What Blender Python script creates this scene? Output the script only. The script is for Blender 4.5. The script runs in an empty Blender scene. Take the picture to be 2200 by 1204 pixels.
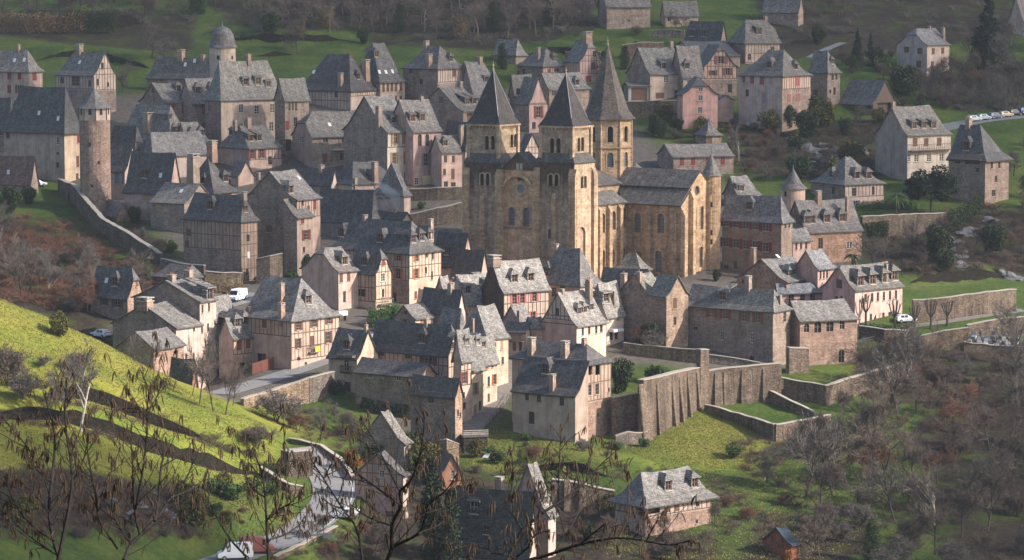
import bpy, bmesh, math, random
import numpy as np
from mathutils import Vector, Matrix
from mathutils.geometry import tessellate_polygon
R = math.radians
rnd = random.Random(7)
S = bpy.context.scene
COL = S.collection

# ------------------------------------------------------------------ camera
HAZE = .000065
HFOV = R(18.5); PITCH = R(5.6); CZ = 120.0
FPX = 1100 / math.tan(HFOV / 2)                      # focal length in photo pixels (2200 wide)
cam = bpy.data.cameras.new('camera'); cam.sensor_fit = 'HORIZONTAL'; cam.angle = HFOV
cam.clip_start = 0.5; cam.clip_end = 6000
camo = bpy.data.objects.new('camera', cam); COL.objects.link(camo)
camo.location = (0, 0, CZ); camo.rotation_euler = (math.pi / 2 - PITCH, 0, 0)
cam.dof.use_dof = True; cam.dof.focus_distance = 600; cam.dof.aperture_fstop = 32
S.camera = camo

# ------------------------------------------------------------------ light
SUN_EL = R(31); SUN_AZ = R(105)                      # azimuth clockwise from the view direction
sdir = Vector((math.sin(SUN_AZ) * math.cos(SUN_EL), math.cos(SUN_AZ) * math.cos(SUN_EL), math.sin(SUN_EL)))
sun = bpy.data.lights.new('sun', 'SUN'); sun.energy = 5.0; sun.angle = R(0.53); sun.color = (1.0, 0.915, 0.85)
suno = bpy.data.objects.new('sun', sun); COL.objects.link(suno)
suno.rotation_euler = sdir.to_track_quat('Z', 'Y').to_euler(); suno.location = (300, -100, 400)
W = bpy.data.worlds.new('World'); S.world = W; W.use_nodes = True
wn = W.node_tree.nodes; wl = W.node_tree.links
sky = wn.new('ShaderNodeTexSky'); sky.sky_type = 'NISHITA'; sky.sun_disc = False
sky.sun_elevation = SUN_EL; sky.sun_rotation = SUN_AZ; sky.altitude = 300
sky.air_density = 1.0; sky.dust_density = 2.5; sky.ozone_density = 1.0
wl.new(sky.outputs[0], wn['Background'].inputs[0]); wn['Background'].inputs[1].default_value = 0.145
S.view_settings.view_transform = 'Standard'; S.view_settings.look = 'None'
S.view_settings.exposure = 0.55; S.view_settings.gamma = 1.0
S.render.engine = 'CYCLES'
S.cycles.use_denoising = True
S.cycles.max_bounces = 5; S.cycles.diffuse_bounces = 2; S.cycles.glossy_bounces = 2
S.cycles.transparent_max_bounces = 12; S.cycles.volume_bounces = 0
S.cycles.sample_clamp_indirect = 4

# ------------------------------------------------------------------ pixel <-> world
cp, sp = math.cos(PITCH), math.sin(PITCH)
def ray(px, py):
    r, u = (px - 1100) / FPX, (602 - py) / FPX
    return Vector((r, cp + u * sp, -sp + u * cp))
def at(px, py, Y):                                   # point on the sight line at depth Y
    d = ray(px, py); t = Y / d.y
    return Vector((d.x * t, Y, CZ + d.z * t))
def proj(p):
    x, y, z = p[0], p[1], p[2] - CZ
    f = y * cp - z * sp; u = y * sp + z * cp
    return (1100 + FPX * x / f, 602 - FPX * u / f)
def z_for(x, y, py):                                 # height at which the vertical over (x, y) crosses photo row py
    u = (602 - py) / FPX
    return CZ + y * (u * cp - sp) / (cp + u * sp)

# ------------------------------------------------------------------ materials
MATS = {}
def newmat(name):
    m = bpy.data.materials.new(name); m.use_nodes = True
    MATS[name] = m
    return m, m.node_tree.nodes, m.node_tree.links, m.node_tree.nodes['Principled BSDF']
def ramp(n, stops):
    r = n.new('ShaderNodeValToRGB'); e = r.color_ramp.elements
    e[0].position, e[0].color = stops[0][0], (*stops[0][1], 1)
    e[1].position, e[1].color = stops[-1][0], (*stops[-1][1], 1)
    for p, c in stops[1:-1]:
        x = e.new(p); x.color = (*c, 1)
    return r
def mix(n, l, fac, a, b, mode='MIX'):
    m = n.new('ShaderNodeMix'); m.data_type = 'RGBA'; m.blend_type = mode
    for i, v in ((0, fac), (6, a), (7, b)):
        if hasattr(v, 'links'): l.new(v, m.inputs[i])
        elif i == 0: m.inputs[0].default_value = v
        else: m.inputs[i].default_value = (*v, 1) if len(v) == 3 else v
    return m.outputs[2]
def noise(n, l, scale, detail=4, rough=0.6, vec=None, dim='3D'):
    t = n.new('ShaderNodeTexNoise'); t.inputs['Scale'].default_value = scale
    t.inputs['Detail'].default_value = detail; t.inputs['Roughness'].default_value = rough
    if vec is not None: l.new(vec, t.inputs['Vector'])
    return t.outputs[0]
def bump(n, l, h, strength, dist, bs):
    b = n.new('ShaderNodeBump'); b.inputs['Strength'].default_value = strength; b.inputs['Distance'].default_value = dist
    l.new(h, b.inputs['Height']); l.new(b.outputs[0], bs.inputs['Normal'])
def coords(n, l, kind='Object', scale=(1, 1, 1)):
    t = n.new('ShaderNodeTexCoord'); mp = n.new('ShaderNodeMapping'); mp.inputs['Scale'].default_value = scale
    l.new(t.outputs[kind], mp.inputs[0]); return mp.outputs[0]
def objcol(n):
    return n.new('ShaderNodeObjectInfo').outputs['Color']

def stone_mat(name, cell, mortar, lo, hi, tintfac=1.0, streak=0.35):
    """coursed rubble: flat stones in mortar, tinted by the object's colour"""
    m, n, l, b = newmat(name)
    v = coords(n, l, 'Object', (1, 1, 1.7))
    wob = n.new('ShaderNodeTexNoise'); wob.inputs['Scale'].default_value = 1.3; l.new(v, wob.inputs['Vector'])
    vm = n.new('ShaderNodeVectorMath'); vm.operation = 'MULTIPLY_ADD'; vm.inputs[1].default_value = (.25, .25, .25)
    l.new(wob.outputs['Color'], vm.inputs[0]); l.new(v, vm.inputs[2])
    vo = n.new('ShaderNodeTexVoronoi'); vo.inputs['Scale'].default_value = 1 / cell; l.new(vm.outputs[0], vo.inputs['Vector'])
    ve = n.new('ShaderNodeTexVoronoi'); ve.feature = 'DISTANCE_TO_EDGE'; ve.inputs['Scale'].default_value = 1 / cell
    l.new(vm.outputs[0], ve.inputs['Vector'])
    sep = n.new('ShaderNodeSeparateColor'); l.new(vo.outputs['Color'], sep.inputs[0])
    cr = ramp(n, [(0, lo), (0.5, tuple((a + c) / 2 for a, c in zip(lo, hi))), (1, hi)]); l.new(sep.outputs[0], cr.inputs[0])
    er = ramp(n, [(0.02, (0, 0, 0)), (0.11, (1, 1, 1))]); l.new(ve.outputs['Distance'], er.inputs[0])
    c = mix(n, l, er.outputs[0], mortar, cr.outputs[0])
    big = ramp(n, [(0.3, (.62, .6, .58)), (0.62, (1.08, 1.05, 1.02))])
    l.new(noise(n, l, 0.35, 5, .65, v), big.inputs[0])
    c = mix(n, l, 1.0, c, big.outputs[0], 'MULTIPLY')
    sv = coords(n, l, 'Object', (1.1, 1.1, 0.09))
    st = ramp(n, [(0.36, (.45, .43, .42)), (0.55, (1, 1, 1))]); l.new(noise(n, l, 1.0, 4, .6, sv), st.inputs[0])
    c = mix(n, l, streak, c, st.outputs[0], 'MULTIPLY')
    c = mix(n, l, tintfac, c, objcol(n), 'MULTIPLY')
    l.new(c, b.inputs['Base Color']); b.inputs['Roughness'].default_value = .92
    b.inputs['Specular IOR Level'].default_value = .2
    bump(n, l, er.outputs[0], .8, .06, b)
stone_mat('rubble', .42, (.34, .285, .25), (.225, .18, .158), (.46, .375, .325))
stone_mat('drystone', .38, (.11, .095, .08), (.18, .155, .135), (.36, .31, .265), streak=.6)
stone_mat('church_stone', .6, (.47, .39, .31), (.34, .265, .20), (.60, .48, .355), streak=.45)

def plaster_mat():
    m, n, l, b = newmat('plaster')
    v = coords(n, l)
    c = objcol(n)
    r1 = ramp(n, [(0.3, (.68, .64, .62)), (.6, (1.05, 1.05, 1.05))]); l.new(noise(n, l, .5, 6, .65, v), r1.inputs[0])
    c = mix(n, l, 1, c, r1.outputs[0], 'MULTIPLY')
    sv = coords(n, l, 'Object', (1.6, 1.6, .1))
    r2 = ramp(n, [(.35, (.55, .5, .47)), (.55, (1, 1, 1))]); l.new(noise(n, l, 1, 5, .6, sv), r2.inputs[0])
    c = mix(n, l, .45, c, r2.outputs[0], 'MULTIPLY')
    r3 = ramp(n, [(.62, (0, 0, 0)), (.68, (1, 1, 1))]); l.new(noise(n, l, .8, 7, .7, v), r3.inputs[0])
    c = mix(n, l, r3.outputs[0], c, mix(n, l, .6, c, (.25, .19, .15)))
    l.new(c, b.inputs['Base Color']); b.inputs['Roughness'].default_value = .95; b.inputs['Specular IOR Level'].default_value = .15
    bump(n, l, noise(n, l, 9, 5, .7, v), .4, .03, b)
plaster_mat()

def slate_mat(name, base, lich):
    """rough-split stone slates in courses: every slate its own grey, lichen over"""
    m, n, l, b = newmat(name)
    uv = coords(n, l, 'UV')
    br = n.new('ShaderNodeTexBrick'); br.inputs['Scale'].default_value = 1.0
    br.inputs['Brick Width'].default_value = .36; br.inputs['Row Height'].default_value = .2; br.inputs['Mortar Size'].default_value = .022
    br.inputs['Color1'].default_value = (*[x * .55 for x in base], 1); br.inputs['Color2'].default_value = (*[x * 1.5 for x in base], 1)
    br.inputs['Mortar'].default_value = (.03, .03, .032, 1); br.inputs['Bias'].default_value = 0
    jit = n.new('ShaderNodeTexNoise'); jit.inputs['Scale'].default_value = 2.2; l.new(uv, jit.inputs['Vector'])
    vm = n.new('ShaderNodeVectorMath'); vm.operation = 'MULTIPLY_ADD'; vm.inputs[1].default_value = (.22, .16, 0)
    l.new(jit.outputs['Color'], vm.inputs[0]); l.new(uv, vm.inputs[2]); l.new(vm.outputs[0], br.inputs['Vector'])
    c = br.outputs['Color']
    sp_ = ramp(n, [(.36, (.62, .62, .64)), (.64, (1.3, 1.28, 1.24))]); l.new(noise(n, l, 4.5, 4, .75, uv), sp_.inputs[0])
    c = mix(n, l, 1, c, sp_.outputs[0], 'MULTIPLY')
    fr = ramp(n, [(.5, (0, 0, 0)), (.72, (.8, .8, .8))]); l.new(noise(n, l, .55, 7, .72, uv), fr.inputs[0])
    c = mix(n, l, fr.outputs[0], c, lich)
    wv = coords(n, l, 'UV', (1.3, .16, 1))
    ws = ramp(n, [(.35, (.66, .65, .66)), (.6, (1.1, 1.1, 1.1))]); l.new(noise(n, l, 1, 5, .65, wv), ws.inputs[0])
    c = mix(n, l, .8, c, ws.outputs[0], 'MULTIPLY')
    ms = ramp(n, [(.63, (0, 0, 0)), (.74, (.75, .75, .75))]); l.new(noise(n, l, .9, 6, .7, coords(n, l, 'Object')), ms.inputs[0])
    c = mix(n, l, ms.outputs[0], c, (.09, .095, .03))
    c = mix(n, l, 1, c, objcol(n), 'MULTIPLY')
    l.new(c, b.inputs['Base Color']); b.inputs['Roughness'].default_value = .62
    b.inputs['Specular IOR Level'].default_value = .35
    bump(n, l, br.outputs['Fac'], -.7, .05, b)
slate_mat('slate', (.205, .192, .178), (.36, .345, .315))
slate_mat('rust_sheet', (.22, .12, .09), (.3, .25, .2))

def simple(name, col, rough=.8, var=.3, scale=3, spec=.3, metal=0, use_obj=False, bmp=0):
    m, n, l, b = newmat(name)
    v = coords(n, l)
    r = ramp(n, [(.3, tuple(x * (1 - var) for x in col)), (.7, tuple(x * (1 + var) for x in col))])
    l.new(noise(n, l, scale, 5, .65, v), r.inputs[0]); c = r.outputs[0]
    if use_obj: c = mix(n, l, 1, c, objcol(n), 'MULTIPLY')
    l.new(c, b.inputs['Base Color']); b.inputs['Roughness'].default_value = rough
    b.inputs['Specular IOR Level'].default_value = spec; b.inputs['Metallic'].default_value = metal
    if bmp: bump(n, l, noise(n, l, scale * 3, 4, .7, v), bmp, .05, b)
    return m
simple('timber', (.135, .098, .075), .85, .35, 4)
simple('timber_grey', (.16, .13, .11), .85, .35, 4)
simple('shutter', (1, 1, 1), .7, .15, 3, use_obj=True)
simple('frame', (.62, .58, .52), .6, .1, 3, use_obj=True)
simple('sill', (.40, .35, .29), .85, .2, 3)
simple('zinc', (.20, .21, .23), .45, .15, 1.5, spec=.5)
simple('iron', (.025, .024, .024), .6, .2, 5)
simple('bark', (.07, .058, .048), .95, .4, 6, bmp=.5)
simple('twig_wood', (.15, .12, .10), .95, .4, .06)
simple('twig', (.118, .092, .074), .95, .3, .7)
simple('twig_grey', (.135, .117, .10), .95, .3, .7)
simple('twig_red', (.17, .085, .055), .95, .3, .7)
simple('bramble', (.105, .072, .055), .95, .4, .4)
simple('birch', (.42, .38, .33), .85, .35, 5)
simple('asphalt', (.23, .225, .22), .9, .18, .8, bmp=.2)
simple('cobble', (.21, .185, .16), .9, .3, 1.2, bmp=.4)
simple('paint_white', (.7, .7, .68), .6, .1, 3)
simple('car_paint', (1, 1, 1), .35, .04, 2, spec=.5, use_obj=True)
simple('rubber', (.02, .02, .02), .8, .2, 4)
simple('chrome', (.5, .5, .5), .3, .05, 2, metal=.8)
simple('lamp_red', (.5, .03, .02), .3, .05, 2)
simple('pale_glass', (.7, .7, .68), .2, .05, 2)
simple('pot', (.36, .15, .085), .85, .2, 4)
simple('gravestone', (.22, .22, .23), .5, .3, 2, use_obj=True)
simple('rock', (.13, .13, .135), .9, .45, .5, bmp=1.0)
simple('white_sheet', (.75, .75, .74), .6, .05, 2)
simple('catkin', (.078, .05, .033), .9, .35, 40)
simple('hazel_bark', (.026, .021, .018), .8, .4, 25, bmp=.4)
simple('tarp', (.035, .045, .06), .4, .4, 2, spec=.5)
simple('painted', (1, 1, 1), .5, .08, 2, use_obj=True)
def leaf_mat(name, c1, c2, sc=.6):
    m, n, l, b = newmat(name)
    r = ramp(n, [(.3, c1), (.7, c2)]); l.new(noise(n, l, sc, 5, .75, coords(n, l)), r.inputs[0])
    l.new(r.outputs[0], b.inputs['Base Color']); b.inputs['Roughness'].default_value = .75; b.inputs['Specular IOR Level'].default_value = .25
leaf_mat('needles', (.012, .024, .014), (.03, .05, .026))
leaf_mat('needles_light', (.02, .04, .02), (.05, .075, .035))
leaf_mat('hedge_leaf', (.03, .06, .015), (.08, .13, .03))
leaf_mat('ivy_leaf', (.018, .035, .012), (.05, .075, .025))
leaf_mat('laurel_leaf', (.04, .09, .02), (.11, .18, .05))
leaf_mat('gorse_leaf', (.07, .06, .012), (.12, .12, .03))
leaf_mat('rust_leaf', (.22, .08, .02), (.34, .14, .03))
leaf_mat('dry_leaf', (.15, .10, .055), (.26, .18, .09))
leaf_mat('palm_leaf', (.03, .055, .02), (.07, .10, .04))
m, n, l, b = newmat('glass')
b.inputs['Base Color'].default_value = (.02, .022, .026, 1); b.inputs['Roughness'].default_value = .12
b.inputs['Specular IOR Level'].default_value = .5
m, n, l, b = newmat('church_glass')
r = ramp(n, [(.3, (.09, .10, .12)), (.7, (.17, .18, .20))]); l.new(noise(n, l, 1.5, 4, .6, coords(n, l)), r.inputs[0])
l.new(r.outputs[0], b.inputs['Base Color']); b.inputs['Roughness'].default_value = .3

# ------------------------------------------------------------------ object helpers
def mesh_of(name, verts, faces, mats=(), uvs=None, midx=None, smooth=False):
    me = bpy.data.meshes.new(name); me.from_pydata([tuple(v) for v in verts], [], faces)
    for k in mats: me.materials.append(MATS[k])
    if midx is not None: me.polygons.foreach_set('material_index', midx)
    if uvs is not None:
        lay = me.uv_layers.new(name='UVMap'); lay.data.foreach_set('uv', np.array(uvs, dtype=np.float32).ravel())
    if smooth: me.polygons.foreach_set('use_smooth', [True] * len(faces))
    me.update(); return me
def link(name, me, parent=None, loc=(0, 0, 0), rot=None, scale=None, color=None):
    o = bpy.data.objects.new(name, me); COL.objects.link(o); o.location = loc
    if rot is not None: o.rotation_euler = rot
    if scale is not None: o.scale = scale
    if parent is not None: o.parent = parent
    if color is not None: o.color = (*color, 1)
    return o
def tag(o, label=None, cat=None, group=None, kind=None):
    if label: o['label'] = label
    if cat: o['category'] = cat
    if group: o['group'] = group
    if kind: o['kind'] = kind
    return o
def empty(name, loc, rz=0, label=None, cat=None, group=None):
    o = bpy.data.objects.new(name, None); COL.objects.link(o); o.location = loc; o.rotation_euler = (0, 0, rz)
    o.empty_display_size = .5
    return tag(o, label, cat, group, 'thing')
class MB:
    """collects faces into one mesh"""
    def __init__(s): s.v = []; s.f = []; s.m = []; s.uv = []
    def face(s, pts, m=0, uv=None):
        i = len(s.v); s.v += [tuple(p) for p in pts]; s.f.append(list(range(i, i + len(pts)))); s.m.append(m)
        s.uv += uv if uv else [(p[0] + p[1], p[2]) for p in pts]
    def box(s, x0, x1, y0, y1, z0, z1, m=0):
        a = [(x0, y0, z0), (x1, y0, z0), (x1, y1, z0), (x0, y1, z0), (x0, y0, z1), (x1, y0, z1), (x1, y1, z1), (x0, y1, z1)]
        for q in ((0, 3, 2, 1), (4, 5, 6, 7), (0, 1, 5, 4), (1, 2, 6, 5), (2, 3, 7, 6), (3, 0, 4, 7)): s.face([a[k] for k in q], m)
    def prism(s, poly, z0, z1, m=0, scale_top=1.0, cap=True):
        cx = sum(p[0] for p in poly) / len(poly); cy = sum(p[1] for p in poly) / len(poly)
        top = [(cx + (p[0] - cx) * scale_top, cy + (p[1] - cy) * scale_top) for p in poly]
        k = len(poly)
        for i in range(k):
            j = (i + 1) % k
            s.face([(*poly[i], z0), (*poly[j], z0), (*top[j], z1), (*top[i], z1)], m)
        if cap and scale_top > .01: s.face([(*p, z1) for p in top], m)
    def lathe(s, cx, cy, prof, k=16, m=0, rot=0):
        rings = [[(cx + r * math.cos(rot + 2 * math.pi * i / k), cy + r * math.sin(rot + 2 * math.pi * i / k), z) for i in range(k)] for r, z in prof]
        L = 0
        for (ra, za), (rb, zb), A, B in zip(prof, prof[1:], rings, rings[1:]):
            dl = math.hypot(ra - rb, za - zb)
            for i in range(k):
                j = (i + 1) % k; w = 2 * math.pi * max(ra, rb) / k
                s.face([A[i], A[j], B[j], B[i]], m, [(i * w, L), ((i + 1) * w, L), ((i + 1) * w, L + dl), (i * w, L + dl)])
            L += dl
    def tube(s, a, b, ra, rb, k=5, m=0):
        a, b = Vector(a), Vector(b); d = b - a
        if d.length < 1e-6: return
        q = d.to_track_quat('Z', 'Y'); i0 = len(s.v)
        for p, r in ((a, ra), (b, rb)):
            for i in range(k):
                w = q @ Vector((r * math.cos(2 * math.pi * i / k), r * math.sin(2 * math.pi * i / k), 0)); s.v.append(tuple(p + w))
        for i in range(k):
            j = (i + 1) % k; s.f.append([i0 + i, i0 + j, i0 + k + j, i0 + k + i]); s.m.append(m); s.uv += [(0, 0)] * 4
    def mesh(s, name, mats, smooth=False): return mesh_of(name, s.v, s.f, mats, s.uv, s.m, smooth)
    def build(s, name, mats, parent=None, color=None, loc=(0, 0, 0), rot=None, smooth=False):
        return link(name, s.mesh(name, mats, smooth), parent, loc, rot, None, color)

# ------------------------------------------------------------------ terrain
def Ybase(py):
    return float(np.interp(py, [-250, 0, 100, 200, 300, 400, 500, 590, 650, 750, 850, 950, 1000, 1100, 1204, 1320],
                           [1010, 880, 825, 775, 730, 690, 650, 615, 590, 555, 530, 505, 490, 465, 440, 414]))
CPT = []
for px in (-350, 0, 350, 700, 1050, 1400, 1750, 2200, 2560):
    for py in (-250, -100, 0, 100, 200, 300, 400, 500, 590, 690, 790, 890, 990, 1090, 1204, 1320):
        off = float(np.interp(px, [-350, 700, 1500, 2560], [0, 0, 4, 26]))
        if px <= 700 and py > 560: continue
        CPT.append((px, py, Ybase(py) + off))
# left: the slope behind the spur, the houses' ground, the spur itself and the road in front
CPT += [(-350, 560, 620), (0, 570, 606), (250, 600, 600), (350, 640, 585), (560, 640, 592), (700, 660, 585), (560, 720, 562), (700, 770, 550), (600, 800, 543),
        (-350, 660, 560), (0, 690, 556), (250, 730, 558), (400, 852, 536), (340, 846, 548), (450, 838, 546), (300, 850, 530), (520, 830, 535), (640, 860, 524), (760, 900, 514),
        (-350, 540, 500), (0, 640, 500), (130, 690, 498), (250, 762, 495), (400, 838, 492), (520, 892, 488), (600, 935, 482), (700, 930, 507),
        (-350, 760, 462), (0, 770, 472), (200, 830, 474), (400, 905, 478), (0, 900, 448), (200, 930, 452), (400, 985, 464), (560, 1010, 474),
        (-350, 950, 425), (0, 1010, 428), (300, 1050, 436), (500, 1080, 450), (-350, 1204, 392), (0, 1180, 402), (300, 1195, 414),
        (660, 975, 484), (715, 1045, 468), (700, 1100, 457), (600, 1165, 440), (470, 1204, 428), (800, 1000, 492), (800, 1130, 458), (800, 1204, 442), (700, 1320, 414), (300, 1320, 398), (-350, 1320, 380)]
pts = np.array([at(*c)[:] for c in CPT])
far = np.array([(x, y, z) for x in (-330, -120, 120, 330) for y, z in ((330, 14), (220, 40), (120, 74), (60, 98), (20, 112), (0, 116.5), (-60, 132))] +
               [(x, 1250, 190 + abs(x) * .05) for x in (-400, 0, 400)])
pts = np.vstack([pts, far])
def tps(r2):
    return np.where(r2 > 1e-12, .5 * r2 * np.log(r2 + 1e-12), 0)
_xy = pts[:, :2] / 100; nP = len(_xy)
_K = tps(((_xy[:, None] - _xy[None]) ** 2).sum(-1)) + np.eye(nP) * 2e-3
_P = np.hstack([np.ones((nP, 1)), _xy])
_A = np.block([[_K, _P], [_P.T, np.zeros((3, 3))]])
_w = np.linalg.solve(_A, np.concatenate([pts[:, 2], np.zeros(3)]))
def rbf(x, y):
    q = np.stack([np.ravel(x), np.ravel(y)], 1) / 100
    out = np.empty(len(q))
    for i in range(0, len(q), 20000):
        c = q[i:i + 20000]
        out[i:i + 20000] = tps(((c[:, None] - _xy[None]) ** 2).sum(-1)) @ _w[:nP] + _w[nP] + c @ _w[nP + 1:]
    return out.reshape(np.shape(x))
gx = np.concatenate([np.arange(-420, -180, 12), np.arange(-180, 180.1, 1.5), np.arange(192, 421, 12)])
gy = np.concatenate([np.arange(-60, 380, 10), np.arange(380, 560, 1.25), np.arange(560, 900, 2.0), np.arange(900, 1260, 12)])
GX, GY = np.meshgrid(gx, gy)
# solve on a coarse grid, then refine bilinearly (the surface is smooth)
cxg = np.linspace(-420, 420, 106); cyg = np.linspace(-60, 1260, 166)
CG = rbf(*np.meshgrid(cxg, cyg))
def bil(x, y, xs, ys, Z):
    x = np.clip(x, xs[0], xs[-1] - 1e-6); y = np.clip(y, ys[0], ys[-1] - 1e-6)
    i = np.clip(np.searchsorted(xs, x, 'right') - 1, 0, len(xs) - 2); j = np.clip(np.searchsorted(ys, y, 'right') - 1, 0, len(ys) - 2)
    fx = (x - xs[i]) / (xs[i + 1] - xs[i]); fy = (y - ys[j]) / (ys[j + 1] - ys[j])
    return (Z[j, i] * (1 - fx) + Z[j, i + 1] * fx) * (1 - fy) + (Z[j + 1, i] * (1 - fx) + Z[j + 1, i + 1] * fx) * fy
GZ = bil(GX, GY, cxg, cyg, CG)
_r = np.random.RandomState(3)
def vnoise(x, y, s, seed):
    r = np.random.RandomState(seed); T = r.rand(64, 64)
    u, v = x / s, y / s; i, j = np.floor(u).astype(int), np.floor(v).astype(int); fu, fv = u - i, v - j
    fu, fv = fu * fu * (3 - 2 * fu), fv * fv * (3 - 2 * fv)
    g = lambda a, b: T[b % 64, a % 64]
    return (g(i, j) * (1 - fu) + g(i + 1, j) * fu) * (1 - fv) + (g(i, j + 1) * (1 - fu) + g(i + 1, j + 1) * fu) * fv - .5
core = (np.abs(GX) < 185) & (GY > 380) & (GY < 905)
GZ = GZ + np.where(core, vnoise(GX, GY, 9, 1) * .9 + vnoise(GX, GY, 3.7, 2) * .35, 0)
def gz(x, y):
    return float(bil(np.array([x]), np.array([y]), gx, gy, GZ)[0])
def ground(px, py, ymin=385.0, ymax=1000.0):
    d = ray(px, py); Ys = np.arange(ymin, ymax, .5); t = Ys / d.y
    x, z = d.x * t, CZ + d.z * t
    h = bil(x, Ys, gx, gy, GZ); below = z <= h
    if not below.any(): k = len(Ys) - 1
    else: k = int(np.argmax(below))
    return Vector((x[k], Ys[k], float(h[k])))
def seg_dist(poly):
    """distance of every grid point to a ground polyline, its height there, and the side (+ = away from the viewer's side)"""
    D = np.full(GX.shape, 1e9); H = np.zeros(GX.shape); SG = np.zeros(GX.shape); E = np.zeros(GX.shape)
    n_ = len(poly) - 1
    for k, (a, b) in enumerate(zip(poly, poly[1:])):
        dx, dy = b[0] - a[0], b[1] - a[1]; L2 = dx * dx + dy * dy + 1e-9
        tt = ((GX - a[0]) * dx + (GY - a[1]) * dy) / L2; t = np.clip(tt, 0, 1)
        d = np.hypot(GX - a[0] - t * dx, GY - a[1] - t * dy); s = np.sign((GY - a[1]) * dx - (GX - a[0]) * dy)
        m_ = d < D
        D[m_] = d[m_]; H[m_] = (a[2] + t * (b[2] - a[2]))[m_]; SG[m_] = s[m_]
        end = ((k == 0) & (tt < 0)) | ((k == n_ - 1) & (tt > 1)); E[m_] = end[m_]
    return D, H, SG, E
def smooth(x): x = np.clip(x, 0, 1); return x * x * (3 - 2 * x)
def flatten(poly, half, blend):
    D, H, _, _ = seg_dist(poly); w = 1 - smooth((D - half) / blend)
    GZ[:] = GZ * (1 - w) + H * w
def terrace(poly, h, back, fade=7):
    """raise the ground on the uphill side of a wall line, falling back to the slope behind it"""
    D, H, SG, E = seg_dist(poly)
    de = np.minimum(np.hypot(GX - poly[0][0], GY - poly[0][1]), np.hypot(GX - poly[-1][0], GY - poly[-1][1]))
    GZ[:] = GZ + np.where((SG > 0) & (E < .5), smooth(de / 10) * h * smooth(D / 1.7) * (1 - smooth((D - 3) / back)), 0)
def gl(pix, ymin=385.0):                              # ground polyline from photo points
    return [ground(px, py, ymin) for px, py in pix]
def resample(poly, step):
    out = [Vector(poly[0])]
    for a, b in zip(poly, poly[1:]):
        a, b = Vector(a), Vector(b); k = max(1, int(round((b - a).length / step)))
        out += [a.lerp(b, i / k) for i in range(1, k + 1)]
    return out
def spline(poly, k=6):
    P = [Vector(p) for p in poly]; P = [P[0] * 2 - P[1]] + P + [P[-1] * 2 - P[-2]]; out = []
    for i in range(1, len(P) - 2):
        for j in range(k):
            t = j / k
            out.append(.5 * ((2 * P[i]) + (P[i + 1] - P[i - 1]) * t + (2 * P[i - 1] - 5 * P[i] + 4 * P[i + 1] - P[i + 2]) * t * t + (3 * P[i] - P[i - 1] - 3 * P[i + 1] + P[i + 2]) * t ** 3))
    return out + [P[-2]]

# roads (ground lines first, so the terrain can be graded to them)
ROAD = spline(gl([(655, 962), (680, 990), (712, 1030), (718, 1070), (690, 1108), (640, 1145), (570, 1178), (490, 1206), (400, 1240)]), 5)
for k in range(3):
    for i in range(1, len(ROAD) - 1): ROAD[i].z = (ROAD[i - 1].z + ROAD[i + 1].z) / 2
flatten(ROAD, 3.6, 3)
LANE = spline(gl([(470, 852), (560, 822), (640, 795), (720, 770), (780, 752)], 520), 5)
flatten(LANE, 3.4, 2.5)
STREET = spline(gl([(985, 950), (1030, 905), (1065, 860), (1085, 815), (1100, 770)], 490), 5)
flatten(STREET, 2.2, 2)
CARROAD = spline(gl([(1990, 285), (2060, 268), (2130, 258), (2230, 250), (2330, 246)]), 4)
flatten(CARROAD, 4.5, 3)
LOWROAD = spline(gl([(1880, 712), (1960, 702), (2040, 692), (2110, 680), (2200, 668)]), 4)
flatten(LOWROAD, 3.0, 3)
UPROAD = spline(gl([(1740, 125), (1780, 105), (1812, 92)]), 4)
flatten(UPROAD, 2.4, 2)
VANROAD = spline(gl([(470, 660), (505, 650), (530, 640), (560, 632)], 540), 4)
flatten(VANROAD, 4, 3)
# terrace lines of the grassy spur and of the meadows: (photo points, wall height, run of the raised ground)
TERR = [([(60, 846), (170, 858), (300, 905), (450, 975), (560, 1000)], 2.5, 15),
        ([(-60, 902), (60, 903), (200, 925), (330, 975), (480, 1015), (560, 1018)], 2.3, 9),
        ([(1105, 1010), (1230, 1015), (1330, 1030)], 2.2, 14),
        ([(0, 60), (120, 62), (260, 60), (330, 50)], 3.6, 14), ([(480, 85), (640, 92), (760, 88)], 2.2, 12), ([(60, 132), (180, 128), (330, 150)], 2.2, 12),
        ([(540, 122), (640, 118)], 1.6, 9), ([(1110, 122), (1200, 118), (1295, 128)], 2.0, 12), ([(1330, 106), (1400, 98)], 2.6, 10),
        ([(1930, 610), (2060, 606), (2200, 598)], 2.4, 12)]
TERR3D = []
for pix, h, back in TERR:
    pl = spline(gl(pix), 4); TERR3D.append((pl, h)); terrace(pl, h, back)

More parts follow.
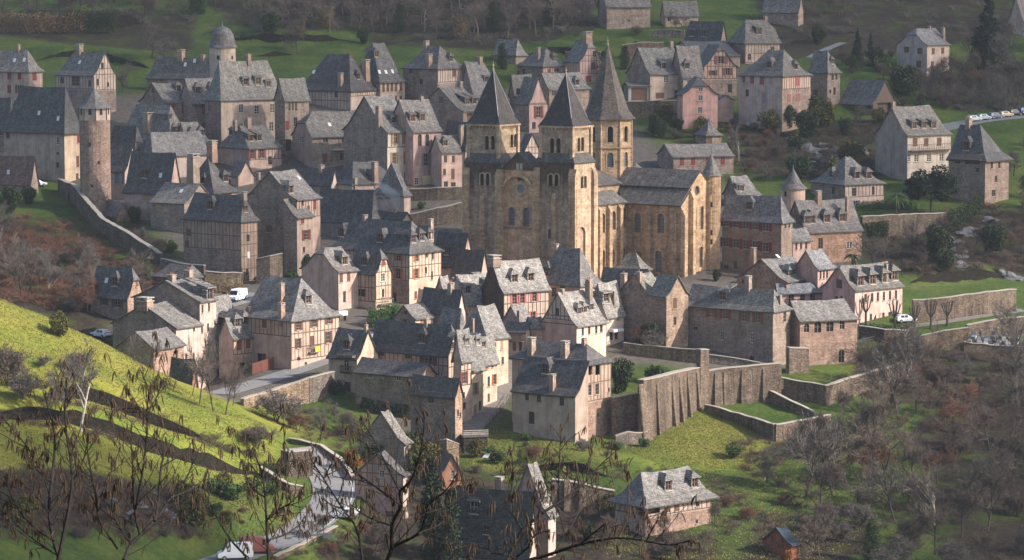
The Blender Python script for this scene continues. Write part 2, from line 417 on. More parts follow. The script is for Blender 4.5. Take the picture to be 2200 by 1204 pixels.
# ground material masks: earth under the woods, trodden paving in the village
def poly_mask(pix, soft=4.0, ymin=385.0):
    P = [ground(px, py, ymin) for px, py in pix]; m_ = np.zeros(GX.shape, bool); j = len(P) - 1
    for i in range(len(P)):
        xi, yi, xj, yj = P[i].x, P[i].y, P[j].x, P[j].y
        m_ ^= ((yi > GY) != (yj > GY)) & (GX < (xj - xi) * (GY - yi) / (yj - yi + 1e-9) + xi); j = i
    return m_.astype(float)
def blur(a, k):
    for _ in range(k):
        a = (a + np.roll(a, 1, 0) + np.roll(a, -1, 0) + np.roll(a, 1, 1) + np.roll(a, -1, 1)) / 5
    return a
earth = np.zeros(GX.shape)
for pp in ([(1950, 900), (2300, 800), (2400, 1250), (2050, 1250), (2000, 1050)], [(1640, 1080), (1760, 1130), (1900, 1130), (1800, 1250), (1560, 1250)], [(1640, 960), (1760, 900), (1900, 950), (1760, 1010)],
           [(560, 70), (760, 60), (800, 100), (1100, 100), (1280, 60), (1300, -120), (480, -120), (430, 0)],
           [(1650, 130), (1800, 130), (2300, 60), (2300, -120), (1600, -120)], [(-100, 470), (60, 470), (260, 560), (400, 600), (300, 690), (-100, 690)],
           [(-100, 20), (420, 30), (420, 110), (300, 110), (-100, 70)], [(1560, 250), (1900, 260), (1900, 420), (1640, 380), (1560, 330)],
           [(1840, 470), (2300, 440), (2300, 590), (1950, 600), (1850, 560)], [(1850, 740), (2050, 760), (2080, 720), (2300, 740), (2300, 900), (1850, 860)],
           [(180, 1040), (420, 1040), (420, 1130), (180, 1130)], [(240, 480), (300, 480), (400, 560), (340, 570)], [(770, 1000), (1000, 1000), (1100, 1040), (1330, 1100), (1560, 1170), (1560, 1240), (740, 1240)], [(-150, 1005), (200, 1015), (430, 1065), (440, 1175), (-150, 1175)], [(1940, 170), (2300, 120), (2300, 240), (2040, 240)]):
    earth = np.maximum(earth, poly_mask(pp))
earth = np.maximum(earth, .85 * ((GX / np.maximum(GY, 1) > .168) | ((GX / np.maximum(GY, 1) < -.168) & (GY > 520))))
vill = poly_mask([(300, 470), (410, 560), (380, 620), (240, 700), (470, 860), (690, 800), (900, 960), (1010, 960), (1100, 860), (1320, 780), (1560, 800), (1720, 790), (1860, 700), (1850, 560), (1660, 560),
                  (1560, 400), (1420, 320), (1250, 180), (1000, 200), (640, 180), (320, 200), (0, 240), (0, 330), (150, 400)], ymin=505)
vill = np.maximum(vill, .7 * poly_mask([(1360, 222), (1470, 225), (1600, 215), (1650, 110), (1480, 90), (1340, 150)]))
dry = np.maximum.reduce([poly_mask([(-200, 560), (0, 625), (130, 680), (420, 828), (640, 930), (570, 1040), (300, 1050), (-200, 1010)]), .8 * poly_mask([(1300, 985), (1510, 866), (1680, 935), (1640, 1020), (1400, 1010)]), .35 * poly_mask([(1000, 930), (1330, 930), (1330, 1010), (1000, 1010)]), .5 * poly_mask([(1690, 812), (1770, 826), (1960, 772), (1840, 765)]), .3 * poly_mask([(560, 900), (800, 880), (800, 980), (640, 950)])])  # dry grass mask; also paints sunlit yellow onto the sunny slopes
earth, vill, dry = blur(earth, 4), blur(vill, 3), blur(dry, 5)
_v = np.stack([GX.ravel(), GY.ravel(), GZ.ravel()], 1)
ny_, nx_ = GX.shape
_i = np.arange(ny_ * nx_).reshape(ny_, nx_)
_f = np.stack([_i[:-1, :-1].ravel(), _i[:-1, 1:].ravel(), _i[1:, 1:].ravel(), _i[1:, :-1].ravel()], 1)
gm = bpy.data.meshes.new('ground')
gm.vertices.add(len(_v)); gm.vertices.foreach_set('co', _v.astype(np.float32).ravel())
gm.loops.add(_f.size); gm.loops.foreach_set('vertex_index', _f.astype(np.int32).ravel())
gm.polygons.add(len(_f)); gm.polygons.foreach_set('loop_start', np.arange(0, _f.size, 4, dtype=np.int32)); gm.polygons.foreach_set('loop_total', np.full(len(_f), 4, dtype=np.int32))
gm.update(calc_edges=True); gm.polygons.foreach_set('use_smooth', np.ones(len(_f), bool))
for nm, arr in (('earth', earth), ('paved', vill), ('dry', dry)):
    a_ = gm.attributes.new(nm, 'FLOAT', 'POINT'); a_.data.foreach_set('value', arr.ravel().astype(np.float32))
m, n, l, b = newmat('ground')
v = coords(n, l, 'Object')
g1 = ramp(n, [(.25, (.115, .19, .032)), (.42, (.185, .24, .042)), (.56, (.275, .275, .056)), (.72, (.36, .30, .092))])  # warm ramp: dry straw with sunlight put into its colour
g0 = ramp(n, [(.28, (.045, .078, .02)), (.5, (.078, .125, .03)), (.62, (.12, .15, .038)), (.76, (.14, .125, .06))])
l.new(noise(n, l, .055, 8, .68, v), g1.inputs[0])
g2 = ramp(n, [(.3, (.45, .5, .42)), (.7, (1.25, 1.18, 1.08))]); l.new(noise(n, l, 1.1, 6, .8, v), g2.inputs[0])
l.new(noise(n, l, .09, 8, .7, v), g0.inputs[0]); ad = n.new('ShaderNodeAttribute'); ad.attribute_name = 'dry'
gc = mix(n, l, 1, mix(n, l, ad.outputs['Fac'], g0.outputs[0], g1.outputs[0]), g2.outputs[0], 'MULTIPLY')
e1 = ramp(n, [(.3, (.026, .022, .016)), (.5, (.052, .04, .029)), (.6, (.06, .075, .022)), (.72, (.07, .11, .025))]); l.new(noise(n, l, .13, 8, .75, v), e1.inputs[0])
e2 = ramp(n, [(.3, (.5, .5, .5)), (.7, (1.3, 1.3, 1.3))]); l.new(noise(n, l, 1.9, 5, .75, v), e2.inputs[0])
ec = mix(n, l, 1, e1.outputs[0], e2.outputs[0], 'MULTIPLY')
ae = n.new('ShaderNodeAttribute'); ae.attribute_name = 'earth'
nz = n.new('ShaderNodeMath'); nz.operation = 'MULTIPLY_ADD'; nz.inputs[1].default_value = 1.0; l.new(ae.outputs['Fac'], nz.inputs[0])
nb = n.new('ShaderNodeMath'); nb.operation = 'MULTIPLY_ADD'; nb.inputs[1].default_value = 1.6; nb.inputs[2].default_value = -.85; l.new(noise(n, l, .1, 6, .7, v), nb.inputs[0]); l.new(nb.outputs[0], nz.inputs[2])
er_ = ramp(n, [(.3, (0, 0, 0)), (.7, (1, 1, 1))]); l.new(nz.outputs[0], er_.inputs[0])
c = mix(n, l, er_.outputs[0], gc, ec)
pv = ramp(n, [(.3, (.09, .08, .066)), (.7, (.19, .165, .14))]); l.new(noise(n, l, .9, 6, .7, v), pv.inputs[0])
ap = n.new('ShaderNodeAttribute'); ap.attribute_name = 'paved'
c = mix(n, l, ap.outputs['Fac'], c, pv.outputs[0])
l.new(c, b.inputs['Base Color']); b.inputs['Roughness'].default_value = .95; b.inputs['Specular IOR Level'].default_value = .1
bump(n, l, noise(n, l, 1.6, 6, .8, v), .9, .35, b)
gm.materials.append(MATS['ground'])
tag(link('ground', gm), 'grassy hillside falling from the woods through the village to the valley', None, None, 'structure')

def ribbon(name, poly, half, mat, lift, label, kind='structure', off=0.0, wob=0):
    """a strip laid on the ground along a line"""
    mb = MB(); L = []
    poly = resample(poly, 1.2)
    for i, p in enumerate(poly):
        a, b_ = poly[max(i - 1, 0)], poly[min(i + 1, len(poly) - 1)]
        d = Vector((b_.x - a.x, b_.y - a.y, 0)).normalized(); nn = Vector((-d.y, d.x, 0)); h = half * (1 + wob * math.sin(i * 1.7))
        c_ = p + nn * off
        row = []
        for s in (-1, -.33, .33, 1):
            q = c_ + nn * h * s; q.z = max(gz(q.x, q.y), p.z - .3) + lift; row.append(q)
        L.append(row)
    for A, B in zip(L, L[1:]):
        for k in range(3): mb.face([A[k], A[k + 1], B[k + 1], B[k]])
    o = mb.build(name, [mat], smooth=True); return tag(o, label, None, None, kind)
ribbon('road', ROAD, 3.3, 'asphalt', .07, 'grey asphalt road bending below the grassy spur')
ribbon('road', LANE, 2.6, 'asphalt', .07, 'village lane climbing to the timbered house')
ribbon('street', STREET, 2.0, 'cobble', .07, 'steep cobbled street between the tall narrow houses')
ribbon('road', CARROAD, 4.2, 'asphalt', .07, 'car park road at the edge of the wood')
ribbon('path', LOWROAD, 1.8, 'cobble', .07, 'pale path below the arcaded wall')
ribbon('road', UPROAD, 1.4, 'asphalt', .07, 'small grey road through the upper slope')
ribbon('road', VANROAD, 3.0, 'asphalt', .07, 'short lane where the white van is parked')

# ------------------------------------------------------------------ house kit
def unit_meshes():
    U = {}
    mb = MB(); mb.box(-.5, .5, -.5, .5, -.5, .5); U['beam'] = mb.mesh('timber', ['timber'])
    mb = MB(); mb.box(-.5, .5, -.5, .5, -.5, .5); U['beam_grey'] = mb.mesh('timber', ['timber_grey'])
    mb = MB(); mb.box(-.5, .5, -.5, .5, -.5, .5); U['sill'] = mb.mesh('sill', ['sill'])
    mb = MB(); mb.box(-.5, .5, .1, .13, -.5, .5); U['pane'] = mb.mesh('pane', ['glass'])
    mb = MB()                                        # casement: border, one mullion, two glazing bars
    for x0, x1, z0, z1 in ((-.5, -.42, -.5, .5), (.42, .5, -.5, .5), (-.42, .42, .44, .5), (-.42, .42, -.5, -.44), (-.035, .035, -.44, .44), (-.42, -.035, .12, .15), (.035, .42, .12, .15), (-.42, -.035, -.2, -.17), (.035, .42, -.2, -.17)):
        mb.box(x0, x1, .05, .12, z0, z1)
    U['frame'] = mb.mesh('window', ['frame'])
    mb = MB(); mb.box(-.5, .5, -.03, .03, -.5, .5)   # plank shutter with two rails
    for z in (-.32, .32): mb.box(-.5, .5, -.06, -.03, z - .04, z + .04)
    for x in (-.17, .17): mb.box(x - .015, x + .015, -.038, -.03, -.5, .5)
    U['shutter'] = mb.mesh('shutter', ['shutter'])
    mb = MB(); mb.box(-.5, .5, .06, .12, -.5, .5)
    for x in (-.3, -.1, .1, .3): mb.box(x - .012, x + .012, .045, .06, -.5, .5)
    mb.box(-.42, .42, .03, .06, .2, .27); mb.box(-.42, .42, .03, .06, -.3, -.23); mb.box(.36, .41, -.01, .06, -.06, .02)
    U['door'] = mb.mesh('door', ['shutter'])
    # dormer: cheeks and front around an opening, 1 m wide, sill at z=0, eave 1.15, runs 2.4 m back
    mb = MB()
    mb.box(-.5, -.36, 0, 2.0, -.6, 1.1); mb.box(.36, .5, 0, 2.0, -.6, 1.1); mb.box(-.36, .36, 0, .15, -.6, 0); mb.box(-.36, .36, 0, .15, .95, 1.1)
    U['dormer'] = mb.mesh('dormer', ['slate'])
    def droof(kind):
        mb = MB(); e, zr, o = .62, 1.62, -.22
        if kind == 0:                                # gabled with a front hip
            A, B, C_, D_ = (-e, o, 1.02), (e, o, 1.02), (0, .35, zr), (0, 3.2, zr)
            E, F = (-e, 3.2, 1.02), (e, 3.2, 1.02)
            top = [[A, B, C_], [B, F, D_, C_], [E, A, C_, D_]]
        else:                                        # shed roof tailing into the slope
            A, B, C_, D_ = (-e, o, 1.05), (e, o, 1.05), (e, 2.6, 1.75), (-e, 2.6, 1.75)
            top = [[A, B, C_, D_]]
        for f in top:
            mb.face(f, 0, [(p[0] + p[1], p[2] * 1.4) for p in f])
            mb.face([(p[0], p[1], p[2] - .1) for p in f][::-1], 0)
        mb.face([A, B, (B[0], B[1], B[2] - .1), (A[0], A[1], A[2] - .1)], 0)
        for p, q in (((A, E), (B, F)) if kind == 0 else ((A, D_), (B, C_))):
            mb.face([p, q, (q[0], q[1], q[2] - .1), (p[0], p[1], p[2] - .1)], 0)
        return mb.mesh('dormer_roof', ['slate'])
    U['droof0'], U['droof1'] = droof(0), droof(1)
    mb = MB(); mb.box(-.36, .36, .1, .14, 0, .95)
    U['dpane'] = mb.mesh('window', ['glass'])
    mb = MB()
    for x0, x1, z0, z1 in ((-.36, -.3, 0, .95), (.3, .36, 0, .95), (-.03, .03, 0, .95), (-.3, .3, .9, .95), (-.3, .3, 0, .05), (-.3, .3, .5, .53)): mb.box(x0, x1, .05, .1, z0, z1)
    U['dframe'] = mb.mesh('frame', ['frame'])
    mb = MB(); mb.box(-.44, .44, -.12, .1, -.1, 0); U['dsill'] = mb.mesh('sill', ['sill'])
    mb = MB(); mb.prism([(-.5, -.4), (.5, -.4), (.5, .4), (-.5, .4)], 0, 1, 0, .86); U['stack'] = mb.mesh('chimney', ['rubble'])
    mb = MB(); mb.box(-.55, .55, -.45, .45, 0, .1); mb.box(-.42, -.3, -.32, .32, .1, .32); mb.box(.3, .42, -.32, .32, .1, .32); mb.box(-.56, .56, -.46, .46, .32, .4)
    U['cap'] = mb.mesh('chimney_cap', ['sill'])
    mb = MB(); mb.lathe(0, 0, [(.13, 0), (.15, .08), (.11, .16), (.10, .5), (.13, .52), (.13, .58), (.07, .58)], 8); U['pot'] = mb.mesh('chimney_pot', ['pot'], True)
    mb = MB(); mb.box(-.5, .5, -.5, .5, 0, .08); U['skylight'] = mb.mesh('skylight', ['pale_glass'])  # pale pane colour stands in for reflected sky
    # arched pane, 1 wide, 1 high, round head
    mb = MB(); arc = [(.5 * math.cos(t), .5 + 0 * t + .0, .5 * math.sin(t)) for t in np.linspace(0, math.pi, 9)]
    return U
U = unit_meshes()
def arch_pts(u0, u1, z0, z1, k=8):
    r = (u1 - u0) / 2; r_v = min(r, (z1 - z0) * .6); c = (u0 + u1) / 2
    return [(u0, z0), (u1, z0)] + [(c + r * math.cos(t), z1 - r_v + r_v * math.sin(t)) for t in np.linspace(0, math.pi, k)]
def clip_z(poly, zc, keep_above):
    out = []
    for (a, b) in zip(poly, poly[1:] + poly[:1]):
        ia, ib = (a[1] >= zc) == keep_above, (b[1] >= zc) == keep_above
        if ia: out.append(a)
        if ia != ib and abs(b[1] - a[1]) > 1e-9:
            t = (zc - a[1]) / (b[1] - a[1]); out.append((a[0] + t * (b[0] - a[0]), zc))
    return out
def wall_mesh(name, poly, holes, P, depth, mats):
    """flat wall in (u, z) with recessed openings; P maps (u, z, depth into the wall) to 3D"""
    loops = [poly] + holes
    tri = tessellate_polygon([[Vector((u, z, 0)) for u, z in lp] for lp in loops])
    flat = [p for lp in loops for p in lp]
    verts = [P(u, z, 0) for u, z in flat]; faces = [list(t) for t in tri]
    for h in holes:
        for a, b_ in zip(h, h[1:] + h[:1]):
            i = len(verts); verts += [P(*a, 0), P(*b_, 0), P(*b_, depth), P(*a, depth)]; faces.append([i, i + 1, i + 2, i + 3])
    return mesh_of(name, verts, faces, mats)
RED = (.20, .045, .04); BROWN = (.13, .065, .045); ORANGE = (.36, .13, .055); BLUE = (.12, .17, .26); GREY = (.22, .20, .18); PINKSH = (.42, .14, .13); DARK = (.05, .04, .035); WHITE = (.7, .68, .64); TAN = (.34, .22, .13)
PLA = (.50, .395, .335); PINK = (.50, .37, .31); ROSE = (.53, .37, .33); CREAM = (.58, .465, .385); GREYP = (.37, .305, .275); SAND = (.46, .36, .26)
def thick(verts, faces, uvs, dz):
    n0 = len(verts); V2 = verts + [(v[0], v[1], v[2] - dz) for v in verts]
    cnt = {}
    for f in faces:
        for a, b_ in zip(f, f[1:] + f[:1]): cnt.setdefault((min(a, b_), max(a, b_)), []).append((a, b_))
    F = list(faces); UV = [list(u) for u in uvs]
    for f, u in zip(faces, uvs): F.append([i + n0 for i in f][::-1]); UV.append(list(u)[::-1])
    for k, e in cnt.items():
        if len(e) == 1:
            a, b_ = e[0]; F.append([b_, a, a + n0, b_ + n0]); UV.append([(0, 0), (1, 0), (1, .2), (0, .2)])
    return V2, F, [p for u in UV for p in u]
class Roof:
    def __init__(s, W, L, He, H, hn, hf, flare=True, over=.45, verge=.28, shed=False):
        s.W, s.L, s.He, s.H, s.hn, s.hf, s.shed = W, L, He, H, hn, hf, shed
        s.half = W if shed else W / 2
        s.dk = .24 * s.half; s.zk = (.15 if flare else .24) * H; s.over = over; s.verge = verge
    def z(s, d):
        return s.He + (s.zk * d / s.dk if d <= s.dk else s.zk + (s.H - s.zk) * (d - s.dk) / (s.half - s.dk))
    def inset(s, h, d):
        if h == 0: return -s.verge
        if isinstance(h, tuple):                      # half hip: gable up to a share of the height
            dg = s.dg(h[1])
            return -s.verge if d <= dg else (d - dg) * .9 - s.verge * (1 - (d - dg) / (s.half - dg))
        return d if d < 0 else min(d * h, s.L * .497)
    def dg(s, g): 
        zt = g * s.H
        return s.dk + (zt - s.zk) / (s.H - s.zk) * (s.half - s.dk) if zt > s.zk else s.dk * zt / s.zk
    def levels(s):
        L = {-s.over, s.dk, s.half}
        for h in (s.hn, s.hf):
            if isinstance(h, tuple): L.add(s.dg(h[1]))
        return sorted(L)
    def gable(s, h):                                  # outline above the eaves of the end wall, in (t, z)
        if not (h == 0 or isinstance(h, tuple)): return []
        top = s.half if h == 0 else s.dg(h[1])
        ds = [d for d in s.levels() if 0 < d < top - 1e-6] + [top]
        up = [(d, s.z(d) - .06) for d in ds]
        if s.shed: return up + [(s.W, s.He)] if abs(up[-1][0] - s.W) > 1e-6 else up
        dn = [(s.W - d, z) for d, z in reversed(up)]
        if abs(dn[0][0] - up[-1][0]) < 1e-6: dn = dn[1:]
        return up + dn
    def mesh(s, axis, mats, sag=0.0):
        jr = random.Random(int(s.L * 97 + s.H * 31)); lv = s.levels(); verts = []; faces = []; uvs = []; cache = {}
        M = (lambda a, t, z: (a, t, z)) if axis == 'R' else (lambda a, t, z: (t, a, z))
        def V(a, t, z):
            k = (round(a, 4), round(t, 4), round(z, 4))
            if k not in cache: cache[k] = len(verts); verts.append(M(a, t, z + jr.uniform(-.06, .06)))
            return cache[k]
        nseg = max(2, int(s.L / 3.0)); acc = 0
        sagf = lambda q, z: -sag * math.sin(math.pi * q) * max(0, (z - s.He) / s.H)
        for d0, d1 in zip(lv, lv[1:]):
            z0, z1 = s.z(d0), s.z(d1); dl = math.hypot(d1 - d0, z1 - z0)
            a0, a1 = s.inset(s.hn, d0), s.inset(s.hn, d1); b0, b1 = s.L - s.inset(s.hf, d0), s.L - s.inset(s.hf, d1)
            for side in ((0,) if s.shed else (0, 1)):
                t0, t1 = (d0, d1) if side == 0 else (s.W - d0, s.W - d1)
                for q in range(nseg):
                    f0, f1 = q / nseg, (q + 1) / nseg
                    p = [(a0 + (b0 - a0) * f0, t0, z0 + sagf(f0, z0)), (a0 + (b0 - a0) * f1, t0, z0 + sagf(f1, z0)), (a1 + (b1 - a1) * f1, t1, z1 + sagf(f1, z1)), (a1 + (b1 - a1) * f0, t1, z1 + sagf(f0, z1))]
                    ix = []; uu = []
                    for (a, t, z), vv in zip(p, (acc, acc, acc + dl, acc + dl)):
                        i = V(a, t, z)
                        if i not in ix: ix.append(i); uu.append((a + side * 31.7, vv))
                    if len(ix) > 2:
                        if (side == 1) != (axis == 'L'): ix, uu = ix[::-1], uu[::-1]
                        faces.append(ix); uvs.append(uu)
            for h, e0, e1, end in ((s.hn, a0, a1, 0), (s.hf, b0, b1, 1)):
                if h == 0 or (isinstance(h, tuple) and d1 <= s.dg(h[1]) + 1e-6) or s.shed: continue
                p = [(e0, d0, z0), (e0, s.W - d0, z0), (e1, s.W - d1, z1), (e1, d1, z1)]
                ix = []; uu = []
                for (a, t, z), vv in zip(p, (acc, acc, acc + dl, acc + dl)):
                    i = V(a, t, z)
                    if i not in ix: ix.append(i); uu.append((t + 57.3 + end * 13, vv))
                if len(ix) > 2:
                    if (end == 0) != (axis == 'L'): ix, uu = ix[::-1], uu[::-1]
                    faces.append(ix); uvs.append(uu)
            acc += dl
        V2, F, UVf = thick(verts, faces, uvs, .2)
        return mesh_of('roof', V2, F, mats, UVf)

HOUSES = {}
def opening(root, wall, u0, u1, z0, z1, kind, col, L, far=False):
    """window or door set in a wall opening: casement with pane, sill and shutters as its pieces"""
    w, h = u1 - u0, z1 - z0; uc, zc = (u0 + u1) / 2, (z0 + z1) / 2
    rot = (0, 0, 0) if wall == 'R' else (0, 0, -math.pi / 2)
    loc = (uc, 0, zc) if wall == 'R' else (0, uc, zc)
    if kind in ('d', 'g'):
        o = link('door', U['door'], root, loc, rot, (w, 1, h), col); return
    if kind == 'o': return
    o = link('window', U['frame'], root, loc, rot, (w, 1, h), (.95, .95, .95) if kind == 'w' else ((.5, .42, .36) if kind != 'b' else (.25, .2, .17)))
    link('pane', U['pane'], o)
    s_ = link('sill', U['sill'], o, (0, -.02, -.5 - .05 / h), None, (1.25, .3, .1 / h))
    if kind in ('s', 'c'):
        for k in (-1, 1):
            if kind == 's': link('shutter', U['shutter'], o, (k * .77, -.04, 0), None, (.5, 1, 1.02), col)
            else: link('shutter', U['shutter'], o, (k * .25, -.0, 0), None, (.5, 1, 1.0), col)

def house(name, label, cx, cy, xl, xr, a, by=None, Y=None, ridge='R', ry=None, hn=0, hf=0, wl='rubble', wr='rubble', cl=None, cr=None,
          win_l=(), win_r=(), dorm=(), chim=(), sky_=(), tim_l=None, tim_r=None, flare=True, over=.45, rc=None, H=None, cat='house', ymin=505.0,
          shed=False, split_l=None, split_r=None, gtim=False, sag=.24, beam='beam', roofmat='slate', group=None, bz=None):
    """cx, cy: photo position of the nearest corner at the eaves; xl, xr: photo columns where the two visible walls end; a: plan angle of the
    right wall; by: photo row of the corner's foot (gives the depth); ry: photo row of the ridge. Everything is built to real size there."""
    rr = random.Random(hash(name + label) & 0xffff if False else sum(map(ord, label)))
    if Y is None: Y = ground(cx, by, ymin).y
    c0 = at(cx, cy, Y); base = bz if bz is not None else gz(c0.x, c0.y)
    He = c0.z - base
    ca, sa = math.cos(R(a)), math.sin(R(a))
    def length(px, dx, dy):
        k = (px - 1100) / FPX
        # column of a horizontal line through the eave corner: x = k * f, f = y cos p - (z - CZ) sin p
        f0 = c0.y * cp - (c0.z - CZ) * sp
        return (k * f0 - c0.x) / (dx - k * dy * cp)
    LR, LL = abs(length(xr, ca, sa)), abs(length(xl, -sa, ca))
    LR, LL = min(max(LR, 1.5), 60), min(max(LL, 1.5), 60)
    root = empty(name, (c0.x, c0.y, base), R(a), label, cat, group)
    M = Matrix.Translation((c0.x, c0.y, base)) @ Matrix.Rotation(R(a), 4, 'Z'); Mi = M.inverted()
    O = Mi @ Vector((0, 0, CZ))
    def lray(px, py): return Mi.to_3x3() @ ray(px, py)
    def on_wall(w, px, py):
        d = lray(px, py)
        t = -O.y / d.y if w == 'R' else -O.x / d.x
        p = O + d * t
        return (p.x if w == 'R' else p.y), p.z
    W_, L_ = (LL, LR) if ridge == 'R' else (LR, LL)
    half = W_ if shed else W_ / 2
    if H is None:
        ins = 0 if (hn == 0 or isinstance(hn, tuple)) else min(half * hn, L_ * .49)
        pl = Vector((ins, half, 0)) if ridge == 'R' else Vector((half, ins, 0))
        pw = M @ pl
        H = z_for(pw.x, pw.y, ry) - c0.z
    H = max(H, .5)
    rf = Roof(W_, L_, He, H, hn, hf, flare, over, shed=shed)
    g = rr.uniform(.76, 1.18)
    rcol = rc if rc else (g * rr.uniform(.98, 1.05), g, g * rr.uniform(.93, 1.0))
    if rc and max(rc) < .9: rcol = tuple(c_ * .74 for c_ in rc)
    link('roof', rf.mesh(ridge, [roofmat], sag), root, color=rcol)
    gn, gf = rf.gable(hn), rf.gable(hf)
    FD = -4.0
    def outline(L, gab): return [(0, FD), (L, FD), (L, He)] + [p for p in reversed(gab)] + [(0, He)]
    def dedupe(poly):
        out = []
        for p in poly:
            if not out or (abs(p[0] - out[-1][0]) + abs(p[1] - out[-1][1])) > 1e-4: out.append(p)
        if abs(out[0][0] - out[-1][0]) + abs(out[0][1] - out[-1][1]) < 1e-4: out.pop()
        return out
    isend = {'L': gn if ridge == 'R' else [], 'R': gn if ridge == 'L' else []}
    tint = lambda: None
    t_ = rr.uniform(.88, 1.1); STN = (t_ * rr.uniform(1, 1.08), t_, t_ * rr.uniform(.92, 1.0))
    for w, L, mat, colr, wins, split, tim in (('R', LR, wr, cr, win_r, split_r, tim_r), ('L', LL, wl, cl, win_l, split_l, tim_l)):
        poly = dedupe(outline(L, isend[w]))
        P = (lambda u, z, d: (u, d, z)) if w == 'R' else (lambda u, z, d: (d, u, z))
        zs = on_wall(w, cx, split[1])[1] if split else None
        pieces = [(poly, mat, colr)] if zs is None else [(clip_z(poly, zs, True), mat, colr), (clip_z(poly, zs, False), split[0], split[2] if len(split) > 2 else None)]
        rects = []
        for q in wins:
            x, y, ww, hh = q[:4]; kind = q[4] if len(q) > 4 else 'w'; kc = q[5] if len(q) > 5 else BROWN
            ua, ub = sorted((on_wall(w, x - ww / 2, y)[0], on_wall(w, x + ww / 2, y)[0]))
            za, zb = on_wall(w, x, y + hh / 2)[1], on_wall(w, x, y - hh / 2)[1]
            if ub - ua < .5: c_ = (ua + ub) / 2; ua, ub = c_ - .25, c_ + .25
            if zb - za < .5: zb = za + .5
            if ub - ua > 3.5 and kind not in ('o', 'g'): c_ = (ua + ub) / 2; ua, ub = c_ - .7, c_ + .7
            if ua < .12: ub += .12 - ua; ua = .12
            if ub > L - .12: ua -= ub - (L - .12); ub = L - .12
            if ua < .1 or ub - ua < .3: continue
            rects.append([ua, ub, za, zb, kind, kc])
        ok = []
        for r_ in rects:
            if all(r_[1] < s_[0] - .08 or r_[0] > s_[1] + .08 or r_[3] < s_[2] - .08 or r_[2] > s_[3] + .08 for s_ in ok): ok.append(r_)
        def inside(poly, u, z):
            c = False
            for (x1, y1), (x2, y2) in zip(poly, poly[1:] + poly[:1]):
                if (y1 > z) != (y2 > z) and u < (x2 - x1) * (z - y1) / (y2 - y1) + x1: c = not c
            return c
        for pi, (pl_, mt, pc) in enumerate(pieces):
            if len(pl_) < 3: continue
            pl_ = dedupe(pl_)
            zlo, zhi = min(p[1] for p in pl_), max(p[1] for p in pl_)
            holes = []
            for r_ in ok:
                zc = (r_[2] + r_[3]) / 2
                if not (zlo <= zc <= zhi): continue
                r_[2] = max(r_[2], zlo + .06); r_[3] = min(r_[3], zhi - .06)
                if zs is None or pi == 0:
                    lim = He if not isend[w] else zhi
                    r_[3] = min(r_[3], lim - .06)
                if r_[3] - r_[2] < .25: r_[4] = 'skip'; continue
                if not all(inside(pl_, u, z) for u in (r_[0] - .04, r_[1] + .04) for z in (r_[2] - .04, r_[3] + .04)): r_[4] = 'skip'; continue
                if r_[4] == 'a': holes.append(arch_pts(*r_[:4]))
                else: holes.append([(r_[0], r_[2]), (r_[1], r_[2]), (r_[1], r_[3]), (r_[0], r_[3])])
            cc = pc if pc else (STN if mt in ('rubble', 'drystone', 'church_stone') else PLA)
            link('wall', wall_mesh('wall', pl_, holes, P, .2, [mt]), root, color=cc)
        for r_ in ok:
            if r_[4] == 'skip': continue
            if r_[4] == 'a':
                ar = arch_pts(*r_[:4]); me = mesh_of('window', [P(u, z, .17) for u, z in ar], [list(range(len(ar)))], ['glass'])
                wo = link('window', me, root)
                uc = (r_[0] + r_[1]) / 2
                mb = MB(); zm = r_[3] - .05; 
                if w == 'R': mb.box(uc - .04, uc + .04, .1, .16, r_[2], zm); mb.box(r_[0], r_[1], .1, .16, r_[2] + .5 * (zm - r_[2]), r_[2] + .5 * (zm - r_[2]) + .06)
                else: mb.box(.1, .16, uc - .04, uc + .04, r_[2], zm); mb.box(.1, .16, r_[0], r_[1], r_[2] + .5 * (zm - r_[2]), r_[2] + .5 * (zm - r_[2]) + .06)
                mb.build('frame', ['frame'], wo, (.35, .3, .25))
            elif r_[4] == 'o':
                me = mesh_of('opening', [P(r_[0], r_[2], .9), P(r_[1], r_[2], .9), P(r_[1], r_[3], .9), P(r_[0], r_[3], .9)], [[0, 1, 2, 3]], ['timber']); link('recess', me, root)
            else: opening(root, w, *r_[:4], r_[4], r_[5], L)
        if tim:
            z1, z0 = on_wall(w, cx, tim[0])[1], on_wall(w, cx, tim[1])[1]
            u0_, u1_ = (0.0, L) if len(tim) < 4 else sorted((max(0, on_wall(w, tim[2], tim[0])[0]), min(L, on_wall(w, tim[3], tim[0])[0])))
            gz_top = max([z for _, z in isend[w]] or [He])
            z1 = min(z1, gz_top); proud = .035
            def beamo(ua, ub, za, zb):
                uc, zc = (ua + ub) / 2, (za + zb) / 2
                if w == 'R': link('timber', U[beam], root, (uc, -proud / 2 + .02, zc), None, (ub - ua, proud + .04, zb - za))
                else: link('timber', U[beam], root, (-proud / 2 + .02, uc, zc), None, (proud + .04, ub - ua, zb - za))
            def topz(u):                              # roof line over this wall
                if not isend[w]: return min(z1, He - .05)
                pp = [(0, He)] + isend[w] + [(L, He)]
                for (x1, y1), (x2, y2) in zip(pp, pp[1:]):
                    if x1 <= u <= x2 and x2 > x1: return min(z1, y1 + (y2 - y1) * (u - x1) / (x2 - x1) - .1)
                return min(z1, He)
            def cut(za, zb, ua, ub):
                segs = [(za, zb)]
                for r_ in ok:
                    if r_[4] == 'skip' or r_[1] < ua - .02 or r_[0] > ub + .02: continue
                    ns = []
                    for s0, s1 in segs:
                        if r_[3] <= s0 or r_[2] >= s1: ns.append((s0, s1)); continue
                        if r_[2] - s0 > .15: ns.append((s0, r_[2]))
                        if s1 - r_[3] > .15: ns.append((r_[3], s1))
                    segs = ns
                return segs
            nP_ = max(2, int(round((u1_ - u0_) / .95)))
            bw = .15
            rails = [z0 + .09]
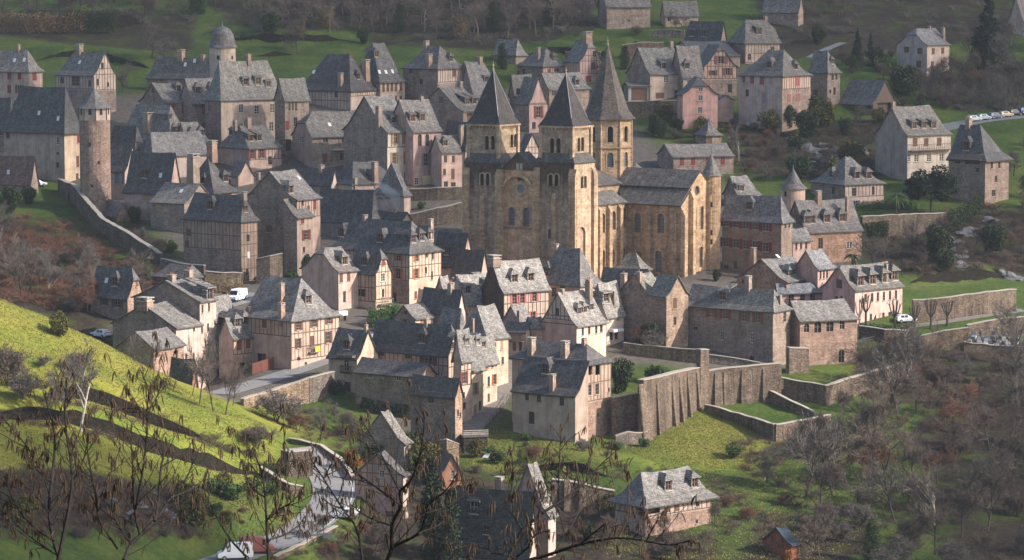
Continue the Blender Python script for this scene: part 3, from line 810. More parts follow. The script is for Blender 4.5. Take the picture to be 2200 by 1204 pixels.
            k = max(1, int(round((min(z1, He) - z0) / 2.6)))
            rails += [z0 + (min(z1, He) - z0) * i / k - .09 for i in range(1, k + 1)]
            if isend[w] and z1 > He + 1.5: rails.append(He + 1.3)
            for zr in rails:
                if zr > z1: continue
                lo, hi = u0_, u1_
                if zr > He - .3 and isend[w]:
                    us = [u for u in np.linspace(u0_, u1_, 60) if topz(u) > zr]
                    if len(us) < 3: continue
                    lo, hi = us[0], us[-1]
                ed = [lo] + sorted(x for r_ in ok if r_[4] != 'skip' and r_[2] < zr < r_[3] for x in (r_[0], r_[1])) + [hi]
                for e0, e1 in zip(ed[::2], ed[1::2]):
                    if e1 - e0 > .2: beamo(e0, e1, zr - .085, zr + .085)
            for i in range(nP_ + 1):
                u = u0_ + bw / 2 + (u1_ - u0_ - bw) * i / nP_ + (rr.uniform(-.12, .12) if 0 < i < nP_ else 0)
                zt = topz(u)
                if zt - z0 < .4: continue
                for s0, s1 in cut(z0 + .18, zt - .02, u - bw / 2, u + bw / 2):
                    for b0, b1 in zip([s0] + [r for r in rails if s0 < r < s1], [r for r in rails if s0 < r < s1] + [s1]):
                        p0 = b0 + (.085 if b0 in rails else 0); p1 = b1 - (.085 if b1 in rails else 0)
                        if p1 - p0 > .12: beamo(u - bw / 2, u + bw / 2, p0, p1)
    # the two walls turned away
    for nm, pts_, gab, L in (('R2', lambda u, z, d: (u, LL, z), gf if ridge == 'L' else [], LR), ('L2', lambda u, z, d: (LR, u, z), gf if ridge == 'R' else [], LL)):
        poly = dedupe(outline(L, gab))
        if shed and nm == ('R2' if ridge == 'R' else 'L2'): poly = [(0, FD), (L, FD), (L, He + H), (0, He + H)]
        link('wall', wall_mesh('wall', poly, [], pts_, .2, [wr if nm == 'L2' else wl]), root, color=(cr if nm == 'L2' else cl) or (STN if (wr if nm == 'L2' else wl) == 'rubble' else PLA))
    # roof furniture
    def plane_hit(face, px, py):
        d = lray(px, py); dk, zk, hf_ = rf.dk, rf.zk, rf.half
        s_ = (rf.H - zk) / (hf_ - dk)                 # rise per metre inwards
        if face == 'H': hh = (hn or .08) if not isinstance(hn, tuple) else .9
        else: hh = 1
        ax = ('y' if ridge == 'R' else 'x') if face == 'S' else ('x' if ridge == 'R' else 'y')
        # z = He + zk + s_ * (q / hh - dk), q = distance in from that wall
        o_q, d_q = getattr(O, ax), getattr(d, ax)
        t = (He + zk - s_ * dk + s_ / hh * o_q - O.z) / (d.z - s_ / hh * d_q)
        p = O + d * t
        return p, s_ / hh, ax
    for q in dorm:
        x, y = q[:2]; w_ = q[2] if len(q) > 2 else 1.15; face = q[3] if len(q) > 3 else 'S'; kind = q[4] if len(q) > 4 else 0; pc = q[5] if len(q) > 5 else None
        p, sl, ax = plane_hit(face, x, y)
        ld = L_ if face == 'S' else W_
        al = 'x' if ax == 'y' else 'y'
        pa = getattr(p, al)
        lim = LR if al == 'x' else LL
        pa = min(max(pa, .8), lim - .8)
        q_in = getattr(p, ax) - .55 * w_ / max(sl, .3)
        q_in = max(q_in, .1); zz = rf.z(q_in) if face == 'S' else p.z - .55 * w_
        loc = (pa, q_in, zz) if ax == 'y' else (q_in, pa, zz)
        rot = (0, 0, 0) if ax == 'y' else (0, 0, -math.pi / 2)
        w_ *= 1.28; dsc = (w_, w_ * .9, w_)
        dd = link('dormer', U['dormer'], root, loc, rot, dsc, rcol)
        link('dormer_roof', U['droof%d' % kind], dd, color=rcol); link('window', U['dpane'], dd); link('frame', U['dframe'], dd, color=pc or (.4, .25, .2)); link('sill', U['dsill'], dd)
    for q in sky_:
        x, y = q[:2]; face = q[2] if len(q) > 2 else 'S'
        p, sl, ax = plane_hit(face, x, y)
        ang = math.atan(sl); Rm = Matrix.Rotation(0 if ax == 'y' else -math.pi / 2, 4, 'Z') @ Matrix.Rotation(ang, 4, 'X')
        o = link('skylight', U['skylight'], root, p, Rm.to_euler(), (.7, 1.0, 1))
    for q in chim:
        x, yt, wpx, hpx = q[:4]; where = q[4] if len(q) > 4 else 'r'; pots = q[5] if len(q) > 5 else 0
        if where == 'r':
            k = (x - 1100) / FPX; best = None
            for sv in np.linspace(.3, L_ - .3, 60):
                pl_ = Vector((sv, half, He + H)) if ridge == 'R' else Vector((half, sv, He + H)); e = abs(proj(M @ pl_)[0] - x)
                if best is None or e < best[0]: best = (e, pl_)
            p = best[1]
        else: p = plane_hit(where, x, yt + hpx)[0]
        pw = M @ p; zt = z_for(pw.x, pw.y, yt) - base
        m_px = pw.y / FPX * 1.0; wm = max(.5, wpx * m_px)
        zb = p.z - 1.2; hm = max(zt - zb, 1.4)
        ch = link('chimney', U['stack'], root, (p.x, p.y, zb), (0, 0, 0 if ridge == 'L' else math.pi / 2), (wm, wm, hm), STN if rr.random() < .6 else (1.12, .95, .86))
        cpz = link('chimney_cap', U['cap'], ch, (0, 0, 1), None, (.92, .92, .8 * wm / hm))
        for k in range(pots): link('chimney_pot', U['pot'], ch, ((k - (pots - 1) / 2) * .5 / pots * 1.4, 0, 1 + .3 * wm / hm), None, (.9 / wm, .9 / wm, .8 / hm))
    HOUSES[label] = dict(root=root, on_wall=on_wall, Y=round(Y, 1), He=round(He, 1), H=round(H, 1), LR=round(LR, 1), LL=round(LL, 1), name=name)
    return root

# ------------------------------------------------------------------ houses
T = 'plaster'
def row(xs, y, w, h, kind='w', col=BROWN, dy=0.0):
    x0 = xs[0]
    return [(x, y + dy * (x - x0), w, h, kind, col) for x in xs]
# --- upper left
house('pink_house', 'pink house with red shutters cut off by the left edge of the picture', 61, 151, -60, 91, 66, by=225, ridge='L', ry=107, hn=.7, wl=T, wr=T, cl=PINK, cr=PINK,
      win_l=row([20, 42], 163, 8, 17, 'c', RED) + [(42, 192, 9, 18, 's', BROWN), (20, 192, 8, 17, 'c', RED), (33, 222, 8, 14, 'w')], win_r=[(74, 163, 9, 20, 'c', RED)], chim=[(39, 98, 8, 14, 'r', 1)], sky_=[(31, 130), (52, 129)])
house('timbered_house', 'half-timbered house with a tall right-hand gable above the round tower', 201, 160, 120, 249, 52, by=250, ridge='L', ry=112, hf=.7, wl=T, wr=T, cl=PLA, cr=CREAM,
      win_l=[(133, 173, 8, 14, 'b'), (162, 173, 17, 24, 'b'), (193, 180, 7, 14, 'b')], win_r=[(220, 142, 6, 14, 'b'), (210, 177, 6, 15, 'b'), (232, 182, 5, 10, 'b')], split_l=('rubble', 194), split_r=('rubble', 196), tim_l=(162, 193), tim_r=(118, 195), chim=[(172, 99, 14, 14, 'r')], sky_=[(171, 134)])
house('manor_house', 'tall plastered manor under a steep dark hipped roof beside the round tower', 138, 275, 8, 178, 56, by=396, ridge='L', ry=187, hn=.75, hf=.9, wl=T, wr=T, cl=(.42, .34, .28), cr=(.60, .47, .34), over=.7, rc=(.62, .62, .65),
      win_l=[(17, 290, 8, 16, 'b'), (124, 303, 7, 17, 'w'), (124, 330, 5, 7, 'b'), (124, 355, 6, 12, 'b')], win_r=[(168, 299, 5, 17, 'c', RED), (167, 347, 6, 24, 'c', BROWN), (166, 384, 6, 22, 'd', BROWN)], sky_=[(84, 243), (125, 255)])
house('shed', 'low barn with a rusty sheet roof at the left edge', 66, 388, -60, 82, 60, by=420, ridge='L', ry=335, hn=.0, wl='rubble', wr='rubble', roofmat='rust_sheet', rc=(1, 1, 1), sky_=[(18, 370)], cat='barn')
house('dark_roofed_house', 'dark roofed house at the left edge below the pink house', 22, 262, -70, 34, 55, by=330, ridge='L', ry=210, hn=.6, rc=(.7, .7, .72), win_l=[(2, 285, 8, 12, 'b')])
# --- the mansion with the domed tower
house('mansion_wing', 'long low back wing in front of the bare tree, left of the domed tower', 452, 165, 316, 470, 66, by=212, ridge='L', ry=123, hf=.8, wl='rubble', wr='rubble', win_l=[(347, 170, 9, 11, 'c', RED)], chim=[(388, 112, 16, 17, 'r', 1), (436, 124, 10, 14, 'r')], sky_=[(398, 139), (418, 131)])
house('mansion', 'mansion with stone cross windows and pale hipped roof under the domed tower', 475, 210, 440, 612, 40, by=330, ridge='R', ry=131, hn=.55, hf=.8, wl='rubble', wr=T, cr=(.50, .40, .32),
      win_r=[(518, 233, 10, 20), (552, 236, 10, 20), (585, 233, 10, 21), (583, 272, 10, 21), (518, 275, 10, 20), (593, 315, 8, 18, 'b')], dorm=[(527, 178, 1.5, 'S', 1), (553, 176, 1.5, 'S', 1), (575, 182, 1.2, 'S', 1)], chim=[(533, 120, 11, 16, 'r', 1)])
house('stone_wing', 'stone gabled wing with red shutters at the left end of the mansion', 357, 219, 300, 413, 42, by=310, ridge='R', ry=178, win_r=row([368, 397], 234, 12, 22, 'c', RED), win_l=[(329, 196, 5, 9, 'b')], dorm=[(380, 190, 1.1)])
house('slate_wing', 'shuttered wing with two dormers between the gabled wing and the mansion', 413, 218, 386, 475, 42, by=312, ridge='R', ry=168, wr='rubble', win_r=row([440, 464], 234, 12, 22, 'c', RED) + row([440, 463], 273, 12, 18, 'c', RED), dorm=[(424, 195, 1.3), (453, 193, 1.3)])
house('chapel_wing', 'narrow wing with a tall three-light window at the right end of the mansion', 612, 212, 590, 664, 40, by=335, ridge='R', ry=168, wr='rubble', win_r=[(622, 224, 4, 30, 'b'), (629, 222, 4, 32, 'b'), (636, 225, 4, 28, 'b'), (615, 270, 8, 20, 'c', RED), (635, 262, 8, 20, 'b'), (612, 312, 12, 25, 'd', DARK)])
# --- roofs below the mansion
house('hipped_house', 'house with broad grey roof and small dormers on its bright hip, below the wing', 364, 297, 256, 408, 56, by=350, ridge='L', ry=226, hn=.75, hf=.6, wl='rubble', wr=T, cr=GREYP, dorm=[(365, 252, 1.0, 'H'), (374, 279, 1.0, 'H'), (386, 279, 1.0, 'H')], chim=[(318, 248, 20, 28, 'S', 1)])
house('low_roofed_house', 'grey roofed house with two small dormers in front of the slate wing', 405, 306, 375, 452, 40, by=352, ridge='R', ry=262, dorm=[(411, 288, 1.1), (431, 286, 1.1)], hf=.6)
house('dark_house', 'dark roofed house right beside the round tower', 290, 314, 236, 312, 58, by=380, ridge='L', ry=270, wl=T, cl=GREYP, rc=(.6, .62, .68), hn=.5)
house('long_roofed_house', 'house with a long dark front slope behind the blue shuttered cottage', 328, 334, 285, 450, 38, by=395, ridge='R', ry=284, hn=.5, wr=T, cr=PLA, rc=(.9, .9, .92))
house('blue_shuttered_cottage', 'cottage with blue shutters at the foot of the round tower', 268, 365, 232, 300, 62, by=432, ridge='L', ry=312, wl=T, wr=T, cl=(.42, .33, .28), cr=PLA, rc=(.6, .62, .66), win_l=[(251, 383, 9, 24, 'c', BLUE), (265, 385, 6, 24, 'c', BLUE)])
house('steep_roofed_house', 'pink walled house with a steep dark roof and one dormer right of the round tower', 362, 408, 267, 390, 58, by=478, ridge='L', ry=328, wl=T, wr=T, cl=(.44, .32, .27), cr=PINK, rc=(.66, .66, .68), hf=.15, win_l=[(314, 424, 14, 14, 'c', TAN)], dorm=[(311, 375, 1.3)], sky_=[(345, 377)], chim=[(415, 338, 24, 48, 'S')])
house('mansard_house', 'house with a dark cut-off roof, tall chimney and red dormer windows', 460, 412, 388, 508, 46, by=478, ridge='R', ry=338, hn=.55, hf=.5, wl=T, wr=T, cl=PINK, cr=PINK, rc=(.8, .8, .8), dorm=[(437, 388, 1.1, 'H', 0, RED), (482, 383, 1.2, 'S', 0, RED)], win_r=[(487, 417, 20, 8, 'c', RED)], chim=[(456, 308, 20, 45, 'r')])
house('stone_house', 'stone house with a plain dark roof left of the timbered block', 396, 436, 324, 462, 58, by=505, ridge='L', ry=394, win_l=[(340, 443, 12, 18, 'c', TAN), (343, 476, 15, 19, 'c', GREY)], sky_=[(389, 411)], hf=.0)
house('red_dormer_house', 'house with orange-red dormers and rendered gable below the chapel wing', 536, 318, 462, 605, 44, by=372, ridge='R', ry=270, hn=.35, wl=T, wr=T, cl=GREYP, cr=PINK, dorm=[(535, 297, 1.1, 'S', 1, ORANGE), (553, 296, 1.1, 'S', 1, ORANGE), (497, 285, 1.0, 'H')], win_r=[(542, 332, 8, 20, 's', RED), (562, 330, 7, 20, 's', RED), (580, 345, 8, 18, 'b')], tim_r=(320, 345), chim=[(505, 262, 9, 24, 'r'), (532, 258, 14, 20, 'r', 2)])
house('small_gabled_house', 'small pinkish house with a red door below the red dormer house', 512, 376, 496, 545, 42, by=402, ridge='L', ry=345, wl=T, wr=T, cl=PINK, cr=PINK, win_r=[(512, 362, 6, 14, 'd', RED), (541, 368, 7, 16, 'b')])
house('timbered_block', 'tall dark half-timbered block on a stone foot above the parked van', 517, 472, 394, 553, 54, by=610, ridge='L', ry=418, hn=.55, hf=.35, wl=T, wr=T, cl=(.34, .26, .21), cr=(.36, .27, .21), split_l=('rubble', 541), tim_l=(474, 540), tim_r=(474, 604), rc=(.72, .72, .74), win_l=[(405, 500, 9, 15, 'c', BROWN), (402, 525, 8, 16, 'c', BROWN), (470, 524, 10, 14, 'c', TAN)], win_r=[(533, 512, 7, 16, 'b'), (534, 548, 5, 14, 'c', WHITE), (531, 585, 6, 14, 'b')], dorm=[(454, 442, 1.25, 'S', 0), (527, 450, 1.0, 'H')], chim=[(524, 424, 12, 12, 'r')])
house('big_gabled_house', 'tall stone house with a great bare gable and pale grey roof', 637, 428, 525, 688, 56, by=590, ridge='R', ry=368, wl='rubble', wr=T, cr=PINK, win_l=[(580, 460, 15, 16, 'c', GREY), (578, 492, 13, 14, 'c', BROWN)], win_r=[(650, 437, 5, 12, 'b'), (663, 455, 5, 26, 'd', BROWN), (676, 440, 6, 22, 'c', RED), (660, 505, 8, 20, 's', RED), (655, 535, 6, 15, 'b')], dorm=[(609, 408, 1.2)], sky_=[(622, 393), (642, 382)], chim=[(555, 374, 9, 26, 'H')], tim_r=(428, 470))
house('catslide_annex', 'narrow front annex of the great gabled house with red shuttered window', 638, 466, 610, 672, 56, by=596, ridge='R', ry=428, shed=True, wl='rubble', wr=T, cr=(.46, .36, .29), win_r=[(650, 474, 7, 14, 'c', RED), (658, 505, 9, 22, 's', RED), (653, 537, 5, 12, 'b'), (652, 570, 7, 22, 'd', DARK)], cat='house')
# --- upper middle
house('farmhouse', 'long stone house with a pale roof and pink rendered corner in the upper village', 671, 293, 628, 799, 26, by=366, ridge='R', ry=239, hn=('h', .5), wl=T, cl=(.42, .31, .26), wr='rubble', win_l=[(648, 300, 9, 13, 'w')], win_r=[(699, 302, 11, 11, 's', GREY), (739, 302, 11, 11, 's', GREY), (775, 302, 8, 17, 'c', RED), (698, 340, 10, 19, 'c', RED), (736, 337, 12, 16, 's', GREY), (784, 340, 8, 9, 'b')], sky_=[(708, 268), (760, 267)])
house('merchant_house', 'tall white fronted house with crossed timbers and orange shutters', 832, 283, 738, 888, 38, by=404, ridge='R', ry=206, wl='rubble', wr=T, cr=(.66, .58, .48), tim_r=(284, 318), win_l=[(762, 226, 8, 15, 'b')], win_r=[(850, 297, 8, 24, 's', TAN), (873, 297, 8, 24, 's', TAN), (847, 340, 8, 24, 's', TAN), (871, 340, 8, 26, 'c', ORANGE), (853, 378, 7, 20, 'c', ORANGE), (873, 385, 9, 28, 'd', DARK)], dorm=[(843, 258, 1.1, 'S', 1, ORANGE), (858, 257, 1.1, 'S', 1, ORANGE)], chim=[(814, 232, 14, 30, 'S')])
house('tall_pink_house', 'tall pink house with dark arched windows and a yellow bay at street level', 888, 281, 830, 948, 38, by=402, ridge='R', ry=214, wl=T, wr=T, cr=ROSE, cl=ROSE, win_r=[(902, 301, 8, 25, 'a'), (918, 301, 8, 25, 'a'), (896, 343, 7, 27, 'c', (.4, .25, .22)), (915, 343, 9, 28, 's', (.25, .2, .2)), (914, 391, 11, 20, 'w'), (895, 390, 8, 16, 'w'), (935, 345, 6, 20, 'b')], dorm=[(884, 254, 1.2, 'S', 1, ORANGE), (905, 253, 1.2, 'S', 1, ORANGE)], chim=[(905, 232, 10, 20, 'r', 1)])
house('narrow_pink_house', 'narrow pink house with a lean roof beside the church towers', 949, 325, 925, 996, 32, by=408, ridge='R', ry=290, wl=T, wr=T, cl=PINK, cr=(.54, .39, .33), win_r=[(957, 342, 7, 15, 'b'), (974, 342, 6, 15, 'b'), (955, 370, 6, 14, 'b'), (973, 374, 7, 22, 'c', BROWN), (958, 396, 9, 12, 'b'), (974, 398, 11, 12, 'b')], dorm=[(955, 308, 1.0, 'S', 0, ORANGE)])
house('dark_hipped_hall', 'broad house with a huge dark hipped roof behind the merchant houses', 753, 193, 637, 815, 56, by=240, ridge='L', ry=116, hn=.8, hf=.9, wl=T, wr=T, cl=PLA, cr=CREAM, tim_l=(195, 238), tim_r=(194, 208), rc=(.6, .6, .62), win_l=[(722, 203, 7, 13, 'b')], dorm=[(768, 165, 1.1, 'H')], chim=[(732, 160, 11, 24, 'S'), (786, 133, 16, 32, 'H')], sky_=[(674, 155)])
house('tall_roofed_house', 'house with a very tall steep roof and rows of narrow brown shutters', 817, 174, 752, 870, 40, by=222, ridge='R', ry=92, hn=.38, hf=.28, wl=T, wr=T, cl=PLA, cr=(.52, .42, .33), rc=(.85, .85, .88), win_r=row([824, 833, 842, 851, 861], 187, 5, 22, 'c', BROWN, -.08) + row([841, 851, 861], 212, 5, 12, 'c', BROWN), dorm=[(807, 117, 1.1)], sky_=[(815, 155), (829, 155), (843, 154)])
house('grey_hipped_house', 'stone house with a pale hipped roof and half-timbered corner near the wood', 940, 146, 866, 1000, 48, by=222, ridge='L', ry=98, hn=.8, hf=.7, wr=T, cr=CREAM, tim_r=(148, 178), split_r=('rubble', 180), win_l=[(882, 153, 6, 9, 'b'), (905, 176, 7, 12, 'b')], win_r=[(976, 157, 9, 16, 'c', BROWN)], dorm=[(967, 127, 1.1, 'H', 0)], chim=[(922, 120, 13, 22, 'S'), (916, 91, 12, 8, 'r')])
house('shop_house', 'stone gabled house with two dormers and a lit shop porch left of the north tower', 995, 238, 894, 1042, 44, by=298, ridge='R', ry=187, win_l=[(948, 215, 9, 14, 'c', BROWN), (921, 216, 7, 10, 'b'), (915, 246, 8, 10, 'b')], win_r=[(1012, 252, 18, 16, 'o'), (1000, 270, 8, 14, 'b')], dorm=[(999, 218, 1.1, 'S', 1), (1021, 217, 1.1, 'S', 1)], chim=[(1011, 178, 10, 22, 'r')])
house('grey_roofed_house', 'grey roofed house with a dormer just left of the north spire', 1020, 205, 985, 1066, 42, by=262, ridge='R', ry=140, rc=(.95, .95, .97), dorm=[(1044, 172, 1.2, 'S', 1)], hf=.4)
house('blue_grey_house', 'house with a blue-grey roof behind the shop house', 1012, 165, 985, 1060, 44, by=215, ridge='R', ry=132, hf=.7, rc=(.9, .92, 1.0), chim=[(1030, 126, 12, 10, 'r')])
house('porch_house', 'dark roofed house with a tall chimney pressed against the north tower', 1000, 316, 948, 1030, 44, by=405, ridge='L', ry=262, wl=T, wr=T, cr=PINK, cl=PINK, rc=(.6, .62, .66), chim=[(991, 272, 10, 40, 'S')], hn=.4)
# --- between the spires
house('orchard_house', 'stone house with pink timbering on its right side below the orchard', 1166, 141, 1111, 1220, 46, by=185, ridge='L', ry=103, hn=.7, hf=.7, wr=T, cr=ROSE, tim_r=(143, 158), win_l=[(1125, 154, 6, 12, 'b'), (1113, 157, 4, 10, 'c', RED)], win_r=[(1180, 153, 5, 9, 'c', RED), (1196, 151, 12, 8, 'b')], dorm=[(1189, 126, 1.1, 'H', 0, WHITE)], chim=[(1157, 104, 8, 22, 'S')])
house('pink_timbered_gable', 'pink half-timbered gable just left of the crossing spire', 1245, 131, 1214, 1295, 38, by=182, ridge='L', ry=86, hn=('h', .6), wl=T, wr=T, cl=ROSE, cr=ROSE, tim_r=(108, 160), win_r=[(1277, 116, 8, 13, 'b'), (1274, 142, 10, 16, 'c', BROWN), (1264, 170, 12, 14, 'c', RED)], chim=[(1262, 74, 18, 14, 'r')])
house('ivy_house', 'small roofed house under the ivy at the edge of the wood', 1108, 116, 1060, 1131, 50, by=140, ridge='L', ry=84, hn=.5)
house('middle_roof_house', 'grey house with a broad roof between the two church towers', 1180, 190, 1150, 1266, 40, by=262, ridge='R', ry=157, win_r=[(1190, 200, 9, 12, 'b'), (1232, 205, 8, 12, 'b')], dorm=[(1238, 178, 1.1)], hf=.4)
house('rose_house', 'narrow rose coloured house with wide red shutters between the church towers', 1137, 220, 1108, 1176, 36, by=286, ridge='L', ry=166, wl='rubble', wr=T, cr=ROSE, win_r=[(1157, 241, 10, 26, 's', RED), (1147, 270, 8, 15, 'b'), (1166, 270, 8, 14, 'b')], win_l=[(1110, 197, 8, 14, 'b')], tim_r=(222, 226))
house('striped_gable_house', 'little red and white timbered gable framed by the two belfries', 1121, 330, 1108, 1165, 40, by=352, ridge='L', ry=286, wl=T, wr=T, cl=CREAM, cr=CREAM, tim_r=(296, 346), win_r=[(1134, 312, 9, 12, 'c', RED), (1136, 336, 11, 10, 'c', RED)], rc=(.7, .72, .75))
house('plain_grey_house', 'plain grey house behind the gap between the towers', 1105, 196, 1095, 1145, 44, by=250, ridge='R', ry=160, win_r=[(1112, 198, 16, 14, 'c', (.2, .14, .13))])
# --- upper right
house('beige_house', 'beige rendered house with a dark stone gable right of the crossing spire', 1397, 158, 1346, 1470, 26, by=218, ridge='R', ry=102, wl='rubble', wr=T, cr=(.56, .43, .35), win_r=[(1431, 170, 10, 16, 'w'), (1418, 206, 18, 13, 'g', BROWN), (1453, 205, 8, 22, 'd', BROWN)], dorm=[(1424, 142, 1.2, 'S', 1)], chim=[(1470, 92, 10, 14, 'r')])
house('garage', 'low garage with white door frame and brown doors beside the beige house', 1350, 184, 1340, 1397, 10, by=218, ridge='R', ry=176, H=.8, wl='rubble', wr=T, cr=(.62, .6, .56), win_r=[(1373, 203, 34, 27, 'g', (.2, .1, .07))], cat='garage', flare=False)
house('attached_house', 'house with one dormer attached to the right of the beige house', 1468, 163, 1440, 1512, 24, by=215, ridge='R', ry=98, wr=T, cr=(.46, .4, .35), win_r=[(1480, 180, 8, 16, 'w'), (1500, 182, 8, 16, 'b')], dorm=[(1475, 143, 1.2)])
house('timber_gable_house', 'pink half-timbered house with a broad clipped gable and arched cellar door', 1512, 142, 1488, 1583, 10, by=204, ridge='L', ry=96, hn=('h', .72), wl=T, wr=T, cl=PINK, cr=(.60, .42, .33), tim_r=(112, 170), split_r=('rubble', 172), win_r=[(1549, 129, 14, 17, 's', (.2, .08, .07)), (1532, 157, 9, 11, 's', BROWN), (1563, 154, 10, 16, 's', (.2, .08, .07)), (1568, 190, 9, 18, 'd', DARK)], rc=(.8, .8, .82))
house('salmon_house', 'tall salmon pink house with four windows one above the other', 1467, 202, 1455, 1542, 12, by=278, ridge='L', ry=165, hn=('h', .45), wl=T, wr=T, cl=(.60, .36, .31), cr=(.62, .37, .32), win_r=[(1505, 193, 9, 8, 'w'), (1505, 211, 10, 12, 'w'), (1504, 237, 10, 13, 'w'), (1504, 265, 10, 13, 'w')], rc=(.75, .77, .8))
house('salmon_annex', 'windowless low annex right of the salmon pink house', 1541, 214, 1536, 1576, 10, by=262, ridge='L', ry=200, wl='rubble', wr=T, cr=(.5, .36, .3), H=1.2)
house('twin_dormer_house', 'dark roofed house with two brown dormers near the top edge', 1545, 94, 1465, 1562, 60, by=112, ridge='L', ry=45, hf=.5, rc=(.65, .67, .72), dorm=[(1487, 72, 1.3, 'S', 1), (1512, 73, 1.3, 'S', 1)], win_r=[(1538, 74, 6, 14, 'c', BROWN)])
house('low_dark_house', 'low dark roof squeezed behind the timbered gable', 1500, 120, 1430, 1590, 22, by=150, ridge='R', ry=88, rc=(.7, .72, .76))
house('grey_barn_house', 'house with a broad pale roof and timbered front at the top of the village', 1601, 91, 1560, 1676, 22, by=138, ridge='R', ry=42, hn=.5, hf=('h', .6), wl='rubble', wr=T, cr=PLA, tim_r=(93, 136), win_r=[(1610, 122, 8, 14, 'a'), (1660, 105, 8, 9, 'b')], dorm=[(1629, 68, 1.2, 'S', 1)], chim=[(1645, 38, 8, 12, 'r')])
house('stone_barn', 'plain brown stone barn at the top edge of the picture', 1304, 12, 1284, 1397, 16, by=64, ridge='R', ry=-38, cat='barn', win_r=[(1352, 45, 5, 4, 'b')])
house('terrace_cottage', 'pinkish cottage beside the leaning bare tree at the top edge', 1430, 32, 1420, 1500, 14, by=58, ridge='R', ry=2, wl=T, wr=T, cr=(.48, .38, .32), win_r=[(1438, 41, 8, 10, 'b')])
house('long_stone_cottage', 'stone cottage under a long grey roof right of the upper barn', 1715, 22, 1640, 1726, 62, by=58, ridge='L', ry=-15, wl='rubble')
house('ruined_barn', 'tall grey slated barn by the brown bank at the top edge', 1702, 14, 1646, 1722, 60, by=52, ridge='L', ry=-30, win_l=[(1690, 30, 14, 14, 'o')])
house('big_pink_house', 'big pink house with timbered upper corner on the slope right of the village', 1681, 162, 1588, 1742, 52, by=286, ridge='L', ry=107, hn=.6, hf=.7, wl=T, wr=T, cl=(.50, .40, .35), cr=(.58, .43, .36), split_r=('rubble', 193), tim_r=(164, 193), win_l=[(1598, 168, 7, 19, 'c', (.26, .08, .08)), (1616, 170, 8, 19, 'c', (.26, .08, .08)), (1637, 172, 9, 20, 'c', (.26, .08, .08)), (1605, 200, 7, 15, 'b'), (1640, 210, 7, 22, 'd', (.3, .2, .25))], win_r=[(1713, 176, 10, 17, 'c', (.34, .1, .1)), (1695, 211, 7, 17, 'c', (.3, .12, .12)), (1715, 210, 9, 17, 'c', (.3, .12, .12)), (1709, 242, 6, 12, 'd', RED)], dorm=[(1655, 140, 1.2), (1708, 144, 1.1, 'H', 0, RED)])
house('tower_like_house', 'tall narrow stone house attached right of the big pink house', 1778, 153, 1738, 1805, 50, by=235, ridge='L', ry=108, hn=.7, win_l=[(1752, 200, 10, 14, 'c', BROWN), (1750, 230, 10, 14, 'b')], win_r=[(1789, 163, 5, 20, 'b'), (1797, 162, 4, 20, 'b'), (1784, 197, 4, 9, 'b'), (1793, 196, 5, 17, 'b')], dorm=[(1787, 133, 1.0, 'H')])
house('open_barn', 'open-ended barn with a dark boarded gable on the right-hand slope', 1876, 219, 1804, 1926, 40, by=250, ridge='L', ry=172, wr='timber', win_r=[(1900, 232, 30, 22, 'o')], over=1.0, cat='barn', win_l=[(1865, 231, 14, 8, 'o')])
house('lone_house', 'lone pink villa with brown shutters among the upper trees', 1992, 96, 1927, 2040, 42, by=164, ridge='R', ry=61, hn=('h', .6), wl=T, wr=T, cl=(.46, .38, .35), cr=(.54, .44, .38), win_l=[(1948, 107, 10, 13, 'c', BROWN), (1976, 110, 10, 13, 'c', BROWN), (1974, 138, 10, 15, 'c', BROWN)], win_r=[(2005, 110, 6, 13, 'c', BROWN), (2025, 109, 6, 13, 'c', BROWN), (2003, 142, 6, 20, 'c', BROWN), (2024, 137, 6, 14, 'c', BROWN), (2002, 162, 8, 9, 'o')], chim=[(2026, 62, 8, 20, 'S', 1), (1997, 58, 6, 8, 'r', 1)], rc=(1.15, 1.18, 1.25))
house('edge_house', 'pink house half hidden by the dark conifer at the top right corner', 2200, 45, 2165, 2260, 40, by=80, ridge='R', ry=-10, wl=T, wr=T, cl=PINK, cr=PINK)
house('balcony_house', 'tall grey rendered house with a long timber balcony on the right slope', 1950, 289, 1881, 2043, 34, by=392, ridge='R', ry=228, wl=T, wr=T, cl=(.34, .29, .25), cr=(.54, .47, .40), win_l=[], win_r=[(1966, 306, 10, 18, 'd', BROWN), (1990, 306, 10, 18, 'd', BROWN), (2018, 305, 10, 18, 'd', BROWN), (1953, 340, 5, 16, 'w'), (1969, 340, 10, 16, 'w'), (1996, 340, 10, 16, 'w'), (2023, 339, 10, 16, 'w'), (1975, 375, 6, 14, 'b')], dorm=[(1961, 270, 1.2, 'S', 1), (1982, 269, 1.2, 'S', 1), (2003, 269, 1.2, 'S', 1)], hf=.3, chim=[(1916, 222, 9, 12, 'r')])
house('overhanging_house', 'dark roofed stone house with a wooden gallery at the far right of the village', 2117, 340, 2038, 2168, 50, by=445, ridge='L', ry=268, hn=.9, wl='rubble', wr='rubble', rc=(.7, .72, .75), win_l=[(2057, 345, 12, 14, 'b'), (2090, 345, 30, 16, 'o'), (2100, 366, 8, 9, 'b')], win_r=[(2131, 356, 5, 14, 'b'), (2147, 355, 5, 14, 'b'), (2140, 385, 6, 14, 'b'), (2135, 415, 8, 14, 'b')], dorm=[(2078, 315, 1.5)], over=.8, chim=[(2081, 258, 14, 20, 'r', 2)])
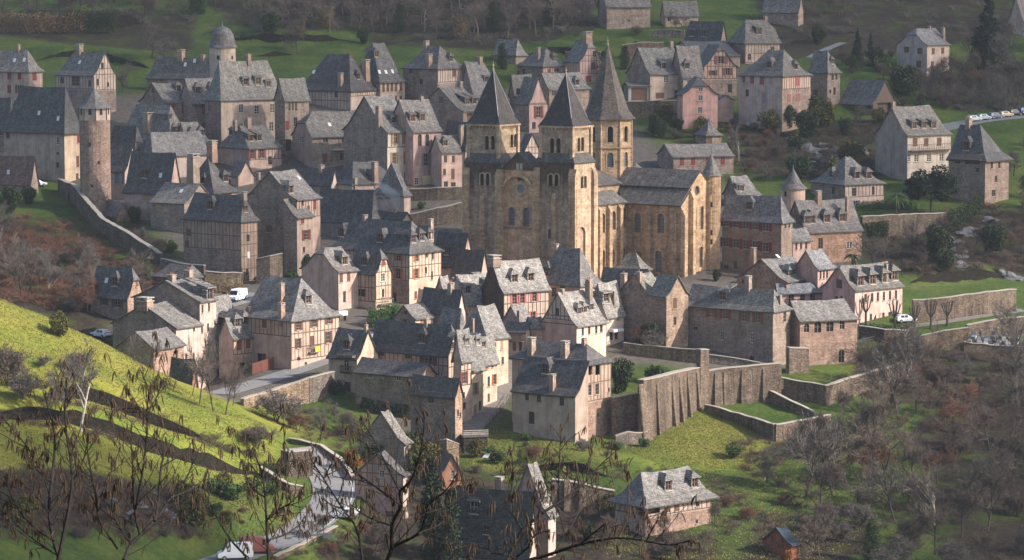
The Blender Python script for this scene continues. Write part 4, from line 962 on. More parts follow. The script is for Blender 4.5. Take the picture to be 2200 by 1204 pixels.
house('villa', 'villa with a pale four-sided roof and three dormers above the cedar garden', 1815, 395, 1742, 1899, 32, by=446, ridge='R', ry=336, hn=.8, hf=.8, wl='rubble', wr=T, cr=PLA, tim_r=(396, 425), win_l=[(1790, 410, 6, 16, 'b')], win_r=[(1835, 413, 10, 18, 'b'), (1876, 410, 6, 18, 'b'), (1838, 440, 9, 18, 's', BLUE)], dorm=[(1788, 375, 1.1, 'H'), (1838, 377, 1.2, 'S', 0, RED), (1863, 377, 1.2, 'S', 0, RED)])
house('pavilion', 'little square pavilion with a pointed slate roof behind the church', 1518, 288, 1494, 1550, 26, by=318, ridge='R', ry=254, hn=1, hf=1, win_r=[(1524, 302, 11, 16, 'd', BROWN)], cat='pavilion')
house('red_shuttered_barn', 'long low stone house with red shutters behind the church transept', 1447, 336, 1412, 1576, 16, by=384, ridge='R', ry=309, win_r=[(1465, 348, 9, 17, 'c', RED), (1489, 347, 9, 17, 'c', RED), (1520, 347, 8, 16, 'c', RED), (1553, 346, 9, 17, 'c', RED)])
house('sunlit_roof_house', 'small house with a pale roof just right of the stair turret', 1585, 416, 1555, 1632, 30, by=450, ridge='R', ry=377, dorm=[(1565, 405, 1.0, 'S', 1), (1592, 406, 1.0, 'S', 1)], hf=.6)
# --- abbey buildings right of the church
house('abbey_range', 'long abbey range with two rows of dark red arched windows right of the church', 1679, 474, 1552, 1703, 58, by=600, ridge='L', ry=421, hn=.6, wl='rubble', wr='rubble', cl=(.95, .8, .7), win_l=[(x, 479 + (x - 1580) * .12, 13, 20, 's', (.16, .035, .05)) for x in (1558, 1581, 1602, 1622, 1645)] + [(x, 523 + (x - 1580) * .12, 13, 20, 's', (.16, .035, .05)) for x in (1558, 1581, 1602, 1622, 1645)] + [(1580, 570, 8, 18, 'b'), (1560, 580, 10, 20, 'd', DARK)], win_r=[(1688, 484, 4, 14, 'b'), (1696, 483, 4, 14, 'b')], dorm=[(1611, 443, 1.3, 'S', 0, (.2, .05, .05))], chim=[(1618, 536, 13, 30, 'S')], rc=(.95, .98, 1.04))
house('long_abbey_wing', 'orange stone wing with four dormers behind the loggia of the abbey', 1735, 497, 1684, 1852, 26, by=572, ridge='R', ry=430, wl='rubble', wr='rubble', cr=(1.25, .98, .82), win_r=[(1763, 523, 10, 24, 'b'), (1825, 527, 12, 14, 'w')], dorm=[(1712, 474, 1.3), (1742, 472, 1.3), (1774, 470, 1.3), (1807, 468, 1.3)], chim=[(1758, 414, 14, 18, 'r'), (1820, 425, 9, 45, 'S')])
house('loggia', 'small pale-roofed loggia with narrow pink bays between the abbey wings', 1704, 516, 1680, 1742, 30, by=590, ridge='R', ry=490, wl=T, wr=T, cl=(.5, .36, .3), cr=(.56, .40, .33), win_r=[(1711, 527, 4, 20, 'b'), (1721, 526, 4, 20, 'b'), (1732, 525, 4, 20, 'b')], roofmat='slate', rc=(1.15, 1.17, 1.2), H=2.3)
house('refectory', 'stone gabled building with a row of four white dormers in the abbey court', 1690, 604, 1583, 1752, 46, by=660, ridge='R', ry=556, wl='rubble', wr='rubble', cl=(1.2, .95, .8), win_l=[(1596, 605, 6, 9, 'a')], dorm=[(1692, 586, .9, 'S', 0, WHITE), (1703, 584, .9, 'S', 0, WHITE), (1714, 582, .9, 'S', 0, WHITE), (1725, 580, .9, 'S', 0, WHITE)], sky_=[(1671, 551)])
house('lean_roofed_wing', 'pink wing with blue-grey roof and three slender windows in the abbey court', 1757, 576, 1708, 1796, 44, by=660, ridge='R', ry=538, wl=T, wr=T, cl=(.52, .33, .28), cr=(.56, .38, .31), win_r=[(1763, 590, 4, 20, 'b'), (1770, 589, 4, 20, 'b'), (1777, 588, 4, 20, 'b')], rc=(1.05, 1.1, 1.2), hf=.3)
house('gallery', 'low pink gallery with a blue-grey roof and arched openings in the abbey court', 1672, 625, 1668, 1768, 14, by=662, ridge='R', ry=609, wl=T, wr=T, cr=(.5, .33, .29), cl=(.5, .33, .29), win_r=[(1700, 642, 11, 22, 'a'), (1724, 641, 10, 20, 'a'), (1746, 640, 10, 20, 'a')], rc=(.95, 1.05, 1.2), H=1.4)
house('pink_abbey_house', 'large pink house with four dormers behind the two pollarded trees', 1837, 622, 1767, 1939, 40, by=698, ridge='R', ry=570, hn=('h', .85), wl=T, wr=T, cl=(.55, .35, .31), cr=(.64, .47, .40), win_l=[(1803, 610, 12, 19, 'c', BROWN), (1797, 645, 7, 18, 'a'), (1808, 645, 7, 18, 'a')], win_r=row([1860, 1874, 1886, 1899, 1912, 1925], 641, 5, 19, 'b', BROWN, -.12) + row([1871, 1885, 1898, 1911], 684, 5, 19, 'b', BROWN, -.1), dorm=[(1843, 605, 1.5), (1869, 601, 1.5), (1896, 597, 1.5), (1921, 592, 1.5)], chim=[(1904, 570, 7, 34, 'S')])
house('cloister_house', 'long stone house with four white windows and red shutters above the terrace walls', 1661, 667, 1472, 1698, 54, by=792, ridge='L', ry=622, hn=.55, wl='rubble', wr='rubble', win_l=[(1529, 671, 12, 23, 's', (.22, .07, .05)), (1558, 674, 12, 23, 's', (.22, .07, .05)), (1599, 679, 11, 23, 's', (.22, .07, .05)), (1628, 682, 11, 23, 's', (.22, .07, .05)), (1551, 721, 9, 20, 'w'), (1616, 726, 7, 22, 'w'), (1494, 706, 8, 8, 'b'), (1615, 772, 9, 12, 'd', DARK)], win_r=[(1686, 681, 6, 22, 'b')], dorm=[(1555, 636, 1.2, 'S', 1)], chim=[(1608, 597, 14, 24, 'r'), (1676, 637, 8, 16, 'H')])
house('lower_hall', 'stone hall with four round-headed windows and an arched door on the lawn', 1719, 687, 1682, 1842, 20, by=788, ridge='R', ry=645, hf=.25, wl='rubble', wr='rubble', cr=(1.18, 1.0, .9), win_r=[(1733, 705, 11, 18, 'a'), (1757, 703, 15, 24, 'a'), (1783, 701, 15, 23, 'a'), (1809, 698, 10, 18, 'a'), (1808, 765, 12, 28, 'a')], rc=(1.15, 1.15, 1.12))
house('garden_house', 'stone house with a mossy sunlit roof left of the cloister house', 1402, 637, 1322, 1436, 52, by=742, ridge='R', ry=588, wl='rubble', wr='rubble', win_r=[(1416, 655, 7, 22, 'c', TAN)], chim=[(1373, 588, 12, 22, 'H', 1)], rc=(1.1, 1.12, 1.0))
house('stone_gable_house', 'rough stone house with a pointed gable next to the cloister house', 1432, 634, 1395, 1479, 38, by=752, ridge='L', ry=592, wl='rubble', wr='rubble', cr=(1.2, 1.08, .92), win_r=[(1452, 609, 4, 11, 'c', BROWN), (1450, 652, 8, 23, 'c', BROWN), (1450, 690, 6, 18, 'b')])
house('church_square_house', 'wide dark roofed house behind the bright roofs at the foot of the church', 1375, 652, 1283, 1405, 62, by=690, ridge='L', ry=578, wl=T, cl=GREYP, rc=(.7, .72, .76), chim=[(1340, 592, 15, 26, 'S', 1)])
house('kiosk', 'small square building with a bright pyramid roof against the church wall', 1376, 578, 1320, 1397, 60, by=620, ridge='L', ry=544, hn=1, hf=1, wl='rubble', cat='building')
# --- below the church
house('pyramid_roof_house', 'pink house with a huge four-sided roof, one side bright, before the church front', 1246, 609, 1160, 1290, 52, by=702, ridge='L', ry=533, hn=.75, hf=.5, wl=T, wr=T, cl=(.50, .35, .29), cr=PINK, win_l=[(1190, 628, 9, 20, 'b'), (1209, 625, 10, 22, 'c', BROWN)], dorm=[(1167, 585, 1.3)], chim=[(1196, 527, 9, 10, 'r')])
house('portal_gable', 'small stone gabled porch before the church door', 1090, 598, 1076, 1142, 26, by=640, ridge='L', ry=556, cat='porch', H=2.4, wl='church_stone', wr='church_stone')
house('red_shutter_house', 'timbered house with pale sunlit roof, two dormers and pink-red shutters', 1082, 625, 1035, 1180, 34, by=716, ridge='R', ry=560, wl='rubble', wr=T, cl=GREYP, cr=(.58, .46, .36), tim_r=(626, 706), win_r=[(1105, 643, 9, 22, 's', PINKSH), (1122, 641, 9, 22, 's', PINKSH), (1148, 637, 9, 22, 's', PINKSH), (1145, 681, 9, 24, 's', PINKSH)], dorm=[(1103, 599, 1.25), (1138, 596, 1.25)], rc=(1.45, 1.42, 1.36), chim=[(1053, 556, 26, 20, 'r')])  # bright slate tint has the sun's glare painted in
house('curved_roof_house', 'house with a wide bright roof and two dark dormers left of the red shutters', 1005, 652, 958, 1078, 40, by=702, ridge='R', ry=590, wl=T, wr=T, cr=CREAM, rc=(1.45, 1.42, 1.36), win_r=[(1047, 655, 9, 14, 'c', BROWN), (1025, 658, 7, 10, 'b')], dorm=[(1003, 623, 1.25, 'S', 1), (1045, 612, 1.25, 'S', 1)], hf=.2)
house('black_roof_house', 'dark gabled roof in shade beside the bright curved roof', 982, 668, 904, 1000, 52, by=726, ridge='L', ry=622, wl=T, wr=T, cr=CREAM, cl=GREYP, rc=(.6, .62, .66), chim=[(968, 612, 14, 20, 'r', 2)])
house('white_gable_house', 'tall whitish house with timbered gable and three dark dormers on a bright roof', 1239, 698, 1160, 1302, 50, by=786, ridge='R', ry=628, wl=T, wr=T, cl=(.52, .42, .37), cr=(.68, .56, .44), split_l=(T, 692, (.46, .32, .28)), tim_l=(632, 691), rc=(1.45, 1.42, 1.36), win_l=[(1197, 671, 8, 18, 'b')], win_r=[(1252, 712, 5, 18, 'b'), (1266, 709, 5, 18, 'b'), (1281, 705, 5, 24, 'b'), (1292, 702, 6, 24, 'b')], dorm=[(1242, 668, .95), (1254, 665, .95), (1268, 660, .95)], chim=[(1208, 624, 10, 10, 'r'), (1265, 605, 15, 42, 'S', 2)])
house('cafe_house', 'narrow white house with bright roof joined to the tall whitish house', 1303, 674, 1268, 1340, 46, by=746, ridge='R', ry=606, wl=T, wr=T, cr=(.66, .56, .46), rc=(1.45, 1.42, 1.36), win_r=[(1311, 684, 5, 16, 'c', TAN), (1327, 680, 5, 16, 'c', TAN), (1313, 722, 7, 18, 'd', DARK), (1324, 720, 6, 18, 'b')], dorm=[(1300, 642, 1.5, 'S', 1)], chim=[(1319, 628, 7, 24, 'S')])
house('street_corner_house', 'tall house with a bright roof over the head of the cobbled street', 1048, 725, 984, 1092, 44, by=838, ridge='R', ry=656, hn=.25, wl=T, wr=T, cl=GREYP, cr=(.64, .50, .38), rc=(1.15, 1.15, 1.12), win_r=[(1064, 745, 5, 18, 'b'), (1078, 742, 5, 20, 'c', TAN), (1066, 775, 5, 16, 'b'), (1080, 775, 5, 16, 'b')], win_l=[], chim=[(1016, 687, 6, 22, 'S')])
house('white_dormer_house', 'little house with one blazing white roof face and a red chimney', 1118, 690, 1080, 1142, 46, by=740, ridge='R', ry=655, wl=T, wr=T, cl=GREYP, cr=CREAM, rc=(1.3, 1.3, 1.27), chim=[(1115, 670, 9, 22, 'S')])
house('wood_balcony_house', 'shaded house with a dark wooden balcony in the lane behind the street', 1130, 712, 1085, 1146, 62, by=775, ridge='L', ry=690, wl=T, wr=T, cl=(.42, .33, .29), cr=PLA, rc=(.8, .8, .82), win_l=[(1105, 745, 7, 18, 'b'), (1118, 745, 6, 18, 'd', DARK)], H=1.6)
house('lane_end_house', 'low brown house closing the lane right of the wooden balcony', 1142, 702, 1130, 1166, 20, by=772, ridge='R', ry=688, wl='rubble', wr='rubble', H=1.6)
house('small_lit_house', 'small stone gabled cottage with a sunlit roof beside the clipped hedge', 892, 683, 847, 930, 44, by=722, ridge='R', ry=654, wl='rubble', wr=T, cr=CREAM, win_l=[(871, 672, 6, 9, 'b'), (870, 690, 8, 9, 'b')], win_r=[(907, 690, 7, 8, 'c', ORANGE)], rc=(1.15, 1.15, 1.12))
house('hip_roof_house', 'grey hipped roof rising behind the long half-timbered front', 985, 734, 930, 1012, 48, by=800, ridge='L', ry=662, hn=.5, hf=.6, wl=T, wr=T, cl=GREYP, cr=CREAM, rc=(1, 1, 1), win_r=[(996, 728, 7, 14, 'b')])
house('long_timbered_house', 'half-timbered house with long dark roof and curtained windows above the stone sheds', 963, 758, 798, 990, 56, by=868, ridge='L', ry=697, hn=('h', .5), wl=T, wr=T, cl=(.48, .36, .29), cr=(.60, .45, .34), tim_l=(760, 812), tim_r=(740, 850), rc=(.68, .69, .72), win_l=[(876, 763, 12, 16, 'b'), (920, 772, 18, 22, 's', BROWN), (820, 760, 10, 10, 'c', RED), (945, 804, 12, 8, 'w')], win_r=[(975, 742, 7, 14, 'b'), (978, 782, 7, 20, 'b'), (978, 820, 8, 20, 'c', RED)], dorm=[(908, 728, 1.25)], chim=[(915, 688, 11, 16, 'r', 1)])
house('narrow_red_house', 'narrow timbered house with red-brown windows at the corner of the street', 990, 760, 975, 1013, 52, by=912, ridge='R', ry=708, wl=T, wr=T, cr=(.62, .46, .36), cl=(.5, .38, .3), tim_r=(762, 830), rc=(1.1, 1.1, 1.08), win_r=[(997, 772, 7, 22, 'c', (.16, .05, .06)), (997, 812, 8, 26, 's', RED), (996, 850, 6, 14, 'b'), (998, 872, 6, 14, 'b')], dorm=[(1003, 735, 1.0, 'S', 0)])
house('narrow_cream_house', 'narrow cream house with two dormers in the row along the cobbled street', 1012, 778, 1000, 1038, 52, by=898, ridge='R', ry=720, wl=T, wr=T, cr=(.66, .52, .38), cl=CREAM, rc=(1.15, 1.15, 1.12), win_r=[(1020, 790, 5, 18, 'c', TAN), (1032, 786, 5, 16, 'b'), (1022, 835, 6, 26, 's', TAN), (1021, 882, 6, 24, 'd', TAN), (1031, 872, 5, 20, 'b')], dorm=[(1030, 735, 1.0, 'S', 0), (1040, 733, .9, 'S', 0)])
house('narrow_street_house', 'last narrow house with orange shutters at the top of the cobbled street row', 1038, 772, 1018, 1068, 52, by=876, ridge='R', ry=722, wl=T, wr=T, cr=(.62, .47, .36), cl=(.45, .35, .29), rc=(1.15, 1.15, 1.12), win_r=[(1047, 785, 5, 18, 'c', ORANGE), (1058, 782, 5, 16, 'b'), (1050, 820, 5, 22, 'b'), (1062, 815, 5, 22, 's', ORANGE), (1050, 855, 5, 18, 'd', BROWN)], dorm=[(1037, 742, 1.0)])
house('gate_house', 'tall house with two big chimneys, timbered top floor and stone foot above the lawn', 1262, 781, 1100, 1313, 52, by=946, ymin=495, ridge='L', ry=739, hn=.8, hf=.6, wl=T, wr=T, cl=(.48, .36, .29), cr=(.44, .32, .25), split_r=('rubble', 866, (1.05, .88, .78)), tim_r=(783, 864), rc=(.82, .82, .84), win_r=[(1268, 794, 10, 24, 'o'), (1284, 794, 10, 24, 'o'), (1266, 838, 8, 24, 'b'), (1283, 836, 8, 24, 'b'), (1308, 838, 3, 9, 'b'), (1285, 892, 4, 9, 'b')], win_l=[], chim=[(1142, 730, 17, 28, 'S', 0), (1214, 738, 18, 28, 'S'), (1256, 730, 12, 9, 'r')])
house('lean_to_house', 'stained cream house with a long dark lean-to roof in front of the gate house', 1236, 848, 1102, 1264, 56, Y=504.0, ridge='L', ry=775, shed=True, wl=T, wr=T, cl=(.48, .385, .31), cr=(.42, .32, .26), rc=(.66, .67, .7), win_l=[(1132, 852, 8, 17, 'b'), (1158, 856, 9, 17, 'b'), (1207, 863, 10, 18, 'b'), (1142, 898, 12, 26, 'd', DARK)], dorm=[(1174, 793, 1.25)], chim=[(1187, 808, 14, 30, 'S')])
# --- left part of the lower village
house('orchard_mill', 'house with wide shuttered window and dark roof behind the bare trees at left', 274, 636, 195, 309, 56, by=700, ymin=520, ridge='L', ry=575, hn=('h', .55), wl='rubble', wr='rubble', cr=(1.2, 1.0, .85), rc=(.75, .76, .78), win_l=[(252, 651, 11, 20, 's', BROWN), (224, 648, 8, 16, 's', BROWN)], win_r=[(294, 608, 5, 17, 'c', BROWN)], dorm=[(248, 606, 1.3)], sky_=[(229, 603)])
house('stone_mill_upper', 'tall stone building with a wide bare gable and rows of slit windows beside the lane', 429, 647, 287, 464, 57, Y=547.3, ridge='R', ry=603, wr=T, cr=(.58, .46, .39), flare=False, win_r=[(435, 664, 4, 18, 'b'), (449, 660, 4, 18, 'b'), (434, 707, 4, 18, 'b'), (447, 704, 4, 18, 'b')], dorm=[(437, 634, 1.6, 'S', 1)], chim=[(368, 596, 18, 14, 'r', 2), (405, 586, 18, 16, 'S', 3)], rc=(1.05, 1.05, 1.05))
house('stone_mill_lower', 'lower stone gabled building in front, half hidden by the grassy spur', 378, 703, 242, 432, 57, Y=541, ridge='R', ry=653, wr=T, cr=(.58, .46, .39), flare=False, win_r=[(417, 702, 4, 20, 'b'), (400, 770, 4, 20, 'b'), (416, 768, 4, 20, 'b')], chim=[(312, 648, 30, 14, 'r')], rc=(1.08, 1.08, 1.06))
house('stone_mill_end', 'end section of the long stone building towards the lane', 461, 683, 424, 507, 57, Y=551, ridge='R', ry=637, wr=T, cr=(.58, .46, .39), flare=False, win_r=[(462, 690, 4, 20, 'b'), (475, 686, 8, 20, 'b'), (491, 682, 8, 20, 'b'), (461, 750, 5, 20, 'b'), (476, 748, 5, 20, 'b'), (490, 744, 5, 20, 'b'), (470, 805, 14, 26, 'd', (.12, .1, .08))], rc=(1.08, 1.08, 1.06))
house('lane_house', 'small house with twin dormers, timbered floor and stone ground floor with an open door', 501, 724, 470, 551, 46, by=815, ymin=520, ridge='R', ry=682, wl=T, wr=T, cr=(.54, .38, .28), split_r=('rubble', 766, (1.3, 1.15, 1.0)), tim_r=(725, 764), win_r=[(513, 742, 9, 22, 'c', (.2, .06, .05)), (533, 738, 9, 22, 'c', (.2, .06, .05)), (519, 795, 14, 30, 'o'), (547, 757, 3, 14, 'b')], dorm=[(508, 694, 1.2), (526, 689, 1.2)], chim=[(534, 662, 10, 22, 'S')], rc=(1.05, 1.05, 1.05))
house('spur_shed', 'low stone shed whose gable shows behind the grassy crest', 330, 748, 254, 395, 57, Y=528, ridge='R', ry=712, cr=(1.2, 1.0, .9), flare=False, rc=(.95, .95, .95), cat='shed')
house('low_dark_shed', 'low dark-roofed brick shed at the foot of the slit-windowed building', 411, 816, 366, 420, 62, Y=520, ridge='L', ry=770, rc=(.6, .6, .6), wl='rubble', wr='rubble', cl=(.9, .55, .42), cr=(.95, .6, .45), cat='shed', flare=False)
house('timbered_inn', 'broad half-timbered house with moss-edged bright roof beside the lane', 625, 686, 515, 729, 50, by=795, ymin=520, ridge='L', ry=597, hn=.55, hf=.1, wl=T, wr=T, cl=(.46, .34, .27), cr=(.54, .41, .32), tim_l=(690, 725), tim_r=(688, 776), rc=(.9, .9, .9), win_l=[(568, 695, 10, 20, 'c', BROWN), (562, 775, 18, 30, 'o')], win_r=[(641, 700, 8, 20, 's', BROWN), (675, 692, 8, 22, 's', BROWN), (707, 686, 8, 20, 's', BROWN), (641, 738, 6, 22, 's', BROWN), (671, 734, 9, 24, 'd', BROWN), (705, 725, 8, 26, 's', BROWN), (657, 782, 5, 8, 'd', DARK)], dorm=[(660, 645, 1.3, 'H')], chim=[(605, 612, 12, 28, 'S', 1), (605, 655, 14, 32, 'S', 2)])
house('pink_wing', 'pink gabled wing with grey roof left of the timbered terrace house', 727, 582, 648, 770, 44, by=668, ymin=520, ridge='R', ry=532, hn=('h', .7), wl=T, wr=T, cl=(.50, .36, .29), cr=(.60, .44, .36), win_r=[(733, 597, 7, 20, 'c', BROWN), (749, 594, 7, 20, 'c', BROWN), (740, 638, 6, 24, 'd', DARK)], dorm=[(735, 560, 1.2)], chim=[(700, 536, 11, 22, 'H')])
house('terrace_house', 'timbered house with dark roof, balcony and barred window above the terrace', 807, 585, 752, 841, 52, by=668, ymin=520, ridge='L', ry=534, hn=('h', .55), wl=T, wr=T, cl=(.50, .38, .29), cr=(.62, .48, .36), tim_l=(587, 650), tim_r=(565, 645), rc=(.78, .78, .8), win_l=[(774, 629, 11, 16, 's', DARK)], win_r=[(824, 565, 6, 12, 'c', RED), (823, 596, 9, 18, 'w'), (823, 630, 5, 18, 'b')], dorm=[(785, 562, 1.2)])
house('great_timbered_house', 'big timbered house with long dark roof, orange shutters and bright right front', 879, 542, 712, 948, 50, by=655, ymin=530, ridge='L', ry=474, hn=.75, hf=.4, wl=T, wr=T, cl=(.50, .38, .30), cr=(.66, .50, .38), tim_l=(544, 605), tim_r=(544, 600), split_l=('rubble', 606), rc=(.68, .69, .72), win_l=[(856, 552, 10, 18, 's', ORANGE), (855, 588, 10, 24, 's', ORANGE), (848, 643, 7, 28, 'd', DARK)], win_r=[(895, 552, 6, 20, 's', ORANGE), (917, 546, 5, 14, 'b'), (930, 550, 4, 16, 'b'), (894, 588, 7, 22, 's', ORANGE), (915, 581, 5, 14, 'b'), (928, 592, 4, 18, 'b'), (893, 634, 5, 16, 'c', RED)], dorm=[(820, 512, 1.25), (733, 500, 1.25), (885, 514, 1.2, 'H'), (903, 510, 1.2, 'H'), (922, 507, 1.2, 'H')], chim=[(926, 473, 10, 34, 'H'), (783, 465, 11, 14, 'r')])
house('shaded_gable_house', 'shaded house with dark roof and timbered right gable left of the church foot', 990, 566, 930, 1019, 48, by=630, ymin=530, ridge='L', ry=500, wl=T, wr=T, cl=(.5, .38, .32), cr=(.54, .40, .32), tim_r=(505, 560), rc=(.62, .64, .68), win_r=[(994, 534, 6, 14, 'b'), (1000, 565, 6, 16, 'b')], win_l=[(955, 572, 6, 14, 's', (.15, .16, .2))], dorm=[(960, 540, 1.2)])
house('black_gable_house', 'house with black gabled roof right in front of the north tower foot', 1030, 590, 972, 1050, 50, by=650, ymin=530, ridge='L', ry=537, wl=T, wr=T, cl=PINK, cr=PINK, rc=(.6, .61, .64), win_r=[(1037, 600, 6, 14, 'b')])
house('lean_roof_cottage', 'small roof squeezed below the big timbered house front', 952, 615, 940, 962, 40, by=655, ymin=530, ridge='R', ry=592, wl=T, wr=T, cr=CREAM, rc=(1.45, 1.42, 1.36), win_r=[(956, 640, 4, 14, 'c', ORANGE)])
house('slate_hall', 'big house with a plain black-grey front roof below the upper street', 798, 470, 682, 815, 58, by=530, ymin=530, ridge='L', ry=408, wl=T, wr=T, cl=(.24, .21, .2), rc=(.66, .68, .72), hn=.2)
house('dormer_hall', 'house with a spreading roof and two dormers where the smoke rises', 868, 418, 800, 882, 38, by=470, ymin=530, ridge='R', ry=384, hn=.5, wl=T, wr=T, cr=PLA, rc=(1, 1, 1.02), dorm=[(830, 436, 1.3, 'H'), (812, 436, 1.2, 'H')], H=6.5)
house('smoking_house', 'dark low house in shade with the smoking chimney', 865, 470, 800, 882, 50, by=520, ymin=530, ridge='L', ry=455, wl=T, wr=T, cl=(.4, .32, .28), cr=PLA, rc=(.62, .64, .68), chim=[(850, 456, 9, 12, 'r')])
house('twin_hip_house', 'dark house with two hipped roof faces below the merchant house', 757, 395, 700, 862, 40, by=440, ymin=530, ridge='R', ry=347, hn=.8, hf=.8, wl=T, wr=T, cl=CREAM, cr=(.4, .33, .29), rc=(.72, .73, .76), dorm=[(800, 384, 1.2, 'S')], chim=[(805, 352, 14, 40, 'S'), (763, 385, 9, 14, 'S', 1)])
house('white_wall_house', 'little house with a white wall and red chimneys below the farmhouse', 712, 392, 655, 725, 50, by=432, ymin=530, ridge='L', ry=362, wl=T, wr=T, cr=(.64, .55, .45), cl=GREYP, rc=(.8, .8, .84), chim=[(690, 366, 12, 22, 'r', 1)])
house('tool_shed', 'tiny gabled stone shed beside the long descending wall', 250, 462, 218, 278, 24, by=478, ridge='L', ry=434, wl='rubble', wr='rubble', cr=(1.1, .85, .75), win_r=[(254, 460, 10, 10, 'o')], cat='shed')
house('ruined_cottage', 'low hipped cottage with two tall chimneys just above the stone gable', 400, 596, 328, 440, 56, by=622, ymin=530, ridge='L', ry=572, hn=.3, hf=.8, cr=(1.3, 1.2, 1.0), wr='drystone', rc=(.8, .8, .8), H=2.2)
# --- lower middle
house('roadside_house', 'house with steep dark roof, lit gable and balcony door at the bend of the lane', 767, 768, 706, 813, 54, by=846, ymin=505, ridge='L', ry=708, hn=0, wl=T, wr=T, cl=(.50, .39, .30), cr=(.62, .48, .36), rc=(.82, .82, .84), win_l=[(744, 784, 11, 28, 'w'), (747, 832, 12, 22, 'd', DARK)], dorm=[(747, 741, 1.2)], chim=[(788, 700, 8, 24, 'r', 1)])
house('stone_barn_house', 'long stone outbuilding with three little white windows below the timbered house', 902, 808, 763, 936, 56, by=905, ymin=500, ridge='L', ry=779, wl='rubble', wr='rubble', rc=(.8, .8, .82), cr=(1.3, 1.12, .92), win_l=[(794, 806, 9, 13, 'w'), (822, 808, 5, 10, 'w'), (856, 812, 10, 13, 'w')])
house('gate_tower_house', 'stone house with barred window and arched gateway at the street foot', 978, 846, 882, 993, 56, by=972, ymin=490, ridge='L', ry=812, wl='rubble', wr='rubble', rc=(.8, .8, .82), cr=(1.3, 1.12, .95), win_l=[(926, 856, 13, 21, 'b')], win_r=[(984, 888, 4, 14, 'b'), (989, 893, 3, 12, 'b')])
house('pink_roadside_house', 'pink timbered gabled house right beside the bending road', 866, 1020, 762, 877, 66, by=1120, ymin=440, ridge='R', ry=972, wl=T, wr=T, cl=(.50, .33, .27), cr=(.48, .36, .3), tim_l=(985, 1050), rc=(.85, .85, .85), win_l=[(820, 1018, 11, 15, 'w'), (836, 1058, 14, 25, 'c', (.3, .09, .06)), (790, 1062, 10, 22, 'b'), (835, 1108, 14, 18, 'd', DARK)])
house('orchard_barn', 'steep gabled barn with one pale roof side among the orchard trees', 868, 950, 772, 882, 64, by=1012, ymin=470, ridge='R', ry=884, wr=T, rc=(1.1, 1.06, 1.0), cr=(.40, .33, .28), cat='barn')
house('orange_hut', 'small orange-pink wooden gabled hut below the terrace rail', 950, 1012, 938, 992, 10, by=1052, ymin=440, ridge='L', ry=977, wl=T, wr=T, cl=(.4, .2, .12), cr=(.42, .22, .14), win_r=[(956, 1020, 16, 20, 'w'), (973, 1020, 8, 20, 'w')], cat='hut', rc=(.6, .6, .6))
house('dark_roofed_cottage', 'cottage with a broad dark mossy roof and one white dormer at the bottom edge', 1135, 1178, 975, 1152, 62, by=1225, ymin=430, ridge='L', ry=1056, wl=T, wr=T, cl=(.54, .38, .30), cr=PINK, rc=(.62, .62, .63), dorm=[(1019, 1092, 1.4, 'S', 0, WHITE), (1045, 1140, 1.0, 'S', 0)], win_l=[(1010, 1190, 12, 18, 'b')])
house('blue_shutter_house', 'steep gabled pink house with blue shutters and a slate-hung gable', 1178, 1104, 1092, 1194, 58, by=1200, ymin=430, ridge='R', ry=996, wl=T, wr=T, cl=(.50, .34, .29), cr=(.52, .41, .36), rc=(1.0, 1.0, .98), win_l=[(1113, 1043, 9, 11, 'w'), (1128, 1086, 14, 14, 's', (.12, .2, .36)), (1135, 1125, 10, 24, 'c', (.12, .2, .36))], dorm=[(1168, 1076, 1.0)], chim=[(1073, 1030, 18, 60, 'H')])
house('lower_farmhouse', 'lone timbered house with pale hipped roof and two dormers below the meadow', 1387, 1079, 1322, 1528, 40, by=1156, ymin=430, ridge='R', ry=1015, hn=.62, hf=.5, wl=T, wr=T, cl=(.47, .36, .3), cr=(.48, .37, .31), tim_r=(1082, 1112), split_r=('rubble', 1114, (1.02, .87, .8)), tim_l=(1082, 1110), rc=(1.02, 1.02, 1.0), over=.9, win_l=[(1375, 1095, 10, 20, 'o')], win_r=[(1405, 1093, 26, 22, 'o'), (1436, 1090, 9, 22, 'c', BROWN), (1455, 1088, 9, 20, 'c', BROWN), (1499, 1080, 8, 18, 'b'), (1497, 1121, 5, 9, 'b')], dorm=[(1431, 1043, 1.2), (1488, 1037, 1.2)])
house('tarp_shed', 'small rust-red shed under a blue tarpaulin at the lower right', 1700, 1168, 1638, 1714, 40, by=1204, ymin=430, ridge='R', ry=1132, wl='rubble', wr=T, cl=(1.1, .5, .33), cr=(.26, .11, .07), roofmat='tarp', rc=(1, 1, 1), cat='shed', H=2.0)

